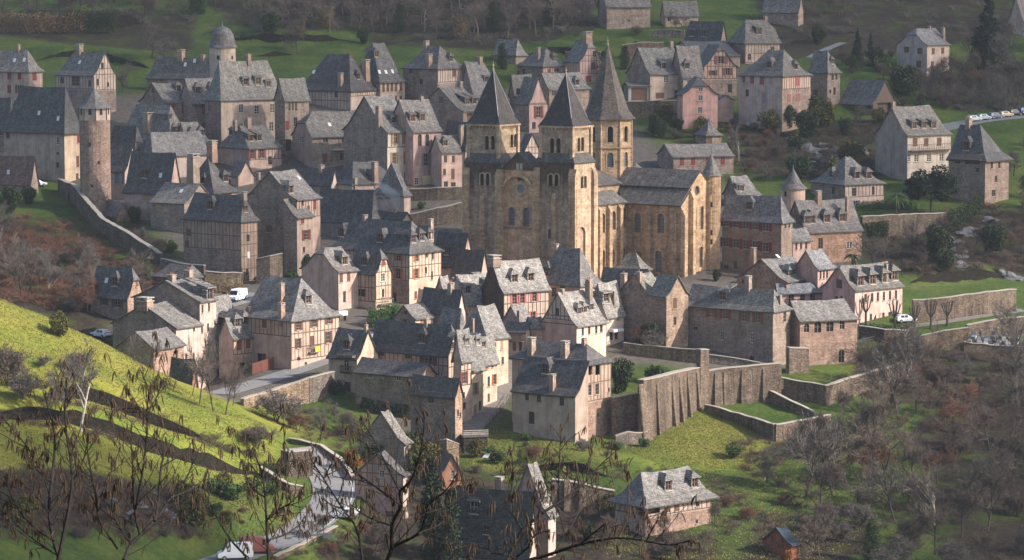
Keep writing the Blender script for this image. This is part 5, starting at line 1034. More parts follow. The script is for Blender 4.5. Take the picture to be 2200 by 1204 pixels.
# ------------------------------------------------------------------ abbey church
def slab_roof(polys, mats, dz=.22):
    verts, faces, uvs = [], [], []; cache = {}
    for P in polys:
        P = [Vector(p) for p in P]; nn = (P[1] - P[0]).cross(P[2] - P[0]).normalized()
        if nn.z < 0: P = P[::-1]; nn = -nn
        uu = Vector((0, 0, 1)).cross(nn); uu = uu.normalized() if uu.length > 1e-4 else Vector((1, 0, 0)); vv = nn.cross(uu)
        ix = []
        for p in P:
            k = tuple(round(c_, 3) for c_ in p)
            if k not in cache: cache[k] = len(verts); verts.append(tuple(p))
            ix.append(cache[k])
        faces.append(ix); uvs.append([(p.dot(uu), p.dot(vv)) for p in P])
    V2, F, UVf = thick(verts, faces, uvs, dz)
    return mesh_of('roof', V2, F, mats, UVf)
class Frame:
    """local plan frame of a monument: origin, heading, and photo helpers"""
    def __init__(s, px, py, Y, a):
        c0 = at(px, py, Y); s.base = gz(c0.x, c0.y); s.o = Vector((c0.x, c0.y, s.base)); s.a = R(a)
        s.M = Matrix.Translation(s.o) @ Matrix.Rotation(s.a, 4, 'Z'); s.Mi = s.M.inverted(); s.O = s.Mi @ Vector((0, 0, CZ))
    def z(s, x, y, row): w = s.M @ Vector((x, y, 0)); return z_for(w.x, w.y, row) - s.base
    def hit(s, o2, n2, px, py):                       # local point where the sight line meets the vertical plane through o2 with normal n2
        d = s.Mi.to_3x3() @ ray(px, py); nn = Vector((n2[0], n2[1], 0)); t = nn.dot(Vector((o2[0], o2[1], 0)) - s.O) / nn.dot(d)
        return s.O + d * t
def panel(F, root, o2, d2, L, z0, z1, wins=(), mat='church_stone', col=(1, 1, 1), depth=.45, top=None, name='wall', glass='church_glass', blind=False):
    """masonry face from o2 along d2; outward is to the right of d2; wins: (px, py, w, h, kind) photo boxes"""
    n2 = (d2[1], -d2[0])
    P = lambda u, z, d: (o2[0] + d2[0] * u - n2[0] * d, o2[1] + d2[1] * u - n2[1] * d, z)
    poly = [(0, z0), (L, z0), (L, z1)] + (top or []) + [(0, z1)]
    holes = []; out = []
    for q in wins:
        x, y, w, h = q[:4]; kind = q[4] if len(q) > 4 else 'a'
        if kind.startswith('m'):                      # metres: u centre, z centre
            ua, ub, za, zb = x - w / 2, x + w / 2, y - h / 2, y + h / 2
        else:
            pa, pb = F.hit(o2, n2, x - w / 2, y), F.hit(o2, n2, x + w / 2, y)
            ua, ub = sorted(((pa - Vector((o2[0], o2[1], 0))).xy.dot(Vector(d2)), (pb - Vector((o2[0], o2[1], 0))).xy.dot(Vector(d2))))
            za, zb = F.hit(o2, n2, x, y + h / 2).z, F.hit(o2, n2, x, y - h / 2).z
        ua, ub = max(ua, .15), min(ub, L - .15)
        za, zb = max(za, z0 + .1), min(zb, z1 - .1)
        if ub - ua < .25 or zb - za < .3: continue
        if kind[-1] == 'o':
            r = (zb - za) / 2; cu, cz = (ua + ub) / 2, (za + zb) / 2; h_ = [(cu + r * math.cos(t), cz + r * math.sin(t)) for t in np.linspace(0, 2 * math.pi, 17)[:-1]]
        else: h_ = arch_pts(ua, ub, za, zb, 10)
        holes.append(h_); out.append((h_, ua, ub, za, zb, kind))
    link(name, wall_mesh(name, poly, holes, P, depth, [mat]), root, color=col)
    for h_, ua, ub, za, zb, kind in out:
        g = 'church_stone' if 'b' in kind else ('glass' if 'v' in kind else glass)
        wo = link('window', mesh_of('window', [P(u, z, depth * .95) for u, z in h_], [list(range(len(h_)))], [g]), root, color=(.8, .75, .7))
        if 'b' in kind: continue
        mb = MB()                                     # moulded surround
        cu, cz = (ua + ub) / 2, sum(p[1] for p in h_) / len(h_)
        ring = [(cu + (u - cu) * 1.0 + (.22 if u > cu else -.22), z + (.22 if z > za + .6 * (zb - za) else 0)) for u, z in h_]
        for (a, b_, c_, d_) in zip(h_, h_[1:] + h_[:1], ring[1:] + ring[:1], ring):
            if abs(a[1] - za) < 1e-6 and abs(b_[1] - za) < 1e-6: continue
            mb.face([P(*a, -.08), P(*b_, -.08), P(*c_, -.08), P(*d_, -.08)]); mb.face([P(*d_, -.08), P(*c_, -.08), P(*c_, 0.02), P(*d_, 0.02)]); mb.face([P(*a, -.08), P(*b_, -.08), P(*b_, .05), P(*a, .05)])
        mb.build('surround', ['church_stone'], wo, (1.18, 1.1, 1.0))
        if 'v' in kind or (ub - ua) < .8: continue
        mb = MB()
        for k in range(1, 6):
            z = za + (zb - za) * k / 6; ps = [P(ua, z - .03, depth * .8), P(ub, z - .03, depth * .8), P(ub, z + .03, depth * .8), P(ua, z + .03, depth * .8)]
            if k < 5: mb.face(ps)
        mb.build('glazing_bar', ['iron'], wo)
def buttress(root, x0, x1, y0, y1, z0, z1, col=(1, 1, 1), slope=None, axis='y-', mat='church_stone'):
    """square pier with a weathered sloping top"""
    mb = MB(); zs = z1 - (slope or 1.0); p = [(x0, y0), (x1, y0), (x1, y1), (x0, y1)]
    tops = {'y-': (zs, zs, z1, z1), 'x-': (zs, z1, z1, zs), 'x+': (z1, zs, zs, z1), 'y+': (z1, z1, zs, zs)}[axis]
    b_ = [(*q, z0) for q in p]; t = [(*q, z) for q, z in zip(p, tops)]
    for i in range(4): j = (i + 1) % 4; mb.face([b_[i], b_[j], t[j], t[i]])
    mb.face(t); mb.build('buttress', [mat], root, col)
stone_mat('church_dark', .6, (.47, .39, .31), (.34, .265, .20), (.60, .48, .355), streak=.5)
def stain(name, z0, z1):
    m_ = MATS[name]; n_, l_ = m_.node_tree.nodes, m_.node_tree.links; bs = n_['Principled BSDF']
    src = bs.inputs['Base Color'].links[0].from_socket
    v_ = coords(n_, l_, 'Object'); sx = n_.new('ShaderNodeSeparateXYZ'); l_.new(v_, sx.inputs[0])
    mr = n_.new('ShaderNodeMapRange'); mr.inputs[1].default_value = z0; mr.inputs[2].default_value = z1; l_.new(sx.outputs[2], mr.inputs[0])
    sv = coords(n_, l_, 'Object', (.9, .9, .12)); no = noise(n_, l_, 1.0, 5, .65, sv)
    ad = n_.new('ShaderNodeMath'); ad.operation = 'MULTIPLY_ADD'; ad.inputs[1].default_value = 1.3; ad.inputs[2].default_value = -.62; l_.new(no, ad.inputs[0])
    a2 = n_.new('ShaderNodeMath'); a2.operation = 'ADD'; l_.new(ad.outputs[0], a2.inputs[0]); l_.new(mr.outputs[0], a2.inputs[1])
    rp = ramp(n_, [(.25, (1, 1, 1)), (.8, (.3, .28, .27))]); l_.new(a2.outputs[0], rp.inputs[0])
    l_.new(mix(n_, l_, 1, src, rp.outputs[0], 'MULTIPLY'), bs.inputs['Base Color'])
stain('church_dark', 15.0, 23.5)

def church():
    F = Frame(1234, 420, 602, 55)
    root = empty('abbey_church', F.o, F.a, 'great ochre stone abbey church with twin west towers and an octagonal spired crossing tower', 'church')
    LF = 26.0; C1 = (1.05, .98, .9)
    Z = F.z
    b0 = -5.0
    # --- west towers
    for nm, y0, wS, wW_, wL, lowy, tip, eav in (('south', 0.0, 7.0, None, None, 9.3, 158, 275), ('north', 17.2, 7.0, None, None, 8.8, 148, 271)):
        y1 = y0 + lowy
        zsh = Z(0, y0 + 4, 350); D = 7.2
        s = nm == 'south'
        zm = Z(0, y0, 425)                            # the upper part of the shaft is black with lichen
        wwest = [(1183, 388, 9, 26, 'v'), (1196, 388, 9, 26, 'v')] if s else [(1036, 386, 8, 26, 'v'), (1048, 386, 8, 26, 'v')]
        wlow = [(1183, 502, 10, 22), ] if s else [(1038, 491, 10, 22), (1037, 534, 14, 24)]
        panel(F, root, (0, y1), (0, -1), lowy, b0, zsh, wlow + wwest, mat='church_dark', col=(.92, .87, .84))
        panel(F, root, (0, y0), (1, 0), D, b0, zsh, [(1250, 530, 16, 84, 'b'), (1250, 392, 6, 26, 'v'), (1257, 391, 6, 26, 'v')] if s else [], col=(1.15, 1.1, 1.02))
        panel(F, root, (D, y0), (0, 1), lowy, b0, zsh); panel(F, root, (D, y1), (-1, 0), D, b0, zsh)
        for (xa, xb, ya, yb, ax, tp) in ((-.6, .0, y0 - .55, y0 + 1.1, 'x-', 1.0), (-.6, 0, y1 - 1.3, y1 + .1, 'x-', 1.0), (-.6, 0, y0 + lowy * .5 - .5, y0 + lowy * .5 + .4, 'x-', .5),
                                     (-.05, 1.2, y0 - .6, y0, 'y-', 1.0), (D - 1.2, D + .1, y0 - .6, y0, 'y-', 1.0)):
            zt = Z(0, y0 + 4, 362 if tp == 1.0 else 415)
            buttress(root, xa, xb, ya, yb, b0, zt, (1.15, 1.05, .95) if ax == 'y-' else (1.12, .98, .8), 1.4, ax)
        # weathered skirt below the belfry
        xb, yb0, yb1 = .55, y0 + .9, y0 + .9 + 7.2; xe = xb + 6.3
        ze = Z(0, y0 + 4, 343) + 1.2
        A = [(-.1, y0 - .1, zsh), (D + .1, y0 - .1, zsh), (D + .1, y1 + .1, zsh), (-.1, y1 + .1, zsh)]; B = [(xb, yb0, ze), (xe, yb0, ze), (xe, yb1, ze), (xb, yb1, ze)]
        link('skirt_roof', slab_roof([[A[i], A[(i + 1) % 4], B[(i + 1) % 4], B[i]] for i in range(4)], ['slate']), root, color=(.55, .52, .5))
        # belfry with paired openings
        zc = Z(0, y0 + 4, eav); zb0 = zsh - .2
        wx = [(1186, 313, 10, 32, 'v'), (1200, 313, 10, 32, 'v')] if s else [(1046, 307, 9, 30, 'v'), (1059, 307, 9, 30, 'v')]
        sx = [(1243, 311, 6, 30, 'v'), (1251, 310, 6, 30, 'v')] if s else [(1099, 303, 6, 28, 'v'), (1107, 302, 6, 28, 'v')]
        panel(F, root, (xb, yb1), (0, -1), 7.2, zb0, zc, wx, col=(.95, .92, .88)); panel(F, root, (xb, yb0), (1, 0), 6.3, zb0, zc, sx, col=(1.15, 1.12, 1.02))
        panel(F, root, (xe, yb0), (0, 1), 7.2, zb0, zc); panel(F, root, (xe, yb1), (-1, 0), 6.3, zb0, zc)
        for (cx_, cy_) in ((xb, yb0), (xe, yb0), (xb, yb1), (xe, yb1)):
            mb = MB(); mb.box(cx_ - .35, cx_ + .35, cy_ - .35, cy_ + .35, zb0, zc - .05); mb.build('pilaster', ['church_stone'], root, (1.2, 1.1, 1.0))
        mb = MB(); mb.box(xb - .5, xe + .5, yb0 - .5, yb1 + .5, zc - .02, zc + .3)
        for k in range(9):                            # corbels under the cornice
            t = (k + .5) / 9
            mb.box(xb - .42, xb - .02, yb0 + 7.2 * t - .13, yb0 + 7.2 * t + .13, zc - .4, zc - .02); mb.box(xb + 6.3 * t - .12, xb + 6.3 * t + .12, yb0 - .42, yb0 - .02, zc - .4, zc - .02)
        mb.build('cornice', ['church_stone'], root, (1.2, 1.1, 1.0))
        # pyramid spire, slightly flared
        cx_, cy_ = (xb + xe) / 2, (yb0 + yb1) / 2; zt = Z(cx_, cy_, tip); polys = []
        rings = [(1.13, zc + .3), (.86, zc + 1.9), (0.0, zt)]
        def cn(f): hx, hy = 3.15 * f, 3.6 * f; return [(cx_ - hx, cy_ - hy), (cx_ + hx, cy_ - hy), (cx_ + hx, cy_ + hy), (cx_ - hx, cy_ + hy)]
        for (f0, z0_), (f1, z1_) in zip(rings, rings[1:]):
            a_, b_ = cn(f0), cn(f1)
            for i in range(4):
                j = (i + 1) % 4
                polys.append([(*a_[i], z0_), (*a_[j], z0_), (*b_[j], z1_), (*b_[i], z1_)] if f1 > 0 else [(*a_[i], z0_), (*a_[j], z0_), (cx_, cy_, zt)])
        sp_ = link('spire', slab_roof(polys, ['slate'], .1), root, color=(.30, .265, .255))
        mb = MB()
        for i in range(4): mb.tube((*cn(.87)[i], zc + 1.9), (cx_, cy_, zt), .08, .06, 5)
        mb.build('hip_lead', ['zinc'], sp_, (1, 1, 1))
        mb = MB(); mb.lathe(cx_, cy_, [(.16, zt - .4), (.2, zt + .1), (.08, zt + .3), (.22, zt + .6), (.06, zt + .9), (.03, zt + 1.6)], 8); mb.build('finial', ['church_stone'], sp_, (1, 1, 1))
    # --- centre of the front: gable, blind arch, oculus, pair of windows
    ya, yb = 9.3, 17.2; Lc = yb - ya; zg = Z(.3, 13, 366); za_ = Z(.3, 13, 330)
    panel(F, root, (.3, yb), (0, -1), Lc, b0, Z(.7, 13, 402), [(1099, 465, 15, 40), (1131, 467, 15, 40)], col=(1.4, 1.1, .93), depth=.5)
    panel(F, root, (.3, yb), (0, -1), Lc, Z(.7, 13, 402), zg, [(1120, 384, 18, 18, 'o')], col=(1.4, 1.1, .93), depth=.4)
    # oculus ring
    pc = F.hit((.3, 0), (-1, 0), 1119, 406)
    mb = MB()
    for k in range(20):
        t0, t1 = 2 * math.pi * k / 20, 2 * math.pi * (k + 1) / 20
        for r0, r1, xx in ((.85, 1.35, .18), (1.35, 1.6, .1)):
            mb.face([(xx, pc.y + r0 * math.cos(t0), pc.z + r0 * math.sin(t0)), (xx, pc.y + r0 * math.cos(t1), pc.z + r0 * math.sin(t1)), (xx, pc.y + r1 * math.cos(t1), pc.z + r1 * math.sin(t1)), (xx, pc.y + r1 * math.cos(t0), pc.z + r1 * math.sin(t0))])
    oc = mb.build('oculus', ['church_stone'], root, (1.2, 1.1, 1.0))
    link('pane', mesh_of('pane', [(.22, pc.y + .86 * math.cos(t), pc.z + .86 * math.sin(t)) for t in np.linspace(0, 2 * math.pi, 17)[:-1]], [list(range(16))], ['church_glass']), oc)
    # great arch over the front: a proud band of voussoirs
    cy_ = (ya + yb) / 2; r_ = Lc / 2 - .35; zsp = Z(0, 13, 418); mb = MB()
    for k in range(24):
        t0, t1 = math.pi * k / 24, math.pi * (k + 1) / 24; f = lambda r, t, x: (x, cy_ + r * math.cos(t), zsp + r * .95 * math.sin(t))
        mb.face([f(r_, t0, -.25), f(r_, t1, -.25), f(r_ + .5, t1, -.25), f(r_ + .5, t0, -.25)]); mb.face([f(r_, t0, -.25), f(r_, t1, -.25), f(r_, t1, .35), f(r_, t0, .35)]); mb.face([f(r_ + .5, t0, -.25), f(r_ + .5, t1, -.25), f(r_ + .5, t1, .35), f(r_ + .5, t0, .35)])
    mb.build('blind_arch', ['church_stone'], root, (1.5, 1.3, 1.0))
    mb = MB(); zs_ = Z(.7, 13, 489); mb.box(.0, .5, ya, yb, zs_ - .2, zs_ + .15); mb.build('string_course', ['church_stone'], root, (.8, .7, .6))
    # gable above
    P = [(.1, ya, zg), (.1, yb, zg), (.1, cy_, za_)]
    link('gable', mesh_of('gable', P + [(p[0] + .7, p[1], p[2]) for p in P], [[0, 1, 2], [3, 5, 4], [0, 2, 5, 3], [1, 4, 5, 2], [0, 3, 4, 1]], ['church_dark']), root, color=(1, .95, .9))
    pg = F.hit((.1, 0), (-1, 0), 1116, 358); mb = MB(); mb.box(.04, .14, pg.y - .75, pg.y - .1, pg.z - .7, pg.z + .6); mb.box(.04, .14, pg.y + .1, pg.y + .75, pg.z - .7, pg.z + .6); mb.build('gable_light', ['sill'], root)
    link('gable_roof', slab_roof([[(-.1, ya - .2, zg - .1), (4, ya - .2, zg - .1), (4, cy_, za_ + .25), (-.1, cy_, za_ + .25)], [(-.1, yb + .2, zg - .1), (4, yb + .2, zg - .1), (4, cy_, za_ + .25), (-.1, cy_, za_ + .25)]], ['slate']), root, color=(.6, .58, .56))
    # --- nave with aisles
    xt, xm, xE = 24.4, 27.8, 35.0; yn = 3.9; ym = 7.4; ysouth = -8.9; yc = 13.1; ynorth = 35.0
    zea = Z(20, yn, 434); zeu = Z(20, ym, 396); zr = Z(20, yc, 362)
    nw = [(1295, 480, 9, 42), (1318, 474, 9, 40), (1341, 468, 9, 40), (1296, 556, 8, 36, 'b'), (1317, 552, 8, 32, 'b'), (1339, 548, 8, 32, 'b')]
    panel(F, root, (7, yn), (1, 0), xt - 7, b0, zea, nw, col=(1.15, 1.05, .92))
    panel(F, root, (7, 2 * yc - yn), (1, 0), xt - 7, b0, zea)
    for px in (1285, 1306, 1329):
        p = F.hit((0, yn), (0, 1), px, 470); buttress(root, p.x - .5, p.x + .5, yn - .8, yn, b0, zea - .3, (1.25, 1.12, .95), 1.0, 'y-')
    link('aisle_roof', slab_roof([[(7, yn - .5, zea - .25), (xt, yn - .5, zea - .25), (xt, ym, zea + 2.0), (7, ym, zea + 2.0)]], ['slate']), root, color=(1.05, 1.03, .98))
    panel(F, root, (7, ym), (1, 0), xm - 7, zea, zeu, col=(1.1, 1.0, .9))
    link('nave_roof', slab_roof([[(3, ym - .5, zeu - .2), (xm, ym - .5, zeu - .2), (xm, yc, zr), (3, yc, zr)], [(3, 2 * yc - ym, zeu - .2), (xm, 2 * yc - ym, zeu - .2), (xm, yc, zr), (3, yc, zr)]], ['slate']), root, color=(.8, .78, .74))
    # --- transept with west aisle
    ztA = Z(xt, ysouth + 4, 437); ztU = Z(xm, ysouth, 400); ztR = Z((xm + xE) / 2, ysouth, 366)
    LT = yn - ysouth
    tw = [(1370, 478, 14, 42), (1420, 480, 15, 42), (1415, 562, 15, 46), (1372, 556, 14, 32, 'b')]
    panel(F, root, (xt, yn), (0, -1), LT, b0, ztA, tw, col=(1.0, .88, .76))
    for px, row_ in ((1394, 442), (1448, 448)):
        p = F.hit((xt, 0), (-1, 0), px, 500); buttress(root, xt - .6, xt, p.y - .6, p.y + .6, b0, ztA - 1.2, (1.0, .9, .8), .8, 'x-')
    panel(F, root, (xt, 2 * yc - ysouth - 4), (0, -1), 12, b0, ztA)
    link('transept_aisle_roof', slab_roof([[(xt - .5, ysouth - .3, ztA - .3), (xt - .5, yn + 1, ztA - .3), (xm, yn + 4, ztU - .5), (xm, ysouth - .3, ztU - .5)]], ['slate']), root, color=(.85, .83, .8))
    panel(F, root, (xm, yn + 8), (0, -1), LT + 8, ztA, ztU, col=(1, .9, .8))
    # south end: aisle bay and gabled centre with its rose
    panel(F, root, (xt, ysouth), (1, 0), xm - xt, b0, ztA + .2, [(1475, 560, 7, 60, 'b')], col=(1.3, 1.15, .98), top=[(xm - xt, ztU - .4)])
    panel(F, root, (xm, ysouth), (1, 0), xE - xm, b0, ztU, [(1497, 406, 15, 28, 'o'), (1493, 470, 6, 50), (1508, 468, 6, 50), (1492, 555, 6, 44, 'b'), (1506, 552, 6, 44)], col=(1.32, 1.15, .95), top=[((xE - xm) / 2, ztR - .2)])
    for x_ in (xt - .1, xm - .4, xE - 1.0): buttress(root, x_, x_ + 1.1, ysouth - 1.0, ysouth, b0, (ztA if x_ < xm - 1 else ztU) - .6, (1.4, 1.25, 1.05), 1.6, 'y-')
    panel(F, root, (xE, ysouth), (0, 1), 40, b0, ztU)
    xr_ = (xm + xE) / 2
    link('transept_roof', slab_roof([[(xm - .5, ysouth - .2, ztU - .35), (xm - .5, ynorth, ztU - .35), (xr_, ynorth, ztR), (xr_, ysouth - .2, ztR)], [(xE + .5, ysouth - .2, ztU - .35), (xE + .5, ynorth, ztU - .35), (xr_, ynorth, ztR), (xr_, ysouth - .2, ztR)]], ['slate']), root, color=(.82, .8, .77))
    panel(F, root, (xE, ynorth), (-1, 0), xE - xm, b0, ztU)
    # choir beyond the crossing
    zch = Z(40, yc, 372)
    mb = MB(); mb.lathe(xE + 7, yc, [(7.5, b0), (7.5, zch - 4)], 18); mb.build('apse_wall', ['church_stone'], root, C1)
    mb = MB(); mb.lathe(xE + 7, yc, [(8, zch - 4.3), (0.05, zch + 2.0)], 18); mb.build('apse_roof', ['slate'], root, (1.2, 1.2, 1.15))
    # --- octagonal crossing tower
    cx_, cy_ = xr_, yc; ro = 5.05; zb_, zm_, ze_ = ztR - 2.8, Z(cx_, cy_ - ro, 318), Z(cx_, cy_ - ro, 256)
    zb_ = Z(cx_, cy_ - ro, 372) - 1.0
    k0 = -R(55) - math.pi / 2 + math.pi / 8 + R(6)
    oc = [(cx_ + ro * math.cos(k0 + math.pi / 4 * i), cy_ + ro * math.sin(k0 + math.pi / 4 * i)) for i in range(8)]
    for i in range(8):
        a_, b_ = oc[i], oc[(i + 1) % 8]; L = math.dist(a_, b_); d2 = ((b_[0] - a_[0]) / L, (b_[1] - a_[1]) / L)
        panel(F, root, a_, d2, L, zm_, ze_, [(L / 2, (zm_ + ze_) / 2 - .1, 1.15, 3.2, 'mv')], col=(1.1, 1.0, .9)); panel(F, root, a_, d2, L, zb_, zm_, [(L / 2, (zb_ + zm_) / 2 + .7, 1.3, 3.0, 'm')], col=(1.12, .98, .82), depth=.3)
        mb = MB(); mb.tube((*a_, zb_), (*a_, ze_), .22, .22, 8); mb.build('angle_shaft', ['church_stone'], root, (1.15, 1.0, .85))
    mb = MB(); mb.lathe(cx_, cy_, [(ro + .05, zm_ - .2), (ro + .3, zm_ - .05), (ro + .3, zm_ + .15), (ro, zm_ + .3)], 8, rot=k0); mb.lathe(cx_, cy_, [(ro, ze_ - .4), (ro + .35, ze_ - .1), (ro + .35, ze_ + .1), (ro, ze_ + .1)], 8, rot=k0); mb.build('cornice', ['church_stone'], root, (.95, .85, .72))
    zt = Z(cx_, cy_, 92); Hs = zt - ze_
    mb = MB(); mb.lathe(cx_, cy_, [(ro + .95, ze_ - .05), (ro + .1, ze_ + .8), (4.45, ze_ + 1.7), (3.8, ze_ + 3.6), (1.95, ze_ + Hs * .58), (.04, zt)], 8, rot=k0)
    sp_ = mb.build('spire', ['slate'], root, (.55, .48, .44))
    mb = MB(); mb.lathe(cx_, cy_, [(.2, zt - .7), (.3, zt - .2), (.1, zt), (.24, zt + .3), (.05, zt + .6), (.03, zt + 1.3)], 8); mb.build('finial', ['church_stone'], sp_, (1, 1, 1))
    # --- round stair turret at the south-east corner
    pt = F.hit((0, ysouth - .3), (0, 1), 1531, 450); x_, y_ = pt.x, ysouth - .3 + .4; rt = 1.95
    zt0, zt1 = Z(x_, y_, 378), Z(x_, y_, 329)
    mb = MB(); mb.lathe(x_, y_, [(rt + .1, b0), (rt, 4), (rt, zt0), (rt + .2, zt0 + .15)], 20); mb.build('stair_turret', ['church_stone'], root, (1.15, .98, .82), smooth=True)
    mb = MB(); mb.lathe(x_, y_, [(rt + .35, zt0 + .05), (rt * .75, zt0 + 1.2), (.03, zt1)], 16); mb.build('turret_roof', ['slate'], root, (1, 1, .98))
    mb = MB(); mb.tube((x_, y_, zt1 - .1), (x_, y_, zt1 + .9), .06, .03, 6); mb.build('finial', ['iron'], root)
    mb = MB()
    for row_ in (440, 500, 520): p = F.hit((0, y_ - rt), (0, 1), 1530, row_); mb.box(p.x - .15, p.x + .15, y_ - rt - .02, y_ - rt + .3, p.z - .5, p.z + .5)
    mb.build('slit_window', ['glass'], root)
    return F
CH = church()

# ------------------------------------------------------------------ towers and turrets of the village
def round_tower(name, label, px, r_px, by, row_eave, row_tip, mat, col, k=24, cap='cone', lantern=None, ymin=505, faceted=0, Y=None, over=.5, roof_col=(.85, .85, .85), wins=()):
    if Y is None: Y = ground(px, by, ymin).y
    c0 = at(px, row_eave, Y); r = r_px * Y / FPX; base = gz(c0.x, c0.y); He = c0.z - base; zt = z_for(c0.x, c0.y, row_tip) - base
    root = empty(name, (c0.x, c0.y, base), 0, label, 'tower')
    mb = MB(); mb.lathe(0, 0, [(r * 1.04, -4), (r, He * .4), (r, He if not lantern else z_for(c0.x, c0.y, lantern) - base)], k); mb.build('wall', [mat], root, col, smooth=not faceted)
    if lantern:
        zl = z_for(c0.x, c0.y, lantern) - base
        mb = MB(); mb.lathe(0, 0, [(r * 1.02, zl), (r * 1.02, He)], 8, rot=.2); mb.build('lantern_wall', ['plaster'], root, PLA)
        for i in range(8):
            t = .2 + math.pi / 8 + i * math.pi / 4; rr_ = r * 1.02 * math.cos(math.pi / 8)
            mb = MB(); mb.box(-.3, .3, -.06, .06, He - 1.5, He - .15); mb.build('window', ['glass'], root, None, (rr_ * math.cos(t), rr_ * math.sin(t), 0), (0, 0, t + math.pi / 2))
            t2 = .2 + i * math.pi / 4; mb = MB(); mb.tube((r * 1.03 * math.cos(t2), r * 1.03 * math.sin(t2), zl), (r * 1.03 * math.cos(t2), r * 1.03 * math.sin(t2), He), .12, .12, 5); mb.build('timber', ['timber'], root)
    mb = MB()
    if cap == 'dome': prof = [(r + over, He - .1), (r * 1.0, He + .5), (r * .93, He + (zt - He) * .35), (r * .82, He + (zt - He) * .6), (r * .55, He + (zt - He) * .82), (r * .18, He + (zt - He) * .93), (.02, zt)]
    else: prof = [(r + over, He - .15), (r * .72, He + (zt - He) * .24), (.02, zt)]
    mb.lathe(0, 0, prof, faceted or 20, rot=.2); mb.build('roof', ['slate'], root, roof_col, smooth=(cap == 'dome'))
    mb = MB(); mb.lathe(0, 0, [(.12, zt - .2), (.15, zt), (.05, zt + .2), (.1, zt + .35), (.02, zt + .9)], 6); mb.build('finial', ['zinc'], root)
    for (x, y, w, h) in wins:
        a_ = math.asin(max(-1, min(1, (x - px) / r_px))); t = -math.pi / 2 + a_; z = z_for(c0.x + r * math.cos(t), c0.y + r * math.sin(t), y) - base; ww, hh = w * Y / FPX, h * Y / FPX
        mb = MB(); mb.box(-ww / 2, ww / 2, -.05, .2, -hh / 2, hh / 2); mb.build('window', ['glass'], root, None, (r * math.cos(t), r * math.sin(t), z), (0, 0, a_))
    return root
round_tower('round_tower', 'tall round stone tower with timbered lantern and pointed roof beside the manor', 203, 33, 452, 231, 188, 'rubble', (1.12, .98, .9), lantern=258, faceted=8, over=.7, wins=[(196, 310, 5, 8), (215, 350, 4, 6), (200, 400, 4, 6)])
round_tower('domed_tower', 'round tower with a bell-shaped slate dome above the mansion', 478, 28, 212, 101, 54, 'plaster', (.52, .43, .35), cap='dome', Y=736, over=.55, wins=[(471, 124, 6, 9), (500, 124, 4, 8)])
round_tower('garden_turret', 'round pink turret with a conical slate roof behind the abbey wing', 1704, 26, 470, 404, 362, 'plaster', (.54, .38, .31), Y=668, wins=[(1686, 417, 5, 11)])
def spirelet():
    Y = ground(1737, 640, 505).y; c0 = at(1737, 596, Y); b = gz(c0.x, c0.y)
    root = empty('bell_turret', (c0.x, c0.y, b), R(30), 'slender square turret with a pointed lead spire in the abbey court', 'turret')
    zt = z_for(c0.x, c0.y, 558) - b; He = c0.z - b
    mb = MB(); mb.box(-.7, .7, -.7, .7, -2, He); mb.build('shaft', ['plaster'], root, (.6, .44, .3))
    mb = MB(); mb.prism([(-1, -1), (1, -1), (1, 1), (-1, 1)], He - .05, He + .5, 0, .55); mb.prism([(-.55, -.55), (.55, -.55), (.55, .55), (-.55, .55)], He + .5, zt, 0, .02, False); mb.build('spire', ['zinc'], root)
spirelet()

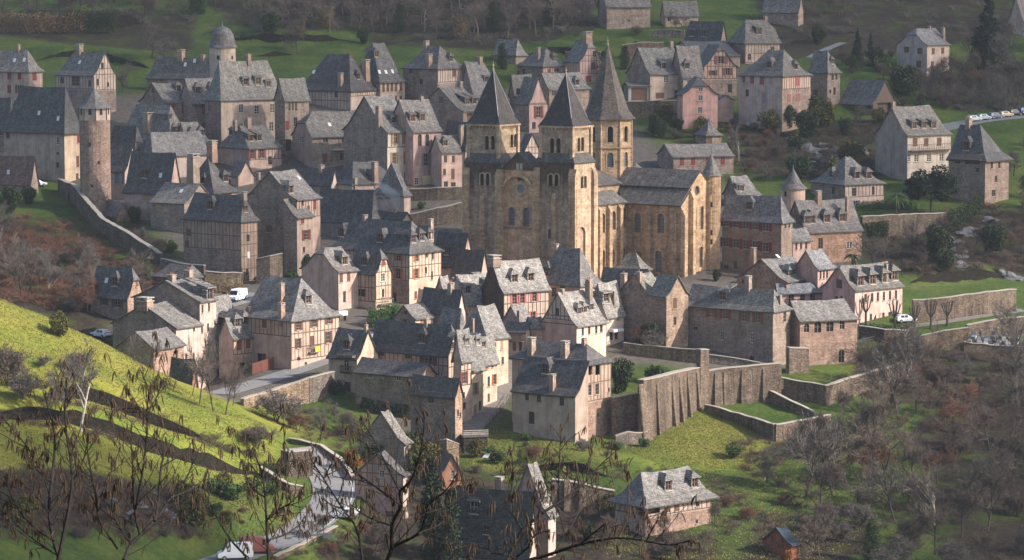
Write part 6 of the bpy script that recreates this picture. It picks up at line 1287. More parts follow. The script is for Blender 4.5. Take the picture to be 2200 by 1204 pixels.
# ------------------------------------------------------------------ walls, fences and small built things
def wall_run(name, label, spec, thick_=.6, mat='drystone', col=(1, 1, 1), ymin=505.0, coping=True, batter=0.0, jag=.1, piers=(), cat='wall', sink=2.0, copcol=(1.25, 1.2, 1.1), group=None, pts3=None, arches=(), h3=None):
    """masonry wall: spec is a list of (column, row of the foot, row of the top) in the photo, or 3D foot points with a height"""
    rr = random.Random(sum(map(ord, label)))
    if pts3 is None:
        P = []
        for px, rb, rt in spec:
            g = ground(px, rb, ymin); P.append((g, z_for(g.x, g.y, rt)))
    else: P = [(Vector(p), p[2] + h3 * float(smooth(min((Vector(p) - Vector(pts3[0])).length, (Vector(p) - Vector(pts3[-1])).length) / 10))) for p in pts3]
    Q = []
    for (a, za), (b_, zb) in zip(P, P[1:]):
        k = max(1, int((b_ - a).length / 1.6)); Q += [(a.lerp(b_, i / k), za + (zb - za) * i / k) for i in range(k)]
    Q.append(P[-1])
    o0 = Q[0][0]; root = empty(name, o0, 0, label, cat, group)
    A = []
    for i, (p, zt) in enumerate(Q):
        a, b_ = Q[max(i - 1, 0)][0], Q[min(i + 1, len(Q) - 1)][0]
        d = Vector((b_.x - a.x, b_.y - a.y, 0)).normalized(); nn = Vector((d.y, -d.x, 0))     # towards the viewer
        zt += rr.uniform(-jag, jag); zb = min(gz(p.x, p.y), p.z) - sink
        q = p - o0; h = zt - p.z
        f0 = q + nn * (thick_ / 2 + batter * (h + sink)); f1 = q + nn * thick_ / 2; r1 = q - nn * thick_ / 2
        A.append(((f0.x, f0.y, zb - o0.z), (f1.x, f1.y, zt - o0.z), (r1.x, r1.y, zt - o0.z), (r1.x, r1.y, zb - o0.z), d, nn))
    mb = MB()
    for X, Y_ in zip(A, A[1:]):
        for i, j in ((0, 1), (1, 2), (2, 3)): mb.face([X[i], Y_[i], Y_[j], X[j]])
    for X in (A[0], A[-1]): mb.face([X[0], X[1], X[2], X[3]])
    mb.build('masonry', [mat], root, col)
    if coping:
        mb = MB()
        for X, Y_ in zip(A, A[1:]):
            c = []
            for e in (X, Y_):
                f = Vector(e[1]) + e[5] * .1; r_ = Vector(e[2]) - e[5] * .1
                c.append((f + Vector((0, 0, .01)), f + Vector((0, 0, .14)), r_ + Vector((0, 0, .14)), r_ + Vector((0, 0, .01))))
            for i in range(4): j = (i + 1) % 4; mb.face([c[0][i], c[1][i], c[1][j], c[0][j]])
        for e in (A[0], A[-1]):
            f = Vector(e[1]) + e[5] * .1; r_ = Vector(e[2]) - e[5] * .1; mb.face([f, f + Vector((0, 0, .14)), r_ + Vector((0, 0, .14)), r_])
        mb.build('coping', ['sill'], root)
    for px, wpx, deep, rowt in piers:                 # raking buttresses
        best = min(range(len(Q)), key=lambda i: abs(proj(Q[i][0])[0] - px)); X = A[best]; p = Q[best][0]
        w = wpx * p.y / FPX / 2; zt = z_for(p.x, p.y, rowt) - o0.z; b0_ = Vector(X[0]); d, nn = X[4], X[5]; f = Vector((X[1][0], X[1][1], 0))
        zb = b0_.z
        L0, L1 = f - d * w + nn * deep, f + d * w + nn * deep; T0, T1 = f - d * w * .8 + nn * .12, f + d * w * .8 + nn * .12; B0, B1 = f - d * w - nn * .1, f + d * w - nn * .1
        v = [(L0.x, L0.y, zb), (L1.x, L1.y, zb), (T1.x, T1.y, zt), (T0.x, T0.y, zt), (B0.x, B0.y, zb), (B1.x, B1.y, zb), (B1.x, B1.y, zt), (B0.x, B0.y, zt)]
        link('buttress', mesh_of('buttress', v, [[0, 1, 2, 3], [0, 3, 7, 4], [1, 5, 6, 2], [3, 2, 6, 7]], [mat]), root, color=tuple(c_ * 1.1 for c_ in col))
    for px, rowc, wpx, hpx in arches:                 # flat dark panels standing in for the shade of round-headed niches, stone ring around
        best = min(range(len(Q)), key=lambda i: abs(proj(Q[i][0])[0] - px)); X = A[best]; p = Q[best][0]; s = p.y / FPX
        w, h = wpx * s, hpx * s; zc = z_for(p.x, p.y, rowc) - o0.z; d, nn = X[4], X[5]; c0 = Vector((X[1][0], X[1][1], 0)) + nn * (batter * 3)
        ar = arch_pts(-w / 2, w / 2, zc - h / 2, zc + h / 2, 8)
        o = link('niche_shade', mesh_of('niche_shade', [tuple(c0 + d * u + nn * .03 + Vector((0, 0, z))) for u, z in ar], [list(range(len(ar)))], ['timber']), root)
        mb = MB(); ring = [(u * 1.28, z + (.2 if z > zc else 0)) for u, z in ar]
        for a, b_, c_, d_ in zip(ar[1:], ar[2:] + ar[:1], ring[2:] + ring[:1], ring[1:]):
            mb.face([tuple(c0 + d * u + nn * .09 + Vector((0, 0, z))) for u, z in (a, b_, c_, d_)])
        mb.build('arch_ring', [mat], o, col)
    return root
def fence(name, label, pts, step=1.8, h=1.0, mat='timber_grey', rails=2, r=.05, group=None):
    pts = resample(pts, step); o0 = pts[0]; root = empty(name, o0, 0, label, 'fence', group)
    mb = MB(); mb.tube((0, 0, -.3), (0, 0, h), r, r, 5); pm = mb.mesh('post', [mat])
    for p in pts: link('post', pm, root, p - o0)
    for k in range(rails):
        z = h * (1 - k * .45) - .06
        for a, b_ in zip(pts, pts[1:]):
            mb = MB(); a_, c_ = a - o0, b_ - o0; mb.tube((a_.x, a_.y, a_.z + z), (c_.x, c_.y, c_.z + z), r * .8, r * .8, 4); mb.build('rail', [mat], root)
    return root
wall_run('descending_wall', 'long stone wall running down from the round tower past the gardens', [(128, 412, 385), (160, 438, 398), (188, 474, 432), (222, 508, 470), (275, 536, 500), (345, 572, 545)], .8, col=(.66, .63, .58), piers=[(150, 16, .8, 402)])
wall_run('stepped_wall', 'short stepped wall continuing below the long descending wall', [(347, 582, 556), (385, 592, 566), (440, 600, 572)], .6)
wall_run('garden_wall', 'mossy wall hung with brown creeper above the parked van', [(442, 620, 584), (480, 625, 586), (522, 628, 588)], .6, col=(.8, .75, .6), ymin=540)
wall_run('lane_wall', 'sunlit retaining wall carrying the lane, in front of the timbered inn', [(520, 872, 858), (575, 872, 842), (620, 869, 828), (662, 866, 812)], .7, col=(1.45, 1.25, 1.0), ymin=500)
wall_run('lane_wall_return', 'shaded end of the lane retaining wall by the dark hedge', [(663, 867, 813), (690, 858, 805), (716, 846, 800)], .6, ymin=500)
wall_run('rampart', 'tall rampart wall with raking stone buttresses above the sunny meadow', [(1376, 946, 818), (1420, 926, 808), (1460, 900, 798), (1500, 874, 790)], 1.2, mat='drystone', col=(.82, .74, .67), batter=.03,
         piers=[(1380, 34, 1.4, 824), (1412, 10, 1.0, 824), (1434, 12, 1.2, 816), (1456, 11, 1.2, 810), (1474, 9, 1.1, 804), (1490, 8, 1.0, 800)], ymin=490, jag=.05)
wall_run('rampart_tower', 'narrow upright wall end between the two rampart walls', [(1500, 876, 752), (1518, 874, 752)], 1.2, col=(.95, .85, .75), ymin=490)
wall_run('upper_rampart', 'rampart wall with flat buttresses right of the raking rampart', [(1519, 872, 796), (1580, 866, 790), (1640, 862, 785), (1676, 862, 782)], 1.0, col=(.82, .74, .67), piers=[(1532, 20, .7, 800), (1562, 24, .7, 798), (1600, 26, .7, 795), (1634, 12, .6, 792)], ymin=490, arches=[(1660, 825, 8, 22)])
wall_run('link_wall', 'plain lower wall between the gate house and the raking rampart', [(1314, 938, 856), (1345, 936, 850), (1378, 934, 845)], .8, col=(1.15, .98, .85), ymin=490)
wall_run('ruined_wall', 'low broken wall at the foot of the raking rampart', [(1322, 958, 938), (1350, 956, 930), (1388, 950, 928)], .7, ymin=480, jag=.25)
wall_run('pen_front_wall', 'low enclosure wall running down across the meadow from the rampart', [(1515, 884, 870), (1590, 912, 890), (1664, 950, 913)], .5, col=(.8, .75, .7), ymin=480)
wall_run('pen_corner_wall', 'enclosure wall on the right side of the little walled lawn', [(1665, 950, 913), (1720, 938, 904), (1782, 920, 892)], .5, col=(1, .88, .78), ymin=480)
wall_run('pen_back_wall', 'sloping wall along the back of the little walled lawn', [(1650, 862, 838), (1700, 884, 862), (1748, 902, 884)], .5, col=(.9, .8, .72), ymin=480)
wall_run('lawn_wall', 'long terrace wall below the fenced lawn of the stone hall', [(1676, 852, 812), (1720, 862, 820), (1772, 872, 829), (1850, 846, 806), (1960, 806, 774)], .7, col=(.75, .68, .6), ymin=490, arches=[(1690, 842, 14, 24)])
wall_run('inner_garden_wall', 'thin garden wall at the foot of the cloister house', [(1524, 782, 763), (1600, 792, 774), (1668, 800, 785)], .4, ymin=505)
wall_run('squat_buttress_wall', 'squat capped stone block between the cloister house and the hall', [(1692, 802, 748), (1734, 800, 748)], 1.6, col=(1.1, .98, .88), ymin=505)
wall_run('long_garden_wall', 'straight garden wall with mossy top below the white house', [(1340, 760, 738), (1420, 772, 746), (1500, 782, 752)], .4, col=(.9, .85, .7), ymin=505)
wall_run('arcaded_wall', 'retaining wall with a row of dark arches above the cemetery path', [(1960, 690, 646), (2030, 688, 640), (2120, 676, 628), (2180, 668, 622)], .7, col=(.85, .78, .7), ymin=520, arches=[(2051, 672, 8, 20), (2068, 670, 8, 20), (2084, 667, 8, 20), (2101, 664, 8, 20)])
wall_run('cemetery_wall', 'retaining wall with niches behind the gravestones', [(2076, 722, 700), (2120, 722, 690), (2170, 720, 682), (2230, 716, 680)], .7, col=(.8, .74, .68), ymin=520, arches=[(2085, 714, 9, 16), (2103, 715, 9, 16), (2117, 714, 6, 16), (2131, 712, 6, 16), (2142, 710, 6, 16), (2158, 708, 5, 14)])
wall_run('cemetery_front_wall', 'wall along the front edge of the cemetery', [(2070, 756, 736), (2130, 760, 742), (2195, 766, 746)], .5, col=(.7, .66, .6), ymin=520)
wall_run('sunlit_terrace_wall', 'pale retaining wall left of the cemetery', [(1975, 752, 722), (2030, 752, 712), (2078, 752, 704)], .7, col=(1.1, .98, .8), ymin=520)
wall_run('hedge_terrace_wall', 'dark ivy-topped wall below the pollarded trees', [(1846, 728, 700), (1900, 738, 708), (1960, 740, 712)], .6, col=(.55, .52, .48), ymin=520)
wall_run('cedar_wall', 'high ivy-grown wall under the dark cedar', [(1850, 520, 466), (1930, 512, 462), (2030, 500, 458)], .8, col=(.75, .7, .62))
wall_run('square_wall', 'terrace wall with a dark arch between the tall pink houses and the church', [(880, 432, 408), (940, 432, 404), (992, 430, 402)], .6, col=(.6, .57, .53), arches=[(897, 423, 13, 14)])
wall_run('ramp_wall', 'sloping ramp wall beside the north tower', [(880, 490, 462), (940, 486, 448), (990, 478, 436)], .6, col=(.6, .57, .53))
wall_run('valley_wall', 'tall crumbling retaining wall below the bottom meadow', [(1186, 1092, 1030), (1250, 1094, 1040), (1320, 1090, 1056)], .9, col=(.85, .76, .66), ymin=440, piers=[(1206, 14, 1.0, 1030), (1236, 14, 1.0, 1030)])
wall_run('road_parapet', 'low dark parapet on the outer side of the bending road', [(622, 950, 942), (690, 968, 958), (736, 1000, 988), (758, 1036, 1022)], .5, col=(.7, .68, .62), ymin=440)
wall_run('lower_parapet', 'mossy roadside parapet at the bottom of the road', [(590, 1206, 1196), (650, 1178, 1168), (722, 1142, 1132)], .5, col=(.75, .75, .55), ymin=420)
wall_run('block_wall', 'dark square stone block left of the road', [(612, 1022, 972), (664, 1020, 968)], 2.0, col=(.55, .52, .5), ymin=440)
wall_run('roadside_wall', 'low terrace wall dropping to the road on its inner side', [(560, 1020, 1004), (620, 1060, 1040), (650, 1070, 1046)], .5, col=(.75, .7, .62), ymin=430)
wall_run('street_wall', 'stone wall under the lamp at the foot of the cobbled street', [(925, 1000, 950), (960, 1005, 945), (985, 1000, 955)], .5, ymin=470, col=(1.3, 1.15, .95))
wall_run('upper_terrace_wall', 'dark terrace wall holding the small upper lawn', [(1335, 128, 97), (1380, 126, 92), (1425, 124, 92)], .6, col=(.8, .7, .62))
wall_run('barn_yard_wall', 'low yard wall with a shed roof below the upper barn', [(1400, 80, 66), (1450, 82, 64), (1470, 84, 66)], .5)
wall_run('house_terrace_wall', 'terrace wall below the beige house and its garage', [(1346, 252, 220), (1420, 250, 217), (1470, 250, 216)], .6, col=(.75, .68, .6))
wall_run('meadow_wall', 'dark bank wall below the pink timbered gable', [(1215, 132, 112), (1290, 134, 112)], .6, col=(.5, .48, .45))
for k, ((pl, h), lab) in enumerate(zip(TERR3D, ['dry-stone terrace wall across the upper part of the grassy spur', 'dry-stone terrace wall across the lower part of the grassy spur', 'overgrown terrace bank below the gate house lawn',
        'tall dark bank wall at the top left corner', 'low bank wall across the meadow right of the domed tower', 'bank wall behind the two top left houses', 'short bank wall left of the dark hipped roof', 'bank wall at the foot of the orchard', 'wall under the lawn of the upper barn', 'wall under the right-hand meadow terrace'])):
    wall_run('terrace_wall', lab, None, .6, col=(.12, .12, .09), pts3=[p - Vector((0, 0, .2)) for p in pl], h3=h - .05, coping=False, jag=.35, sink=1.0)  # near-black tint puts the shade of the faces into the stone
# fences
def gpts(pix, ymin=505.0): return [ground(px, py, ymin) for px, py in pix]
fence('lawn_fence', 'thin post fence along the edge of the hall lawn', gpts([(1690, 808), (1770, 828), (1850, 804), (1950, 774)], 505), 2.4, 1.1, 'timber_grey', 2, .035)
fence('vineyard_fence', 'row of posts along the right-hand meadow terrace', gpts([(1955, 630), (2020, 628), (2100, 622)], 520), 2.2, 1.3, 'timber_grey', 1, .05)
fence('street_rail', 'pale wooden handrail beside the cobbled street', [p + Vector((2.3, 0, 0)) for p in STREET[3:12]], 2.0, 1.0, 'timber_grey', 2, .06)
fence('ramp_rail', 'metal rail on the ramp wall beside the church', [p + Vector((0, 0, 2.6)) for p in gpts([(882, 488), (940, 484), (988, 476)])], 2.0, 1.0, 'iron', 2, .03)
fence('garden_rail', 'light wooden rail in the garden of the white house', gpts([(1345, 748), (1385, 738), (1420, 730)]), 1.8, .9, 'timber_grey', 2, .05)
fence('lower_stair_rail', 'wooden handrail on the steps below the hall', gpts([(1835, 745), (1880, 735)], 505), 1.6, 1.0, 'timber_grey', 2, .04)

def on_house(label):
    h = HOUSES[label]; return h
def part_box(label_start, wall, x0, x1, r0, r1, out0, out1, name, mat, col=None):
    """a box fixed to a house wall: photo columns and rows on that wall, reach in metres"""
    h = next(v for k, v in HOUSES.items() if k.startswith(label_start)); ow = h['on_wall']
    ua, ub = sorted((ow(wall, x0, r1)[0], ow(wall, x1, r1)[0])); za, zb = ow(wall, (x0 + x1) / 2, r1)[1], ow(wall, (x0 + x1) / 2, r0)[1]
    mb = MB()
    if wall == 'R': mb.box(ua, ub, -out1, -out0, za, zb)
    else: mb.box(-out1, -out0, ua, ub, za, zb)
    return mb.build(name, [mat], h['root'], col)
def balcony(label_start, wall, x0, x1, row_top, row_floor, out=1.1, mat='timber', n_=12):
    h = next(v for k, v in HOUSES.items() if k.startswith(label_start)); ow = h['on_wall']
    ua, ub = sorted((ow(wall, x0, row_floor)[0], ow(wall, x1, row_floor)[0])); za, zb = ow(wall, (x0 + x1) / 2, row_floor)[1], ow(wall, (x0 + x1) / 2, row_top)[1]
    B = (lambda u0, u1, d0, d1, z0, z1, mb: mb.box(u0, u1, -d1, -d0, z0, z1)) if wall == 'R' else (lambda u0, u1, d0, d1, z0, z1, mb: mb.box(-d1, -d0, u0, u1, z0, z1))
    mb = MB(); B(ua, ub, 0, out, za - .15, za, mb); bal = mb.build('balcony', [mat], h['root'])
    mb = MB(); B(ua, ub, out - .08, out, zb - .1, zb, mb); B(ua, ua + .08, 0, out, zb - .1, zb, mb); B(ub - .08, ub, 0, out, zb - .1, zb, mb); mb.build('handrail', [mat], bal)
    for k in range(n_ + 1):
        u = ua + (ub - ua - .08) * k / n_; mb = MB(); B(u, u + .08, out - .07, out - .01, za, zb - .1, mb); mb.build('baluster', [mat], bal)
balcony('tall grey rendered house', 'R', 1951, 2041, 309, 322, 1.3, 'timber', 22)
balcony('shaded house with a dark wooden', 'L', 1088, 1128, 718, 732, 1.0, 'timber', 12)
balcony('timbered house with dark roof, balcony', 'R', 811, 838, 642, 653, .9, 'timber_grey', 8)
balcony('dark roofed stone house with a wooden', 'L', 2045, 2112, 330, 342, 1.2, 'timber', 14)
balcony('house with steep dark roof, lit gable', 'L', 734, 756, 786, 800, .5, 'iron', 8)
balcony('broad half-timbered house', 'R', 662, 682, 742, 756, .7, 'timber_grey', 6)
part_box('broad half-timbered house', 'R', 671, 681, 744, 755, .72, .78, 'banner', 'painted', (.85, .62, .06))
part_box('house with steep dark roof, lit gable', 'L', 728, 764, 762, 767, .0, .9, 'canopy', 'slate', (.8, .8, .8))
part_box('tall pink house with dark arched', 'R', 906, 922, 378, 402, .0, .5, 'bay_window', 'painted', (.55, .5, .28))
part_box('narrow white house with bright', 'R', 1308, 1330, 706, 712, .0, 1.2, 'awning', 'painted', (.75, .73, .7))
part_box('long stone house with a pale roof', 'R', 714, 744, 320, 323, .0, .8, 'awning', 'painted', (.6, .6, .58))

# ------------------------------------------------------------------ vehicles
def loft(mb, secs, m=0):
    for A, B in zip(secs, secs[1:]):
        for i in range(len(A)):
            j = (i + 1) % len(A); mb.face([A[i], A[j], B[j], B[i]], m)
    mb.face(secs[0][::-1], m); mb.face(secs[-1], m)
def vehicle(name, label, px, py, heading, kind, col, ymin=385.0, group=None, lift=.09, z=None):
    g = ground(px, py, ymin); root = empty(name, (g.x, g.y, (gz(g.x, g.y) if z is None else z) + lift), R(heading), label, 'van' if kind == 'van' else 'car', group)
    if kind == 'van': L, Wd, prof = 4.9, .96, [(-2.45, .45, 1.0, 2.1, .86), (-2.3, .38, 1.1, 2.25, .86), (.6, .36, 1.12, 2.28, .86), (1.15, .36, 1.12, 2.05, .8), (1.75, .36, 1.1, 1.2, .86), (2.35, .4, .95, 1.0, .84), (2.45, .48, .75, .8, .8)]
    else: L, Wd, prof = 4.1, .85, [(-2.05, .5, .8, .95, .74), (-1.95, .35, .9, 1.2, .7), (-1.35, .32, .92, 1.47, .64), (.2, .32, .93, 1.5, .64), (1.0, .32, .92, 1.0, .76), (1.75, .34, .78, .84, .76), (2.05, .45, .65, .7, .7)]
    secs = [[(x, -Wd * .95, zb), (x, -Wd, (zb + zs) / 2), (x, -Wd * .98, zs), (x, -wt, zt), (x, wt, zt), (x, Wd * .98, zs), (x, Wd, (zb + zs) / 2), (x, Wd * .95, zb)] for x, zb, zs, zt, wt in prof]
    mb = MB(); loft(mb, secs); mb.build('body', ['car_paint'], root, col)
    mb = MB()
    fz = [p for p in prof]
    i = 3 if kind == 'van' else 3
    a_, b_ = secs[i], secs[i + 1]
    up = lambda p, q, t: tuple(p[k] + (q[k] - p[k]) * t for k in range(3))
    e = .03
    ws = [up(a_[3], b_[3], .06), up(a_[4], b_[4], .06), up(a_[4], b_[4], .92), up(a_[3], b_[3], .92)]; ws = [(p[0] + e, p[1] * .92, p[2] + e) for p in ws]
    mb.face(ws); mb.build('windscreen', ['glass'], root)
    for s in (-1, 1):
        k2, k3 = (2, 3) if s < 0 else (5, 4)
        ranges = [(2, .15, .95, 3)] if kind == 'van' else [(2, .05, .48, 3), (2, .54, .98, 3)]
        for ii, t0, t1, jj in ranges:
            A0, A1, B0, B1 = secs[ii][k2], secs[ii][k3], secs[jj][k2], secs[jj][k3]
            q = [up(up(A0, B0, t0), up(A1, B1, t0), .1), up(up(A0, B0, t1), up(A1, B1, t1), .1), up(up(A0, B0, t1), up(A1, B1, t1), .88), up(up(A0, B0, t0), up(A1, B1, t0), .88)]
            mb = MB(); mb.face([(x, y + s * .02, zz + .005) for x, y, zz in q]); mb.build('side_window', ['glass'], root)
    A0, A1 = secs[1], secs[0]
    q = [up(secs[0][3], secs[1][3], .2)] * 0
    rw = [(-L / 2 - .02 if kind == 'van' else -L / 2 + .02, y, zz) for y, zz in ((-.6, 1.35 if kind == 'van' else .98), (.6, 1.35 if kind == 'van' else .98))] + [((-L / 2 + .1) if kind == 'van' else -L / 2 + .42, y, zz) for y, zz in ((.58, 2.0 if kind == 'van' else 1.34), (-.58, 2.0 if kind == 'van' else 1.34))]
    mb = MB(); mb.face([(x - .06, y, zz + .03) for x, y, zz in rw]); mb.build('rear_window', ['glass'], root)
    for xw in (-L * .31, L * .31):
        for s in (-1, 1):
            mb = MB()
            ring = lambda r, y: [(xw + r * math.cos(t), y, .32 + r * math.sin(t)) for t in np.linspace(0, 2 * math.pi, 15)[:-1]]
            loft(mb, [ring(.32, s * (Wd - .2)), ring(.33, s * (Wd - .15)), ring(.33, s * (Wd + .0)), ring(.28, s * (Wd + .03))]); w = mb.build('wheel', ['rubber'], root)
            mb = MB(); mb.face(ring(.19, s * (Wd + .036))); mb.build('rim', ['chrome'], w)
    for s in (-1, 1):
        zf = .78 if kind == 'van' else .66; mb = MB(); mb.box(L / 2 - .25, L / 2 - .02, s * Wd * .72 - .17, s * Wd * .72 + .17, zf, zf + .17); mb.build('headlight', ['pale_glass'], root)
        mb = MB(); mb.box(-L / 2 - .03, -L / 2 + .1, s * Wd * .82 - .09, s * Wd * .82 + .09, .8, 1.05); mb.build('tail_light', ['lamp_red'], root)
    mb = MB(); mb.box(L / 2 - .2, L / 2 + .04, -Wd * .85, Wd * .85, .36, .52); mb.box(-L / 2 - .05, -L / 2 + .2, -Wd * .85, Wd * .85, .36, .55); mb.build('bumper', ['rubber'], root)
    return root
WV = (.82, .82, .82)
vehicle('delivery_van', 'white delivery van parked facing the viewer above the timbered inn', 510, 648, -112, 'van', WV, 540)
vehicle('parked_car', 'white car tail showing behind the bare trees at the left', 216, 728, 140, 'car', WV, 530)
vehicle('parked_car', 'white car rounding the bend beside the pink roadside house', 744, 1116, 172, 'car', WV, 430)
vehicle('white_van', 'white van at the bottom edge beside the red and white van', 505, 1204, 190, 'van', WV, 410)
vehicle('red_van', 'red and white van on the road at the bottom edge', 552, 1190, 10, 'van', (.3, .1, .08), 420)
vehicle('parked_car', 'silver-white car parked beyond the pollarded trees', 1945, 694, 20, 'car', (.6, .64, .7), 520)
vehicle('parked_car', 'pale car parked beside the rusty roofed barn', 80, 402, 30, 'car', (.7, .74, .78), 560)
for x, y, c_, lab in ((2092, 262, (.5, .55, .6), 'pale grey car first from the left in the row by the wood'), (2113, 259, (.35, .45, .5), 'grey-blue car second from the left in the row by the wood'), (2138, 256, (.12, .15, .25), 'dark blue car third in the row by the wood'),
                      (2160, 253, (.5, .42, .25), 'yellowish car fourth in the row by the wood'), (2180, 249, (.06, .08, .1), 'black car fifth in the row by the wood'), (2202, 246, (.04, .1, .3), 'bright blue car at the right end of the row by the wood')):
    vehicle('parked_car', lab, x, y, 35, 'car', c_, 520, group='cars parked along the wood')

# ------------------------------------------------------------------ small things
def mixer():
    g = ground(1177, 930, 490); root = empty('cement_mixer', (g.x, g.y, gz(g.x, g.y)), R(-60), 'bright yellow cement mixer standing on the lawn below the stained house', 'cement mixer')
    mb = MB(); prof = [(.05, 0), (.32, .06), (.46, .35), (.46, .6), (.3, .95), (.27, .97), (.25, .9)]
    mb.lathe(0, 0, prof, 14); mb.build('drum', ['painted'], root, (.85, .5, .06), (0, 0, .75), (R(35), 0, 0), True)
    for s in (-1, 1):
        for t in (-1, 1): mb = MB(); mb.tube((s * .5, t * .45, 0), (s * .42, 0, 1.0), .035, .035, 5); mb.build('leg', ['painted'], root, (.7, .4, .06))
        mb = MB(); mb.lathe(0, 0, [(.02, 0), (.2, 0), (.22, .04), (.2, .08), (.02, .08)], 10); mb.build('wheel', ['rubber'], root, None, (s * .55, .45, .2), (0, R(90), 0))
    mb = MB(); mb.box(-.2, .2, .35, .75, .6, 1.0); mb.build('motor_housing', ['painted'], root, (.6, .25, .05))
mixer()
def red_boats():
    for x, y, lab in ((559, 541, 'small upturned red pedal boat in the shade of the gable garden'), (577, 545, 'second red pedal boat nearer the garden edge')):
        g = ground(x, y, 560); root = empty('pedal_boat', (g.x, g.y, gz(g.x, g.y)), R(-20), lab, 'boat', 'red boats in the gable garden')
        secs = [[(-1.0 + .0, -.1, .3), (-1.0, .1, .3), (-1.0, .1, .5), (-1.0, -.1, .5)], [(-.7, -.5, .1), (-.7, .5, .1), (-.7, .55, .65), (-.7, -.55, .65)], [(.5, -.55, .05), (.5, .55, .05), (.5, .6, .75), (.5, -.6, .75)], [(1.0, -.35, .2), (1.0, .35, .2), (1.0, .4, .7), (1.0, -.4, .7)]]
        mb = MB(); loft(mb, secs); mb.build('hull', ['painted'], root, (.62, .09, .05))
        mb = MB(); mb.box(-.1, .15, -.4, .4, .74, 1.0); mb.build('seat', ['painted'], root, (.7, .14, .08))
red_boats()
wall_run('boat_garden_wall', 'grassy-topped wall under the red boats', [(552, 610, 556), (580, 610, 552), (606, 608, 546)], .6, col=(.9, .85, .75), ymin=540)
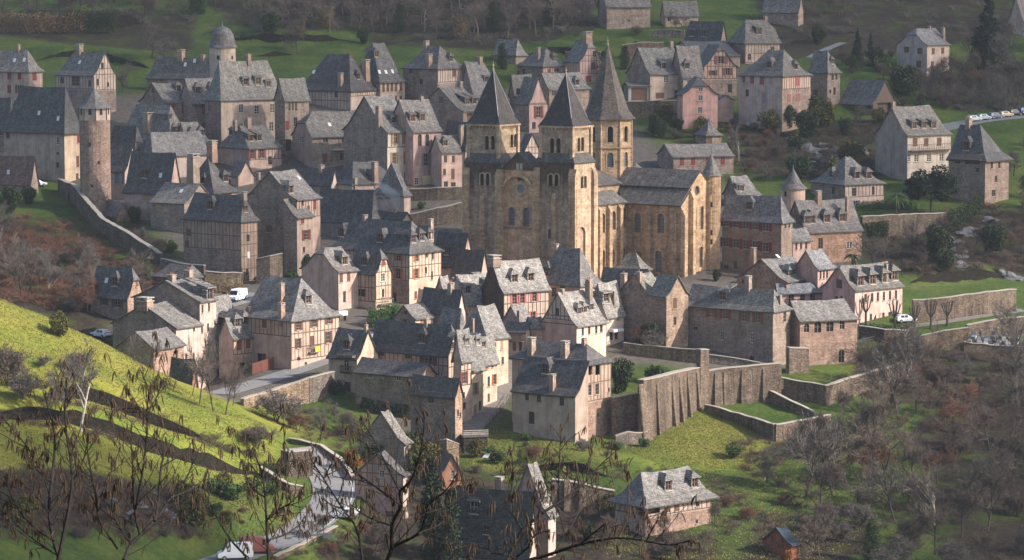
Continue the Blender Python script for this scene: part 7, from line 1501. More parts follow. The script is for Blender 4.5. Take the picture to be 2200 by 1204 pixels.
def boxes():
    g = ground(735, 690, 520); g.z = z_for(g.x, g.y, 678)
    root = empty('water_tank', (g.x, g.y, g.z), R(40), 'white box-shaped tank on the terrace above the timbered inn', 'tank')
    mb = MB(); mb.box(-1.0, 1.0, -.45, .45, 0, .75); mb.build('body', ['white_sheet'], root); mb = MB(); mb.box(-1.04, 1.04, -.49, .49, .75, .83); mb.build('lid', ['white_sheet'], root)
    for s in (-1, 1):
        mb = MB(); mb.box(s * .7 - .06, s * .7 + .06, -.4, .4, -2.2, 0); mb.build('support', ['timber'], root)
    g = ground(808, 742, 520); zt = z_for(g.x, g.y, 716); root = empty('parasol', g, 0, 'open white parasol behind the chimney of the roadside house', 'parasol')
    h = zt - g.z; mb = MB(); mb.lathe(0, 0, [(1.35, h - .55), (1.0, h - .25), (.5, h - .06), (.03, h)], 12); mb.build('canopy', ['white_sheet'], root)
    mb = MB(); mb.tube((0, 0, -.2), (0, 0, h), .03, .03, 6); mb.build('pole', ['iron'], root)
    # no-entry style round sign on the lane
    g = ground(642, 798, 520); zc = z_for(g.x, g.y, 771); root = empty('road_sign', g, 0, 'round red road sign on a post before the timbered inn', 'sign')
    h = zc - g.z; mb = MB(); mb.tube((0, 0, -.2), (0, 0, h), .035, .035, 6); mb.build('post', ['zinc'], root)
    mb = MB(); mb.lathe(0, 0, [(.02, -.02), (.34, -.02), (.34, .02), (.02, .02)], 20); mb.build('disc', ['painted'], root, (.30, .05, .07), (0, -.06, h), (R(90), 0, 0))
    mb = MB(); mb.lathe(0, 0, [(.01, .022), (.24, .022)], 20); mb.build('disc_face', ['painted'], root, (.12, .05, .14), (0, -.07, h), (R(90), 0, 0))
    # red board fence and small gate by the lane
    root = fence('board_fence', 'red-brown board fence and gate beside the lane house', gpts([(543, 806), (562, 800), (580, 795), (598, 788)], 520), 1.5, 1.7, 'timber', 2, .06)
    pts_ = resample(gpts([(543, 806), (562, 800), (580, 795), (598, 788)], 520), .28); o0 = root.location
    for p in pts_:
        mb = MB(); mb.box(-.12, .12, -.02, .02, .1, 2.0); mb.build('board', ['painted'], root, (.2, .07, .05), p - o0, (0, 0, R(25)))
    # terrace platform above the street foot
    g = ground(1020, 968, 480); zt = z_for(g.x, g.y, 934); root = empty('terrace_platform', g, R(12), 'small railed wooden platform over a dark shed at the street foot', 'platform')
    h = zt - g.z; mb = MB(); mb.box(-2.2, 1.9, -1.6, 1.6, h - .2, h); mb.build('deck', ['timber_grey'], root); mb = MB(); mb.box(-2.1, 1.8, -1.4, 1.5, -1.5, h - .2); mb.build('base', ['drystone'], root, (.3, .3, .3))
    for x in (-2.15, -.8, .5, 1.85): mb = MB(); mb.box(x - .06, x + .06, -1.6, -1.48, h, h + 1.0); mb.build('post', ['timber_grey'], root)
    for z in (.35, .65, .95): mb = MB(); mb.box(-2.2, 1.9, -1.66, -1.6, h + z - .1, h + z + .02); mb.build('rail', ['birch'], root)
    g = ground(1046, 985, 470); root = empty('garden_sheet', g, R(-25), 'crumpled white sheet lying on the grass below the platform', 'sheet')
    mb = MB(); mb.face([(-.7, -.3, .1), (.6, -.5, .15), (.8, .4, .7), (-.5, .5, .75)]); mb.face([(-.7, -.3, .06), (.6, -.5, .11), (.8, .4, .66), (-.5, .5, .71)]); mb.face([(-.7, -.3, .06), (.6, -.5, .11), (.6, -.5, .15), (-.7, -.3, .1)]); mb.build('sheet', ['white_sheet'], root)
    for k, (x, y) in enumerate(((2082, 735), (2092, 728), (2104, 738), (2113, 728), (2124, 735), (2134, 727), (2143, 736), (2155, 728), (2162, 738), (2172, 730), (2182, 740), (2118, 742), (2140, 744), (2166, 746), (2190, 733))):
        g = ground(x, y, 520); c_ = rnd.uniform(.6, 1.7)
        root = empty('gravestone', (g.x, g.y, gz(g.x, g.y)), R(rnd.uniform(-20, 20)), 'grey stone grave in the little cemetery below the niches', 'grave', 'graves in the little cemetery')
        mb = MB(); mb.box(-.45, .45, -1.0, .9, -.3, .35); mb.build('slab', ['gravestone'], root, (c_, c_, c_ * 1.02))
        if k % 3 == 0: mb = MB(); mb.box(-.07, .07, .9, 1.05, 0, 1.5); mb.box(-.35, .35, .9, 1.05, .95, 1.1); mb.build('cross', ['gravestone'], root, (c_ * 1.3,) * 3)
        else: mb = MB(); mb.box(-.4, .4, .9, 1.1, 0, .9); mb.prism([(-.4, .9), (.4, .9), (.4, 1.1), (-.4, 1.1)], .9, 1.15, 0, .5); mb.build('headstone', ['gravestone'], root, (c_ * 1.2,) * 3)
    # round sign / street lamp at the bottom
    g = ground(952, 1195, 430); root = empty('street_lamp', g, 0, 'small lantern on a post at the bottom beside the dark evergreen', 'lamp')
    mb = MB(); mb.tube((0, 0, 0), (0, 0, 3.2), .06, .04, 6); mb.build('post', ['iron'], root); mb = MB(); mb.prism([(-.13, -.13), (.13, -.13), (.13, .13), (-.13, .13)], 3.2, 3.6, 0, 1.5); mb.build('lantern_glass', ['pale_glass'], root); mb = MB(); mb.prism([(-.24, -.24), (.24, -.24), (.24, .24), (-.24, .24)], 3.6, 3.85, 0, .1); mb.build('lantern_cap', ['iron'], root)
boxes()
def sign_board():
    g = ground(645, 1158, 425); root = empty('information_board', (g.x + 3.9, g.y, gz(g.x + 3.9, g.y)), R(-12), 'pale board on two posts beside the lower road parapet', 'sign')
    mb = MB(); mb.box(-.7, .7, -.03, .03, 1.0, 1.75); mb.build('board', ['painted'], root, (.5, .42, .4))
    for s in (-1, 1): mb = MB(); mb.box(s * .6 - .04, s * .6 + .04, .03, .1, -.3, 1.8); mb.build('post', ['zinc'], root)
sign_board()
ribbon('road_marking', ROAD[4:28], .06, 'paint_white', .085, 'thin white edge line along the bending road', 'structure', off=2.7)
# rock outcrops
def rocks(name, label, spots, ymin=505.0):
    for k, (px, py, s) in enumerate(spots):
        rr = np.random.RandomState(k + int(px)); bm = bmesh.new(); bmesh.ops.create_icosphere(bm, subdivisions=3, radius=1.0)
        for v in bm.verts:
            p = np.array(v.co); d = 1 + .28 * math.sin(p[0] * 3.1 + k) * math.cos(p[1] * 2.7 + 2 * k) + .18 * math.sin(p[2] * 6 + p[0] * 4) + rr.uniform(-.09, .09)
            v.co = Vector((p[0] * d * 1.3, p[1] * d, p[2] * d * .9))
        me = bpy.data.meshes.new('rock'); bm.to_mesh(me); bm.free(); me.materials.append(MATS['rock'])
        g = ground(px, py, ymin); tag(link('rock_outcrop', me, None, (g.x, g.y, gz(g.x, g.y) - s * .25), (0, rr.uniform(-.3, .3), rr.uniform(0, 6)), (s, s, s * .8)), label, 'rock', name)
rocks('rocks below the big pink house', 'grey rock in the outcrop below the big pink house', [(1722, 315, 2.2), (1748, 328, 2.6), (1776, 318, 1.9), (1800, 325, 2.4), (1830, 318, 2.0), (1850, 330, 2.2), (1770, 345, 2.4), (1735, 352, 1.8), (1812, 350, 1.6), (1700, 300, 1.5)])
rocks('rocks below the cedar wall', 'pale rock on the slope below the cedar wall', [(2055, 545, 2.3), (2045, 520, 2.0), (2075, 505, 2.4), (2110, 500, 2.2), (2130, 480, 2.4), (2150, 590, 1.6), (2180, 600, 1.8), (2140, 660, 1.5), (2175, 668, 1.8), (2062, 570, 1.6)])
rocks('rocks on the spur foot', 'pale stone in the rubble at the foot of the spur', [(240, 1080, .7), (300, 1085, .8), (350, 1095, .6), (280, 1105, .8), (330, 1060, .5), (220, 1060, .5), (370, 1110, .7)], 385)

# ------------------------------------------------------------------ vegetation
class TB:
    """fast tube collector"""
    def __init__(s): s.V = []; s.F = []; s.n = 0
    def tube(s, a, b, ra, rb, k=3):
        d = b - a; L = np.linalg.norm(d)
        if L < 1e-5: return
        d = d / L; t = np.array([0, 0, 1.0]) if abs(d[2]) < .9 else np.array([1.0, 0, 0]); u = np.cross(d, t); u /= np.linalg.norm(u); v = np.cross(d, u)
        an = np.arange(k) * 2 * math.pi / k; ring = np.outer(np.cos(an), u) + np.outer(np.sin(an), v)
        s.V.append(a + ring * ra); s.V.append(b + ring * rb); i = s.n
        for q in range(k): w = (q + 1) % k; s.F.append((i + q, i + w, i + k + w, i + k + q))
        s.n += 2 * k
    def mesh(s, name, mat, smooth=False):
        return mesh_of(name, np.concatenate(s.V) if s.V else [], s.F, [mat], smooth=smooth)
def bare_tree(seed, H=10.0, style='round', mat='twig', bark='bark', dens=1.0, droop=0.0, multi=1, maxd=4, rmin=.028):
    r = np.random.RandomState(seed); tr, tw = TB(), TB()
    def grow(p, d, L, rad, depth):
        n = 4 if depth == 0 else 3
        q = p.copy(); dd = d.copy(); pts = [(q.copy(), rad)]
        for i in range(n):
            dd = dd + r.normal(0, .12 if depth == 0 else .2, 3) + np.array([0, 0, .05 if depth < 3 else -droop]); dd /= np.linalg.norm(dd)
            q2 = q + dd * L / n; r2 = rad * (1 - .5 * (i + 1) / n)
            ra = rad * (1 - .5 * i / n)
            (tr if depth < 2 else tw).tube(q, q2, ra, r2, 6 if depth == 0 else (5 if depth == 1 else 3)); q = q2; pts.append((q.copy(), r2))
        if depth >= maxd: return
        nb = {0: 6, 1: 6, 2: 7, 3: 6}[depth]
        nb = max(2, int(round(nb * (dens if depth > 1 else 1))))
        for j in range(nb):
            t = r.uniform(.35 if depth == 0 else .2, 1.0); k = min(int(t * n), n - 1); f = t * n - k
            b0 = pts[k][0] * (1 - f) + pts[k + 1][0] * f; rr_ = pts[k][1] * (1 - f) + pts[k + 1][1] * f
            ax = r.normal(0, 1, 3); ax -= ax.dot(dd) * dd; ax /= np.linalg.norm(ax)
            sp_ = {'round': 1.0, 'up': .5, 'wide': 1.35}[style] * r.uniform(.6, 1.2)
            nd = dd * math.cos(sp_) + ax * math.sin(sp_); nd[2] += .18 if style != 'wide' else .05; nd /= np.linalg.norm(nd)
            grow(b0, nd, L * r.uniform(.5, .78) * (1.05 if depth == 0 else .85), max(rr_ * .62, rmin), depth + 1)
    for m_ in range(multi):
        a = r.uniform(0, 6.28); lean = .28 if multi > 1 else .05
        grow(np.array([.15 * math.cos(a), .15 * math.sin(a), -.4]), np.array([lean * math.cos(a), lean * math.sin(a), 1.0]), H * (.46 if style != 'up' else .6), H * (.019 if multi == 1 else .011), 0)
    return tr.mesh('trunk', bark), tw.mesh('crown', mat)
def leaf_cloud(r, centres, radii, n, size, squash=1.0):
    """leaf-sized quads spread through a set of lobes, denser towards their surface"""
    k = r.randint(0, len(centres), n); d = r.normal(0, 1, (n, 3)); d /= np.linalg.norm(d, axis=1)[:, None]
    rad = radii[k] * (r.uniform(.25, 1.0, n) ** .45); c = centres[k] + d * rad[:, None] * np.array([1, 1, squash])
    a = r.normal(0, 1, (n, 3)); a /= np.linalg.norm(a, axis=1)[:, None]; b_ = np.cross(a, r.normal(0, 1, (n, 3))); b_ /= np.linalg.norm(b_, axis=1)[:, None]
    s = (size * r.uniform(.6, 1.3, n))[:, None]
    V = np.stack([c - a * s, c + b_ * s * .6, c + a * s, c - b_ * s * .6], 1).reshape(-1, 3)
    return V, np.arange(n * 4).reshape(-1, 4).tolist()
def leafy(seed, H, W_, n, size, mat, shape='round', bark='bark'):
    r = np.random.RandomState(seed); tb = TB(); cs, rs = [], []
    if shape == 'cone':
        for i in range(26): t = i / 25; w = W_ / 2 * (1 - t) ** .8; a = r.uniform(0, 6.28); cs.append([w * .55 * math.cos(a), w * .55 * math.sin(a), H * (.08 + .9 * t)]); rs.append(max(w * .6, .25))
    elif shape == 'column':
        for i in range(22): t = i / 21; w = W_ / 2 * (1 - abs(t - .4) ** 1.6); a = r.uniform(0, 6.28); cs.append([w * .35 * math.cos(a), w * .35 * math.sin(a), H * (.04 + .93 * t)]); rs.append(max(w * .75, .2))
    elif shape == 'cedar':
        for i in range(26): a = r.uniform(0, 6.28); q = r.uniform(.1, 1) ** .6; cs.append([W_ * .42 * q * math.cos(a), W_ * .42 * q * math.sin(a), H * (.35 + .6 * r.uniform(0, 1) * (1 - q * .55))]); rs.append(W_ * r.uniform(.09, .17))
    else:
        for i in range(16): d = r.normal(0, 1, 3); d /= np.linalg.norm(d); q = r.uniform(.3, 1); cs.append([d[0] * W_ * .3 * q, d[1] * W_ * .3 * q, H * .48 + d[2] * H * .36 * q]); rs.append(min(W_, H) * r.uniform(.16, .27))
    cs, rs = np.array(cs), np.array(rs)
    V, F_ = leaf_cloud(r, cs, rs, n, size, .7 if shape == 'cedar' else 1.0)
    tb.tube(np.array([0, 0, -.5]), np.array([0, 0, H * .7]), H * .025, H * .01, 6)
    for c in cs[::2]: tb.tube(np.array([0, 0, max(.1, c[2] * .7)]), c, H * .008, H * .003, 4)
    return tb.mesh('trunk', bark), mesh_of('crown', V, F_, [mat])
PROTO = {}
for i in range(4): PROTO['round%d' % i] = bare_tree(11 + i, 10, 'round', ['twig', 'twig_grey', 'twig', 'twig_red'][i], dens=1.0)
for i in range(3): PROTO['up%d' % i] = bare_tree(31 + i, 10, 'up', ['twig_grey', 'twig', 'twig_grey'][i], bark='birch' if i == 0 else 'bark', dens=.8)
for i in range(2): PROTO['wide%d' % i] = bare_tree(51 + i, 10, 'wide', ['twig', 'twig_grey'][i])
for i in range(3): PROTO['shrub%d' % i] = bare_tree(71 + i, 6, 'round', ['twig', 'twig_red', 'twig_grey'][i], multi=5, dens=.7)
PROTO['weep'] = bare_tree(91, 5, 'wide', 'twig_red', droop=.55)
PROTO['conifer'] = leafy(1, 12, 6.0, 5000, .26, 'needles', 'cone'); PROTO['cedar'] = leafy(2, 9, 11, 7000, .26, 'needles', 'cedar'); PROTO['cypress'] = leafy(3, 12, 3.2, 4500, .2, 'needles', 'column')
PROTO['evergreen'] = leafy(4, 5, 5, 3000, .2, 'ivy_leaf'); PROTO['ivytree'] = leafy(5, 8, 4, 6500, .13, 'ivy_leaf', 'column'); PROTO['gorse'] = leafy(6, 3, 3.6, 1800, .15, 'gorse_leaf'); PROTO['rustbush'] = leafy(7, 3, 4, 2000, .14, 'rust_leaf')
PROTO['pine'] = leafy(8, 7, 5, 2600, .2, 'needles_light', 'cedar'); PROTO['laurel'] = leafy(9, 3, 3, 1800, .15, 'laurel_leaf'); PROTO['dryoak'] = leafy(10, 7, 6, 2600, .16, 'dry_leaf'); PROTO['bushgreen'] = leafy(12, 2.2, 2.8, 1300, .13, 'hedge_leaf')
BASEH = {'round': 10, 'up': 10, 'wide': 10, 'shrub': 6, 'weep': 5, 'conifer': 12, 'cedar': 9, 'cypress': 12, 'evergreen': 5, 'ivytree': 8, 'gorse': 3, 'rustbush': 3, 'pine': 7, 'laurel': 3, 'dryoak': 7, 'bushgreen': 2.2}
def tree(proto, p, h, label, name=None, group=None, rot=None, cat=None, wide=1.0, lean=0.0):
    k = proto.rstrip('0123456789'); s = h / BASEH[k] * (.86 if k in ('round', 'wide', 'shrub') else 1.0)
    leafyk = k in ('gorse', 'laurel', 'bushgreen', 'rustbush'); bush = leafyk or k == 'shrub'
    o = empty(name or ('bush' if bush else 'tree'), p, rnd.uniform(0, 6.28) if rot is None else rot, label, cat or ('bush' if bush else 'tree'), group)
    if lean: o.rotation_euler = (0, R(lean), o.rotation_euler[2] if rot is None else rot)
    o.scale = (s * wide, s * wide, s)
    link('trunk', PROTO[proto][0], o); link('crown', PROTO[proto][1], o); return o
def treepx(proto, px, py, toprow, label, ymin=385.0, **kw):
    g = ground(px, py, ymin); z = gz(g.x, g.y); h = z_for(g.x, g.y, toprow) - z
    return tree(proto, (g.x, g.y, z - .1), max(h, 1.0), label, **kw)
# trees one can point at
treepx('wide1', 328, 128, 2, 'broad bare tree with spreading limbs behind the mansion wing', wide=1.05)
treepx('round0', 640, 118, 8, 'bare tree standing in the meadow right of the domed tower')
treepx('up0', 172, 928, 740, 'slim pale-stemmed tree alone on the grassy spur', ymin=400)
treepx('up2', 152, 922, 800, 'smaller slim tree beside the pale-stemmed one on the spur', ymin=400)
treepx('shrub0', 165, 800, 728, 'leafless bush on the crest of the grassy spur', ymin=400)
treepx('shrub2', 95, 790, 748, 'pale bramble bush left of the leafless bush on the spur', ymin=400)
treepx('gorse', 126, 722, 662, 'olive and orange evergreen bush on the crest of the spur', ymin=400, wide=.8)
treepx('shrub0', 20, 830, 690, 'dense bare thicket at the left edge of the spur', ymin=400)
treepx('shrub2', 48, 860, 760, 'grey thicket beside the dark bank at the left edge', ymin=400)
for x, y, t, lab in ((429, 868, 690, 'first slender tree on the crest before the slit-windowed building'), (460, 886, 726, 'second slender tree on the crest, right of the first'), (483, 892, 748, 'third slender tree on the crest beside the lane'), (500, 872, 770, 'shortest slender tree where crest and lane meet'), (288, 778, 690, 'ivy-stemmed tree before the low stone gable'), (330, 800, 705, 'thin many-stemmed tree before the stone shed'), (412, 850, 735, 'twiggy sapling before the dark low shed')):
    treepx('up%d' % rnd.randint(1, 2), x, y, t + 25, lab, ymin=400, group='slender trees along the spur crest', wide=.6)
treepx('shrub2', 592, 905, 800, 'wide many-stemmed bare tree below the lane wall', ymin=485, wide=1.3)
treepx('shrub0', 545, 960, 885, 'round brown leafless bush at the end of the spur', ymin=440, wide=1.4)
treepx('shrub1', 640, 925, 862, 'thin orchard bush beside the road top', ymin=470)
for x, y, t, lab in ((690, 930, 850, 'bare fruit tree first in the little orchard'), (735, 935, 850, 'bare fruit tree in the middle of the little orchard'), (770, 950, 868, 'bare fruit tree nearest the pale slanting roof'), (720, 905, 838, 'low fruit tree under the roadside house')):
    treepx('round%d' % rnd.randint(0, 2), x, y, t, lab, ymin=470, group='fruit trees in the little orchard', wide=1.1)
treepx('pine', 832, 985, 895, 'ragged pine above the pink roadside house', ymin=470); treepx('pine', 800, 1000, 935, 'small pine left of the ragged pine', ymin=470)
treepx('rustbush', 757, 1012, 965, 'bright rust-orange bush beside the road parapet', ymin=450)
treepx('cypress', 930, 1225, 985, 'tall dark cypress at the bottom edge', ymin=420); treepx('cypress', 972, 1230, 1050, 'second, lower cypress beside the tall one', ymin=420)
treepx('evergreen', 1336, 845, 762, 'dark round evergreen beside the gate house', ymin=500, wide=.75)
treepx('cedar', 2000, 462, 350, 'big dark cedar in front of the balcony house', ymin=520, wide=1.0)
treepx('conifer', 2122, 150, -20, 'tall dark conifer in the top right corner', ymin=520, wide=1.0)
treepx('weep', 1372, 742, 655, 'weeping tree with pinkish hanging twigs before the garden house', ymin=520, wide=1.2)
treepx('shrub2', 1400, 760, 680, 'grey twiggy tree against the stone gable house', ymin=520)
treepx('evergreen', 1402, 752, 688, 'grey-green shrub in the garden below the stone gable', ymin=520, wide=.6)
treepx('wide0', 1368, 78, 22, 'small bare tree on the lawn below the upper barn', ymin=520); treepx('wide1', 1468, 66, -10, 'dark leaning tree beside the terrace cottage', ymin=520, lean=22)
treepx('up0', 1586, 348, 262, 'thin white birch on the bank behind the church', ymin=520, wide=.6)
treepx('round1', 262, 200, 110, 'bare tree in the garden right of the half-timbered gable', ymin=520)
treepx('conifer', 1842, 130, 60, 'dark green fir beside the small upper road', ymin=520, wide=.8); treepx('conifer', 1870, 118, 70, 'shorter fir right of the road fir', ymin=520, wide=.8)
treepx('evergreen', 1760, 96, 50, 'dark evergreen bush beside the upper bank', ymin=520)
for x, y, t, lab in ((1860, 700, 628, 'pollarded tree before the left end of the pink abbey house'), (1922, 708, 640, 'pollarded tree before the right end of the pink abbey house'), (2000, 708, 640, 'pollarded tree right of the silver-white car'), (1965, 712, 650, 'thin pollarded tree beside the silver-white car'), (2035, 702, 640, 'last pollarded tree by the path')):
    g = ground(x, y, 520); z = gz(g.x, g.y); h = z_for(g.x, g.y, t) - z; r = np.random.RandomState(x); tb, tc = TB(), TB()
    tb.tube(np.array([0, 0, -.3]), np.array([0, 0, h * .38]), .26, .2, 7)
    for k in range(6):
        a = 2 * math.pi * k / 6 + r.uniform(-.3, .3); p0 = np.array([0, 0, h * .36]); p1 = np.array([.7 * math.cos(a), .7 * math.sin(a), h * .55]); p2 = p1 + np.array([.35 * math.cos(a), .35 * math.sin(a), h * r.uniform(.2, .36)])
        tb.tube(p0, p1, .14, .11, 5); tb.tube(p1, p2, .11, .13, 5)
        for j in range(9): e = p2 + r.normal(0, .28, 3) + np.array([0, 0, h * .06]); tc.tube(p2 - np.array([0, 0, .1 * j * .3]), e, .03, .015, 3)
    o = empty('pollarded_tree', (g.x, g.y, z), 0, lab, 'tree', 'pollarded trees by the abbey'); link('trunk', tb.mesh('trunk', 'bark'), o); link('crown', tc.mesh('crown', 'bark'), o)
def palm(px, py, toprow, lab):
    g = ground(px, py, 520); z = gz(g.x, g.y); h = z_for(g.x, g.y, toprow) - z; o = empty('palm_tree', (g.x, g.y, z), 0, lab, 'palm')
    tb = TB(); tb.tube(np.array([0, 0, -.3]), np.array([0, 0, h * .62]), .2, .17, 8); link('trunk', tb.mesh('trunk', 'bark'), o)
    r = np.random.RandomState(px); V, F_ = [], []
    for k in range(30):
        a = r.uniform(0, 6.28); up = r.uniform(-.5, .9); L = h * .34; prev = None
        for s in range(6):
            t = s / 5; c = np.array([math.cos(a) * L * t, math.sin(a) * L * t, h * .62 + L * (up * t - .75 * t * t)]); w = .28 * (1 - t * .7) * np.array([-math.sin(a), math.cos(a), 0]); i = len(V); V += [c - w, c, c + w]
            V[i][2] -= .1; V[i + 2][2] -= .1
            if prev is not None: F_ += [[prev, prev + 1, i + 1, i], [prev + 1, prev + 2, i + 2, i + 1]]
            prev = i
    link('crown', mesh_of('crown', V, F_, ['palm_leaf']), o)
palm(1832, 585, 528, 'bushy palm at the corner of the orange stone wing'); palm(1925, 470, 388, 'palm in the villa garden left of the cedar')
# hedges
def hedge(name, label, pix, w, h, mat, n, size, ymin=505.0, zrow=None):
    pts_ = resample(gpts(pix, ymin), .8); r = np.random.RandomState(len(label)); o0 = pts_[0]
    cs = np.array([(p.x - o0.x + r.uniform(-.2, .2), p.y - o0.y, gz(p.x, p.y) - o0.z + hh) for p in pts_ for hh in np.arange(h * .25, h * .85, .6)]); rs = np.full(len(cs), w / 2)
    V, F_ = leaf_cloud(r, cs, rs, n, size); tag(link(name, mesh_of('hedge', V, F_, [mat]), None, o0), label, 'hedge')
hedge('hedge', 'bright clipped laurel hedge beside the small sunlit cottage', [(800, 706), (815, 704), (832, 698), (850, 690)], 2.0, 3.6, 'laurel_leaf', 5200, .13, 520)
hedge('hedge', 'dark box hedge under the roadside house', [(695, 852), (712, 850), (732, 848)], 1.8, 2.2, 'ivy_leaf', 2600, .13, 500)
hedge('hedge', 'brown clipped hedge behind the parked van', [(440, 630), (480, 632), (518, 634)], 1.2, 2.4, 'dry_leaf', 2600, .12, 540)
hedge('hedge', 'tall beech hedge with dead leaves in the top left corner', [(0, 72), (60, 74), (120, 74), (180, 72)], 3.0, 6.0, 'dry_leaf', 6500, .22)
hedge('hedge', 'dark evergreen hedge in the middle of the top left bank', [(130, 72), (190, 72), (250, 74)], 3.0, 6.5, 'ivy_leaf', 6500, .22)
hedge('hedge', 'dark hedge on the bank below the pollarded trees', [(1850, 712), (1900, 716), (1950, 716)], 1.4, 1.6, 'ivy_leaf', 2200, .14, 520)
hedge('hedge', 'row of green bushes in the cedar garden', [(1845, 452), (1880, 450), (1920, 450), (1960, 452)], 2.0, 2.0, 'laurel_leaf', 3500, .16, 520)
hedge('ivy', 'ivy hanging over the high wall below the cedar', [(1850, 522), (1880, 520), (1905, 516)], 1.2, 4.5, 'ivy_leaf', 3500, .16, 520)
hedge('ivy', 'ivy covering the wall end below the gallery house', [(2040, 508), (2075, 490), (2105, 470)], 2.0, 6.0, 'ivy_leaf', 5000, .18, 520)
hedge('ivy', 'creeper on the wall of the long stone outbuilding', [(780, 884), (800, 890), (870, 900)], .8, 3.0, 'ivy_leaf', 2200, .13, 490)
treepx('laurel', 797, 682, 656, 'little clipped cone shrub left of the laurel hedge', ymin=520, wide=.6)
for x, y, t, k, lab in ((25, 458, 395, 'evergreen', 'round evergreen bush below the rusty barn at the left edge'), (62, 440, 398, 'evergreen', 'dark evergreen left of the descending wall top'), (10, 440, 408, 'laurel', 'yellow-green bush at the left edge below the barn'), (320, 600, 570, 'laurel', 'green bush at the foot of the stepped wall'), (1435, 830, 782, 'bushgreen', 'clipped yellow-green bush above the raking rampart'), (1405, 822, 775, 'bushgreen', 'grey-green bush behind the rampart top'), (1385, 962, 935, 'bushgreen', 'low shrub on the meadow below the broken wall'), (1320, 965, 935, 'shrub0', 'brown thorn bush below the link wall'), (1250, 970, 925, 'shrub2', 'lone leafless bush close below the gate house corner'), (1150, 990, 935, 'shrub1', 'thin bush on the lawn left of the cement mixer'), (650, 590, 540, 'evergreen', 'grey-green shrub against the catslide annex'), (1540, 605, 575, 'evergreen', 'dark shrub at the foot of the stair turret'), (970, 230, 190, 'evergreen', 'dark ivy bush right of the tall roofed house'), (1300, 180, 110, 'ivytree', 'ivy-clad tree behind the crossing spire'), (1080, 150, 95, 'ivytree', 'ivy mass left of the orchard house'), (1342, 150, 100, 'ivytree', 'dark ivy on the bank right of the spire'), (1255, 110, 60, 'round2', 'bare tree behind the pink timbered gable'), (1710, 330, 285, 'evergreen', 'dark bush under the big pink house'), (1815, 290, 250, 'evergreen', 'bush beside the open barn'), (1690, 1090, 1040, 'shrub1', 'reddish bush right of the lower farmhouse'), (1745, 1070, 985, 'round0', 'small round-crowned bare tree on the lower green'), (1875, 1215, 1120, 'ivytree', 'ivy-covered trunk at the lower right'), (1645, 1040, 930, 'round1', 'bare tree at the right end of the sunny meadow'), (1690, 1215, 1180, 'rustbush', 'rusty bush at the foot of the tarpaulin shed'), (1575, 985, 945, 'bushgreen', 'rough bush where the sunny meadow breaks off')):
    treepx(k, x, y, t, lab, ymin=400)
for x, y, t, k, lab in ((300, 520, 470, 'shrub2', 'bare bush just inside the descending wall'), (345, 540, 495, 'shrub0', 'bare vine bush below the plain stone house'), (290, 480, 440, 'evergreen', 'dark bush beside the tiny stone shed'), (370, 545, 512, 'laurel', 'green shrub in the garden below the stone house'), (240, 455, 410, 'shrub1', 'leafless shrub at the foot of the round tower'), (420, 590, 556, 'shrub2', 'grey shrub at the foot of the timbered block'), (625, 620, 575, 'evergreen', 'dark shrub left of the pink wing'), (930, 470, 440, 'shrub0', 'bare shrub on the terrace left of the church'), (905, 450, 428, 'bushgreen', 'low green shrub below the dark arch'), (1450, 300, 262, 'shrub2', 'bare bush left of the pavilion'), (1400, 290, 250, 'shrub0', 'bare bush below the beige house terrace'), (1600, 610, 585, 'evergreen', 'dark bush below the abbey range')):
    treepx(k, x, y, t, lab, ymin=510)
# woods: individual trees by zone
KINDW = [('dryoak', 'russet-leaved tree'), ('ivytree', 'dark ivy-clad tree'), ('evergreen', 'dark evergreen shrub'), ('gorse', 'olive green bush'), ('bushgreen', 'small green bush'), ('round3', 'reddish bare tree'), ('shrub1', 'reddish leafless bush'), ('shrub', 'leafless bush'), ('up0', 'pale-stemmed bare tree'), ('wide', 'wide-crowned bare tree'), ('up', 'slender bare tree'), ('round1', 'grey bare tree'), ('round', 'brown bare tree')]
def scatter(zone, n, protos, hmin, hmax, label, group, ymin=385.0, seed=0, mind=3.0, mass=None):
    r = random.Random(seed); xs = [p[0] for p in zone]; ys = [p[1] for p in zone]; P = []; tries = 0
    def ins(x, y):
        c = False
        for (x1, y1), (x2, y2) in zip(zone, zone[1:] + zone[:1]):
            if (y1 > y) != (y2 > y) and x < (x2 - x1) * (y - y1) / (y2 - y1) + x1: c = not c
        return c
    while len(P) < n and tries < n * 60:
        tries += 1; x, y = r.uniform(min(xs), max(xs)), r.uniform(min(ys), max(ys))
        if not ins(x, y): continue
        g = ground(x, y, ymin)
        if any((g.xy - q.xy).length < mind for q in P): continue
        P.append(g); k = r.choice(protos)
        if mass is not None: mass.append((r.choice(WOODP), g, r.uniform(hmin, hmax) / 10, r.uniform(0, 6.28))); continue
        lb = next(v for q, v in KINDW if k.startswith(q)) + ' ' + label; tree(k, (g.x, g.y, gz(g.x, g.y) - .1), r.uniform(hmin, hmax) * (.5 if k.startswith('shrub') else 1), lb, group=group, wide=r.uniform(.85, 1.15))
WOODP = [bare_tree(101 + i, 10, 'round', 'twig_wood', maxd=3, rmin=.05) for i in range(4)]; WOOD = []
BR = ['round0', 'round1', 'round2', 'round3', 'round0', 'round2', 'wide0', 'up1', 'up2']
scatter([(560, 84), (760, 70), (1110, 88), (1280, 40), (1280, -60), (480, -60)], 150, BR, 9, 15, 'in the wood along the top edge', 'trees of the wood along the top edge', seed=1, mind=3.2, mass=WOOD)
scatter([(0, 40), (260, 60), (470, 40), (470, -60), (0, -60)], 26, BR + ['ivytree'], 8, 13, 'on the bank at the top left', 'trees on the top left bank', seed=2)
scatter([(1660, 60), (1920, 20), (2230, -10), (2230, -70), (1660, -60)], 20, BR, 8, 12, 'on the slope along the top right edge', 'trees along the top right edge', seed=3)
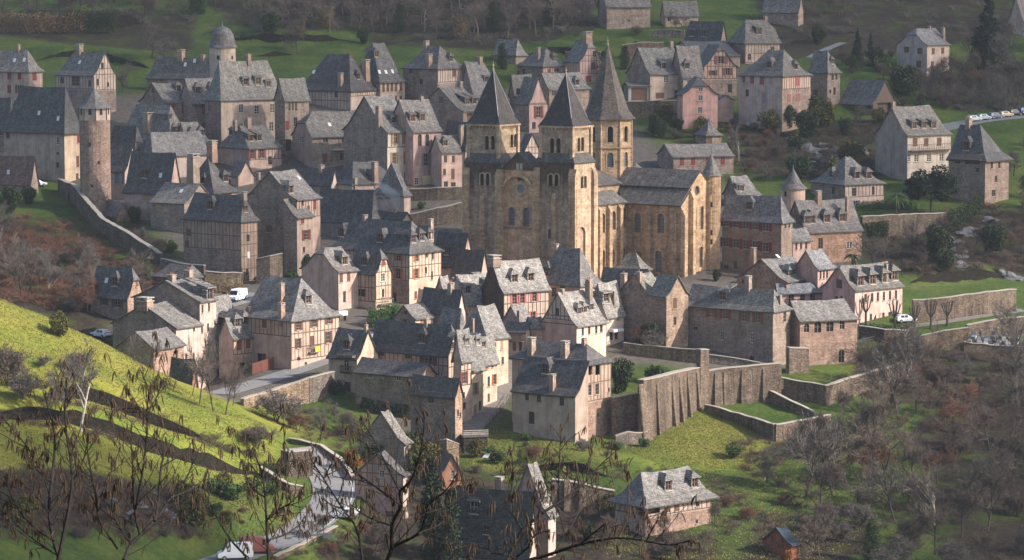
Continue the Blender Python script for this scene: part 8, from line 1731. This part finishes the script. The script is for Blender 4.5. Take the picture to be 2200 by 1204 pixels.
scatter([(1800, 115), (1920, 170), (1830, 170)], 5, ['shrub0', 'shrub1', 'shrub2', 'evergreen'], 5, 8, 'on the slope left of the lone villa', 'bushes left of the lone villa', seed=4)
scatter([(2050, 130), (2230, 90), (2230, 235), (2080, 240), (1990, 230), (1960, 190)], 30, BR + ['round1', 'wide1'], 8, 12, 'in the wood above the row of parked cars', 'trees above the parked cars', seed=5, mind=3.2)
scatter([(1560, 265), (1900, 262), (1880, 300), (1870, 420), (1640, 395), (1560, 330)], 34, ['shrub0', 'shrub1', 'shrub2', 'evergreen', 'round1', 'gorse'], 4, 8, 'on the rough bank below the big pink house', 'shrubs on the rough bank', seed=15, mind=2.5)
scatter([(1790, 150), (1925, 120), (1925, 172), (2060, 175), (2060, 262), (1940, 262), (1935, 215), (1885, 165), (1810, 172)], 26, ['shrub0', 'shrub2', 'evergreen', 'round0', 'bushgreen'], 4, 8, 'in the rough ground around the lone villa', 'shrubs around the lone villa', seed=16, mind=2.5)
scatter([(1340, 222), (1460, 250), (1560, 250), (1560, 300), (1420, 300), (1350, 260)], 16, ['shrub0', 'shrub2', 'evergreen', 'gorse'], 3, 6, 'on the bank below the beige house', 'shrubs below the beige house', seed=17, mind=2)
scatter([(1700, 1000), (1800, 900), (1900, 850), (2230, 760), (2230, 1230), (1760, 1230), (1740, 1120)], 74, BR + ['up0', 'shrub0', 'shrub2'], 7, 13, 'in the hazy wood at the lower right', 'trees of the lower right wood', seed=6, mind=4.0)
scatter([(1540, 1060), (1640, 1060), (1640, 1200), (1240, 1230), (1300, 1150), (1530, 1160)], 12, ['shrub0', 'shrub1', 'round0', 'round2'], 5, 8, 'near the lower farmhouse', 'trees around the lower farmhouse', seed=7)
scatter([(1850, 530), (2040, 520), (2230, 470), (2230, 585), (1960, 600), (1880, 590)], 24, BR + ['shrub0', 'shrub1', 'evergreen'], 5, 8.5, 'on the slope below the cedar wall', 'trees below the cedar wall', seed=8)
scatter([(2170, 300), (2230, 300), (2230, 470), (2150, 470)], 7, BR, 6, 9, 'at the right edge below the parked cars', 'trees at the right edge', seed=9)
scatter([(-20, 500), (40, 500), (230, 590), (330, 640), (230, 690), (-20, 640)], 38, BR + ['shrub0', 'shrub1', 'shrub2', 'up0', 'up2'], 6, 10, 'in the thicket behind the grassy spur', 'trees behind the grassy spur', ymin=510, seed=10, mind=2.6)
scatter([(1860, 760), (2060, 770), (2060, 840), (1850, 850)], 14, BR + ['shrub0'], 5, 9, 'below the dark ivy-topped wall', 'trees below the ivy-topped wall', seed=11)
scatter([(1560, 270), (1640, 270), (1680, 330), (1590, 400), (1560, 360)], 8, ['shrub0', 'shrub1', 'shrub2'], 5, 8, 'on the bank behind the church', 'bushes on the bank behind the church', seed=12)
scatter([(700, 1120), (900, 1130), (900, 1230), (640, 1230)], 9, ['shrub0', 'shrub1', 'round0', 'round2'], 5, 8, 'below the road at the bottom', 'bushes below the road', seed=13, ymin=400)
scatter([(870, 975), (1000, 965), (1100, 1000), (1200, 1015), (1330, 1105), (1330, 1215), (1195, 1215), (1190, 1100), (1090, 1040), (880, 1120)], 24, ['shrub0', 'shrub1', 'shrub2', 'evergreen', 'round0', 'gorse'], 3, 6.5, 'among the lower houses near the bottom edge', 'shrubs among the lower houses', seed=20, ymin=440, mind=2)
scatter([(1000, 940), (1100, 945), (1330, 965), (1330, 1000), (1010, 1000)], 9, ['shrub0', 'shrub2', 'bushgreen'], 1.6, 3.2, 'on the lawn below the gate house', 'bushes on the gate house lawn', seed=21, ymin=440, mind=2)
scatter([(2235, -20), (2480, -40), (2480, 1150), (2235, 1200)], 36, BR, 7, 12, 'beyond the right edge of the picture', 'trees beyond the right edge', seed=22, mind=6, mass=WOOD)
scatter([(-220, 60), (-20, 60), (-20, 600), (-220, 600)], 14, BR, 7, 11, 'beyond the left edge of the picture', 'trees beyond the left edge', seed=23, mind=6, mass=WOOD)
scatter([(430, 1040), (600, 1060), (620, 1110), (470, 1150), (420, 1120)], 12, ['shrub0', 'shrub1', 'bushgreen', 'gorse'], 2, 4, 'on the bank above the bottom road', 'bushes above the bottom road', seed=18, ymin=400, mind=1.5)
scatter([(0, 1030), (420, 1060), (420, 1160), (0, 1160)], 22, ['shrub0', 'shrub2', 'shrub1', 'gorse'], 3, 6, 'on the dark slope behind the hazel twigs', 'bushes on the dark slope', seed=19, ymin=390, mind=2)
scatter([(1120, 110), (1280, 100), (1290, 60), (1130, 60)], 6, ['wide0', 'round1', 'shrub2'], 3, 4.5, 'in the upper orchard', 'fruit trees in the upper orchard', seed=14)
def mass_mesh(name, label, L, mat):
    V, Q, n0 = [], [], 0
    for pr, g, s, a in L:
        z = gz(g.x, g.y) - .1; Rz = np.array([[math.cos(a), -math.sin(a), 0], [math.sin(a), math.cos(a), 0], [0, 0, 1]])
        for me in pr:
            c = np.empty(len(me.vertices) * 3, np.float32); me.vertices.foreach_get('co', c); q = np.empty(len(me.loops), np.int32); me.loops.foreach_get('vertex_index', q)
            V.append(c.reshape(-1, 3) @ Rz.T * s + np.array([g.x, g.y, z])); Q.append(q + n0); n0 += len(me.vertices)
    V, Q = np.concatenate(V), np.concatenate(Q); me = bpy.data.meshes.new(name); k = len(Q) // 4
    me.vertices.add(len(V)); me.vertices.foreach_set('co', V.astype(np.float32).ravel()); me.loops.add(len(Q)); me.loops.foreach_set('vertex_index', Q.astype(np.int32)); me.polygons.add(k)
    me.polygons.foreach_set('loop_start', np.arange(0, 4 * k, 4, dtype=np.int32)); me.polygons.foreach_set('loop_total', np.full(k, 4, dtype=np.int32)); me.update(calc_edges=True); me.materials.append(MATS[mat])
    tag(link(name, me), label, None, None, 'stuff')
mass_mesh('wood', 'bare brown wood covering the hillside along the top edge', WOOD, 'twig_wood')
for k, (x, y, t, q) in enumerate(((700, 60, 0, 'dryoak'), (860, 70, 10, 'ivytree'), (990, 85, 20, 'dryoak'), (1060, 70, 5, 'ivytree'), (1180, 60, 0, 'ivytree'), (580, 80, 20, 'evergreen'), (780, 95, 55, 'evergreen'))):
    treepx(q, x, y, t, ['russet-leaved tree at the left of the top wood', 'dark ivy-clad tree left of the middle of the top wood', 'russet-leaved tree in the middle of the top wood', 'dark ivy-clad tree above the small roofed house', 'dark ivy-clad tree above the upper orchard', 'evergreen bush where the wood meets the left meadow', 'evergreen bush behind the tall steep roof'][k], ymin=520)
# undergrowth: brambles nobody could count
def undergrowth(name, label, zones, mat, per, hh, ymin=385.0, seed=0, arcs=34):
    r = np.random.RandomState(seed); protos = []
    for q in range(5):
        tb = TB()
        for k in range(arcs):
            a = r.uniform(0, 6.28); o = r.normal(0, .35, 3); o[2] = -.1; L = r.uniform(.7, 1.4); p0 = o; 
            for s in range(3):
                t = (s + 1) / 3; p1 = o + np.array([math.cos(a) * L * t, math.sin(a) * L * t, L * (1.5 * t - .9 * t * t)]) + r.normal(0, .06, 3); tb.tube(p0, p1, .02 * (1 - .25 * s), .018 * (1 - .3 * s), 3); p0 = p1
        protos.append((np.concatenate(tb.V), np.array(tb.F)))
    V, F_ = [], []; n0 = 0
    for zone, n in zones:
        xs = [p[0] for p in zone]; ys = [p[1] for p in zone]; c = 0; t_ = 0
        while c < n and t_ < n * 20:
            t_ += 1; x, y = r.uniform(min(xs), max(xs)), r.uniform(min(ys), max(ys)); ins = False
            for (x1, y1), (x2, y2) in zip(zone, zone[1:] + zone[:1]):
                if (y1 > y) != (y2 > y) and x < (x2 - x1) * (y - y1) / (y2 - y1) + x1: ins = not ins
            if not ins: continue
            g = ground(x, y, ymin); pv, pf = protos[r.randint(5)]; s = hh * r.uniform(.5, 1.5); a = r.uniform(0, 6.28)
            Rz = np.array([[math.cos(a), -math.sin(a), 0], [math.sin(a), math.cos(a), 0], [0, 0, 1]]); V.append((pv * s) @ Rz.T + np.array([g.x, g.y, gz(g.x, g.y)])); F_.append(pf + n0); n0 += len(pv); c += 1
    me = mesh_of(name, np.concatenate(V), np.concatenate(F_).tolist(), [mat]); tag(link(name, me), label, None, None, 'stuff')
undergrowth('brambles', 'brown leafless brambles over the lower right slope', [([(1600, 960), (1800, 850), (2230, 740), (2230, 1230), (1640, 1230)], 150), ([(1850, 470), (2230, 430), (2230, 590), (1900, 600)], 150), ([(1850, 740), (2060, 760), (2060, 850), (1800, 850)], 90), ([(1540, 300), (1900, 270), (1880, 380), (1560, 390)], 110)], 'bramble', 20, 1.5, seed=1)
undergrowth('brambles', 'reddish brambles over the slope behind the grassy spur', [([(-20, 470), (150, 470), (300, 560), (400, 600), (330, 690), (-20, 650)], 330), ([(0, 500), (200, 520), (260, 570), (60, 560)], 80)], 'twig_red', 20, 1.4, ymin=505, seed=2)
undergrowth('brambles', 'dark brambles along the spur terraces and below the road', [([(40, 820), (200, 850), (330, 895), (560, 985), (560, 1000), (300, 915), (40, 850)], 70), ([(-20, 890), (200, 915), (480, 1010), (480, 1020), (150, 925), (-20, 905)], 70), ([(620, 1150), (800, 1110), (960, 1130), (960, 1230), (560, 1230)], 90), ([(880, 1000), (1100, 1020), (1330, 1100), (1330, 1230), (880, 1230)], 110), ([(-20, 1000), (160, 1020), (440, 1070), (440, 1160), (-20, 1165)], 190), ([(600, 880), (760, 890), (900, 960), (760, 980), (640, 940)], 70), ([(1560, 960), (1640, 930), (1690, 1000), (1610, 1030)], 40), ([(1300, 1000), (1560, 1020), (1640, 1120), (1540, 1160), (1530, 1060), (1330, 1030)], 40)], 'bramble', 20, 1.0, seed=3)
undergrowth('brambles', 'brown undergrowth in the wood along the top edge', [([(430, 90), (760, 80), (1120, 105), (1290, 60), (1290, -40), (430, -40)], 260), ([(0, 60), (420, 60), (420, -30), (0, -30)], 70), ([(1640, 110), (2230, 60), (2230, -40), (1640, -40)], 130), ([(1950, 190), (2230, 130), (2230, 245), (2050, 250)], 70)], 'twig_grey', 20, 1.7, seed=4)
# grass tufts on the near slopes
def tufts(label, zones, seed, ymin=385.0):
    r = np.random.RandomState(seed); V = []
    for zone, n in zones:
        P = [ground(x, y, ymin) for x, y in zone]; xs = [p.x for p in P]; ys = [p.y for p in P]; k = 0
        q = np.stack([r.uniform(min(xs), max(xs), n * 3), r.uniform(min(ys), max(ys), n * 3)], 1); ins = np.zeros(len(q), bool)
        for a, b_ in zip(P, P[1:] + P[:1]): ins ^= ((a.y > q[:, 1]) != (b_.y > q[:, 1])) & (q[:, 0] < (b_.x - a.x) * (q[:, 1] - a.y) / (b_.y - a.y + 1e-9) + a.x)
        q = q[ins][:n]; z = bil(q[:, 0], q[:, 1], gx, gy, GZ); c = np.stack([q[:, 0], q[:, 1], z], 1)
        for j in range(3):
            a = r.uniform(0, 6.28, len(c)); h = r.uniform(.05, .2, len(c)); w = r.uniform(.05, .12, len(c)); d = np.stack([np.cos(a), np.sin(a), 0 * a], 1); tip = c + d * (h * .6)[:, None] + np.stack([0 * a, 0 * a, h], 1); s = np.stack([-np.sin(a), np.cos(a), 0 * a], 1) * w[:, None]
            V.append(np.stack([c - s - [0, 0, .03], c + s - [0, 0, .03], tip], 1).reshape(-1, 3))
    V = np.concatenate(V); me = bpy.data.meshes.new('grass'); k = len(V) // 3
    me.vertices.add(len(V)); me.vertices.foreach_set('co', V.astype(np.float32).ravel()); me.loops.add(len(V)); me.loops.foreach_set('vertex_index', np.arange(len(V), dtype=np.int32)); me.polygons.add(k)
    me.polygons.foreach_set('loop_start', np.arange(0, 3 * k, 3, dtype=np.int32)); me.polygons.foreach_set('loop_total', np.full(k, 3, dtype=np.int32)); me.update(calc_edges=True); me.materials.append(MATS['ground_grass'])
    tag(link('grass', me), label, None, None, 'stuff')
leaf_mat('ground_grass', (.16, .18, .04), (.34, .27, .09), .08)
tufts('rough grass tufts over the sunny spur and meadows', [([(-60, 640), (130, 690), (400, 838), (600, 935), (560, 1020), (300, 1060), (-60, 1040)], 26000), ([(1330, 960), (1510, 880), (1660, 920), (1600, 1010), (1400, 1000)], 7000), ([(1000, 930), (1330, 940), (1330, 1010), (1000, 1010)], 5000), ([(1300, 1000), (1640, 1010), (1900, 900), (2000, 1000), (1800, 1204), (1300, 1204)], 14000), ([(420, 1040), (620, 1020), (640, 1130), (420, 1165)], 6000)], 5)

# ------------------------------------------------------------------ hazel shrubs hung with catkins, just below the viewpoint
def catkin_mesh(seed):
    r = random.Random(seed); tb = TB(); p = np.array([0, 0, 0.0]); L = .052; n = 5; bend = r.uniform(.15, .5)
    rad = [.0018, .0031, .0034, .0033, .0027, .001]
    pts_ = [np.array([bend * L * (1 - (1 - t) ** 2) * .8, 0, -L * t]) for t in np.linspace(0, 1, n + 1)]
    V, F_ = [], []
    for i, (c, q) in enumerate(zip(pts_, rad)):
        V += [c + np.array([q * math.cos(a), q * math.sin(a), 0]) for a in np.arange(5) * 2 * math.pi / 5]
        if i: F_ += [((i - 1) * 5 + k, (i - 1) * 5 + (k + 1) % 5, i * 5 + (k + 1) % 5, i * 5 + k) for k in range(5)]
    return mesh_of('catkin', V, F_, ['catkin'], smooth=True)
CATK = [catkin_mesh(s) for s in range(5)]
def hazel(label, limbs, dist, seed, rootpx, density=1.0, cap=300):
    r = random.Random(seed); tb = TB(); spots = []
    base = at(rootpx, 1204, dist); gzb = gz(base.x, base.y); o = Vector((base.x, base.y, gzb))
    root = empty('hazel_shrub', o, 0, label, 'shrub', None); oo = np.array(o)
    def smooth_line(P): return [np.array(p) for p in spline([Vector(p) for p in P], 4)]
    for px, rad0, rad1, fruit in limbs:
        d0 = dist + r.uniform(-.6, .6); dd = r.uniform(-.5, .7); n = len(px)
        P = [np.array(at(x, y, d0 + dd * i / max(1, n - 1))) - oo for i, (x, y) in enumerate(px)]
        L = smooth_line(P); m_ = len(L)
        for i in range(m_ - 1):
            rad0, rad1 = rad0, min(rad1, .0028); ra, rb = .9 * (rad0 + (rad1 - rad0) * i / (m_ - 1)), .9 * (rad0 + (rad1 - rad0) * (i + 1) / (m_ - 1))
            tb.tube(L[i] + np.array([r.uniform(-1, 1) * .004] * 3) * 0, L[i + 1], ra, rb, 6)
        if px[0][1] > 1185:                            # stems that leave the picture go on down to the root
            q = L[0]; tb.tube(np.array([r.uniform(-.15, .15), r.uniform(-.15, .15), -.2]), q, rad0 * 1.2, rad0 * .72, 6)
        acc = 0
        for i in range(1, m_ - 1):
            seg = np.linalg.norm(L[i] - L[i - 1]); acc += seg
            if acc < .026 / density: continue
            acc = 0
            t = i / m_; d = (L[min(i + 1, m_ - 1)] - L[i - 1]); d /= np.linalg.norm(d) + 1e-9
            side = np.cross(d, np.array([r.gauss(0, .5), 1.0, r.gauss(0, .3)])); side /= np.linalg.norm(side) + 1e-9
            if r.random() < .5: side = -side
            lg = r.random() < .28; tl = (r.uniform(.25, .5) if lg else r.uniform(.05, .17)) * (1 - .4 * t); nd = d * .75 + side * r.uniform(.5, 1.0) + np.array([0, 0, .35]); nd /= np.linalg.norm(nd)
            a = L[i]; rr_ = max(.0026, (rad0 + (rad1 - rad0) * t) * .26)
            for k in range(3):
                b_ = a + nd * tl / 3; fr_ = .9 if lg else .2; nd = nd + np.array([r.gauss(0, .18), r.gauss(0, .18), r.gauss(.06, .12)]); nd /= np.linalg.norm(nd); tb.tube(a, b_, rr_ * (1 - .25 * k), rr_ * (1 - .25 * (k + 1)), 4); a = b_
                if r.random() < fr_ * fruit: spots.append((a.copy(), r.randint(1, 3)))
            if r.random() < .9 * fruit: spots.append((a.copy(), r.randint(1, 4)))
        spots.append((L[-1].copy(), r.randint(3, 6)))
    link('stems', tb.mesh('stems', 'hazel_bark'), root)
    cnt = 0; V, F_, n0 = [], [], 0
    for p, k in spots:
        for j in range(k):
            cnt += 1; q = p + np.array([r.gauss(0, .006), r.gauss(0, .006), r.uniform(-.004, .012)]); s = r.uniform(.65, 1.2); a = r.uniform(0, 6.28)
            if cnt <= cap: link('catkin', CATK[r.randint(0, 4)], root, tuple(q), (r.gauss(0, .12), r.gauss(0, .12), a), (s, s, s))
            else:
                me = CATK[r.randint(0, 4)]; pv = np.array([v.co[:] for v in me.vertices]) * s; Rz = np.array([[math.cos(a), -math.sin(a), 0], [math.sin(a), math.cos(a), 0], [0, 0, 1]])
                V.append(pv @ Rz.T + q); F_ += [[i + n0 for i in f.vertices] for f in me.polygons]; n0 += len(pv)
    if V: tag(link('catkins', mesh_of('catkins', np.concatenate(V), F_, ['catkin']), root), kind='stuff')
    return cnt
NC = 0
NC += hazel('leafless hazel with hanging catkins at the far left of the foreground', [
    ([(128, 1204), (116, 1163), (106, 1103), (110, 1037), (115, 997), (118, 950), (112, 905), (101, 868), (108, 835)], .013, .004, .8),
    ([(125, 1204), (146, 1103), (155, 1037), (151, 983), (144, 940), (140, 880), (144, 812)], .012, .004, .9), ([(95, 1020), (75, 990), (60, 962), (33, 930), (2, 890), (-20, 850)], .005, .003, .8), ([(110, 1037), (80, 1010), (62, 985), (55, 960)], .005, .003, .9),
    ([(116, 1163), (70, 1130), (40, 1095), (22, 1060), (14, 1020)], .006, .003, 1), ([(110, 1185), (60, 1150), (30, 1120), (10, 1100)], .005, .003, 1), ([(106, 1103), (85, 1075), (60, 1050), (40, 1030)], .005, .003, 1), ([(155, 1037), (175, 1000), (185, 965), (190, 930)], .005, .003, .9)], 16.0, 1, 126)
NC += hazel('tall hazel thick with catkins in front of the grassy spur', [
    ([(266, 1204), (282, 1170), (332, 1120), (366, 1070), (399, 1030), (415, 990), (418, 965)], .014, .004, .9), ([(332, 1120), (339, 1087), (346, 1003), (351, 985), (346, 950), (335, 925)], .009, .004, .9), ([(300, 1148), (290, 1100), (286, 1043), (284, 977), (279, 945), (272, 920)], .009, .003, 1),
    ([(290, 1100), (305, 1020), (316, 932), (316, 883), (319, 840), (309, 813), (301, 793)], .008, .003, 1), ([(316, 883), (330, 865), (342, 840), (350, 815)], .005, .003, 1), ([(316, 900), (300, 880), (288, 860), (270, 832)], .005, .003, .9),
    ([(253, 1180), (213, 1116), (206, 1063), (196, 1017), (188, 970), (192, 935)], .008, .003, .9), ([(366, 1070), (390, 1060), (420, 1045), (440, 1030)], .005, .003, 1), ([(346, 1003), (370, 990), (395, 975)], .005, .003, 1), ([(282, 1170), (255, 1130), (240, 1090), (246, 1040)], .006, .003, 1), ([(206, 1063), (225, 1040), (240, 1010), (250, 985)], .005, .003, 1)], 16.6, 2, 268)
NC += hazel('thin hazel sprays with catkins between the spur and the road', [
    ([(577, 1204), (573, 1136), (570, 1070), (563, 1017), (550, 983), (545, 960)], .009, .003, .9), ([(528, 1195), (498, 1163), (472, 1123), (452, 1083), (440, 1060)], .007, .003, .8), ([(572, 1120), (600, 1095), (625, 1080), (645, 1060)], .005, .003, .9), ([(575, 1160), (610, 1150), (640, 1130), (655, 1110)], .005, .003, .9), ([(566, 1040), (590, 1020), (610, 1000), (632, 985)], .005, .003, 1), ([(570, 1070), (545, 1050), (525, 1020), (520, 990)], .005, .003, 1)], 15.6, 3, 570)
NC += hazel('spreading hazel with catkins before the pink roadside house', [
    ([(832, 1204), (842, 1176), (842, 1130), (862, 1086), (859, 1057), (882, 1033), (899, 990), (909, 937), (912, 880)], .014, .004, .8), ([(842, 1176), (899, 1146), (916, 1103), (919, 1086), (959, 1053), (982, 1017)], .010, .004, .9), ([(862, 1086), (839, 1070), (789, 1033), (749, 1000), (738, 975)], .007, .003, .9), ([(859, 1057), (832, 1003), (806, 950), (785, 915), (776, 895)], .007, .003, .9),
    ([(779, 1204), (766, 1136), (736, 1093), (696, 1030), (670, 990), (663, 970)], .008, .003, .8), ([(736, 1093), (712, 1085), (690, 1070)], .005, .003, .9), ([(899, 990), (930, 970), (950, 945), (955, 920)], .005, .003, .9), ([(916, 1103), (960, 1090), (1000, 1060), (1010, 1040)], .005, .003, 1), ([(842, 1130), (810, 1120), (780, 1105), (755, 1085)], .005, .003, .9), ([(899, 1146), (940, 1130), (960, 1110)], .005, .003, .9), ([(696, 1030), (710, 1000), (720, 985)], .004, .003, .9)], 16.2, 4, 835)
NC += hazel('hazel branches with catkins reaching right across the bottom of the picture', [
    ([(1085, 1215), (1100, 1183), (1123, 1140), (1166, 1103), (1200, 1080), (1233, 1057), (1260, 1033), (1286, 1003), (1323, 970)], .013, .003, .8), ([(1090, 1215), (1176, 1193), (1246, 1170), (1326, 1156), (1389, 1163), (1439, 1171), (1486, 1160)], .012, .003, .8), ([(1260, 1033), (1266, 997), (1276, 937)], .005, .003, .9), ([(1200, 1080), (1200, 1037), (1203, 970), (1206, 915)], .006, .003, .9),
    ([(1193, 1185), (1233, 1120), (1256, 1070), (1283, 1020)], .006, .003, .9), ([(1329, 1156), (1345, 1125), (1359, 1092)], .005, .003, .9), ([(1389, 1163), (1400, 1140), (1416, 1110)], .005, .003, .9), ([(1123, 1140), (1105, 1110), (1100, 1060), (1102, 1010), (1097, 960)], .006, .003, .9), ([(1110, 1200), (1060, 1185), (1020, 1170)], .006, .003, .8), ([(1246, 1170), (1270, 1150), (1300, 1125)], .005, .003, .9), ([(1166, 1103), (1150, 1080), (1160, 1050)], .005, .003, .9), ([(1100, 1204), (1130, 1180), (1150, 1150), (1180, 1140)], .005, .003, 1)], 15.8, 5, 1090)

# ------------------------------------------------------------------ smoke, unseen clouds added for their shadow, haze
def plume():
    g = HOUSES['dark low house in shade with the smoking chimney']['root'].matrix_world
    m_ = bpy.data.materials.new('smoke'); m_.use_nodes = True; n_, l_ = m_.node_tree.nodes, m_.node_tree.links; n_.remove(n_['Principled BSDF'])
    pv = n_.new('ShaderNodeVolumePrincipled'); pv.inputs['Density'].default_value = .16; pv.inputs['Color'].default_value = (.78, .84, .92, 1); l_.new(pv.outputs[0], n_['Material Output'].inputs['Volume'])
    Y = HOUSES['dark low house in shade with the smoking chimney']['Y'] + 3.5
    P = [(850, 470, .25), (851, 455, .5), (853, 440, .9), (846, 425, 1.5), (838, 412, 2.2), (826, 402, 2.4), (815, 396, 1.6)]
    V, F_ = [], []; rr = np.random.RandomState(4)
    for i, (x, y, q) in enumerate(P):
        c = np.array(at(x, y, Y)); V += [c + np.array([q * math.cos(a), q * math.sin(a) * .8, q * .35 * math.sin(a + i)]) * rr.uniform(.8, 1.2) for a in np.arange(10) * 2 * math.pi / 10]
        if i: F_ += [((i - 1) * 10 + k, (i - 1) * 10 + (k + 1) % 10, i * 10 + (k + 1) % 10, i * 10 + k) for k in range(10)]
    F_ += [tuple(range(9, -1, -1)), tuple(range(60, 70))]
    me = bpy.data.meshes.new('smoke'); me.from_pydata([tuple(v) for v in V], [], F_); me.materials.append(m_)
    tag(link('smoke', me), 'thin bluish smoke rising from the chimney of the low dark house', None, None, 'stuff')
plume()
def shade_cloud(gx_, gy_, hx, hy, t, opac, seed, rot=0):
    """cloudbank high on the sun side, out of view, added to shade the ground"""
    m_, n_, l_, b_ = newmat('shade_cloud%d' % seed)
    b_.inputs['Base Color'].default_value = (.9, .9, .92, 1); b_.inputs['Roughness'].default_value = 1
    rp = ramp(n_, [(.30, (opac * .7,) * 3), (.62, (opac,) * 3)]); l_.new(noise(n_, l_, .02, 5, .6, coords(n_, l_, 'Object')), rp.inputs[0]); l_.new(rp.outputs[0], b_.inputs['Alpha'])
    bm = bmesh.new(); bmesh.ops.create_icosphere(bm, subdivisions=4, radius=1.0); r = np.random.RandomState(seed); ph = r.uniform(0, 6, 6)
    for v in bm.verts:
        a = math.atan2(v.co.y, v.co.x); f = 1 + .10 * math.sin(3 * a + ph[0]) + .07 * math.sin(5 * a + ph[1]) + .05 * math.sin(9 * a + ph[2]) + .04 * math.sin(17 * a + ph[3])
        v.co = Vector((v.co.x * f * hx, v.co.y * f * hy, v.co.z * 26 + 5 * math.sin(v.co.x * 7 + ph[4]) * math.cos(v.co.y * 6 + ph[5])))
    me = bpy.data.meshes.new('shade_cloud'); bm.to_mesh(me); bm.free(); me.materials.append(m_); me.polygons.foreach_set('use_smooth', [True] * len(me.polygons))
    c = Vector((gx_, gy_, gz(max(-400, min(400, gx_)), gy_))) + sdir * t
    tag(link('shade_cloud', me, None, c, (0, 0, R(rot))), 'unseen cloudbank added to shade part of the valley', None, None, 'stuff')
shade_cloud(20, 865, 300, 168, 1000, .3, 1); shade_cloud(30, 850, 300, 232, 1060, .3, 4); shade_cloud(138, 490, 92, 78, 950, .38, 2, 20); shade_cloud(-75, 385, 75, 64, 900, .62, 3)
hm = bpy.data.materials.new('haze'); hm.use_nodes = True; hn_, hl_ = hm.node_tree.nodes, hm.node_tree.links; hn_.remove(hn_['Principled BSDF'])
pv = hn_.new('ShaderNodeVolumePrincipled'); pv.inputs['Density'].default_value = HAZE; pv.inputs['Color'].default_value = (.80, .88, 1.0, 1); pv.inputs['Anisotropy'].default_value = .0
hl_.new(pv.outputs[0], hn_['Material Output'].inputs['Volume'])
zlo, zhi = float(GZ.min()) - 6, float(GZ.max()) + 8
mb = MB(); mb.box(-432, 432, -72, 1272, zlo, zhi); hz = mb.build('haze', []); hz.data.materials.append(hm); tag(hz, 'thin bluish winter haze filling the valley', None, None, 'stuff')
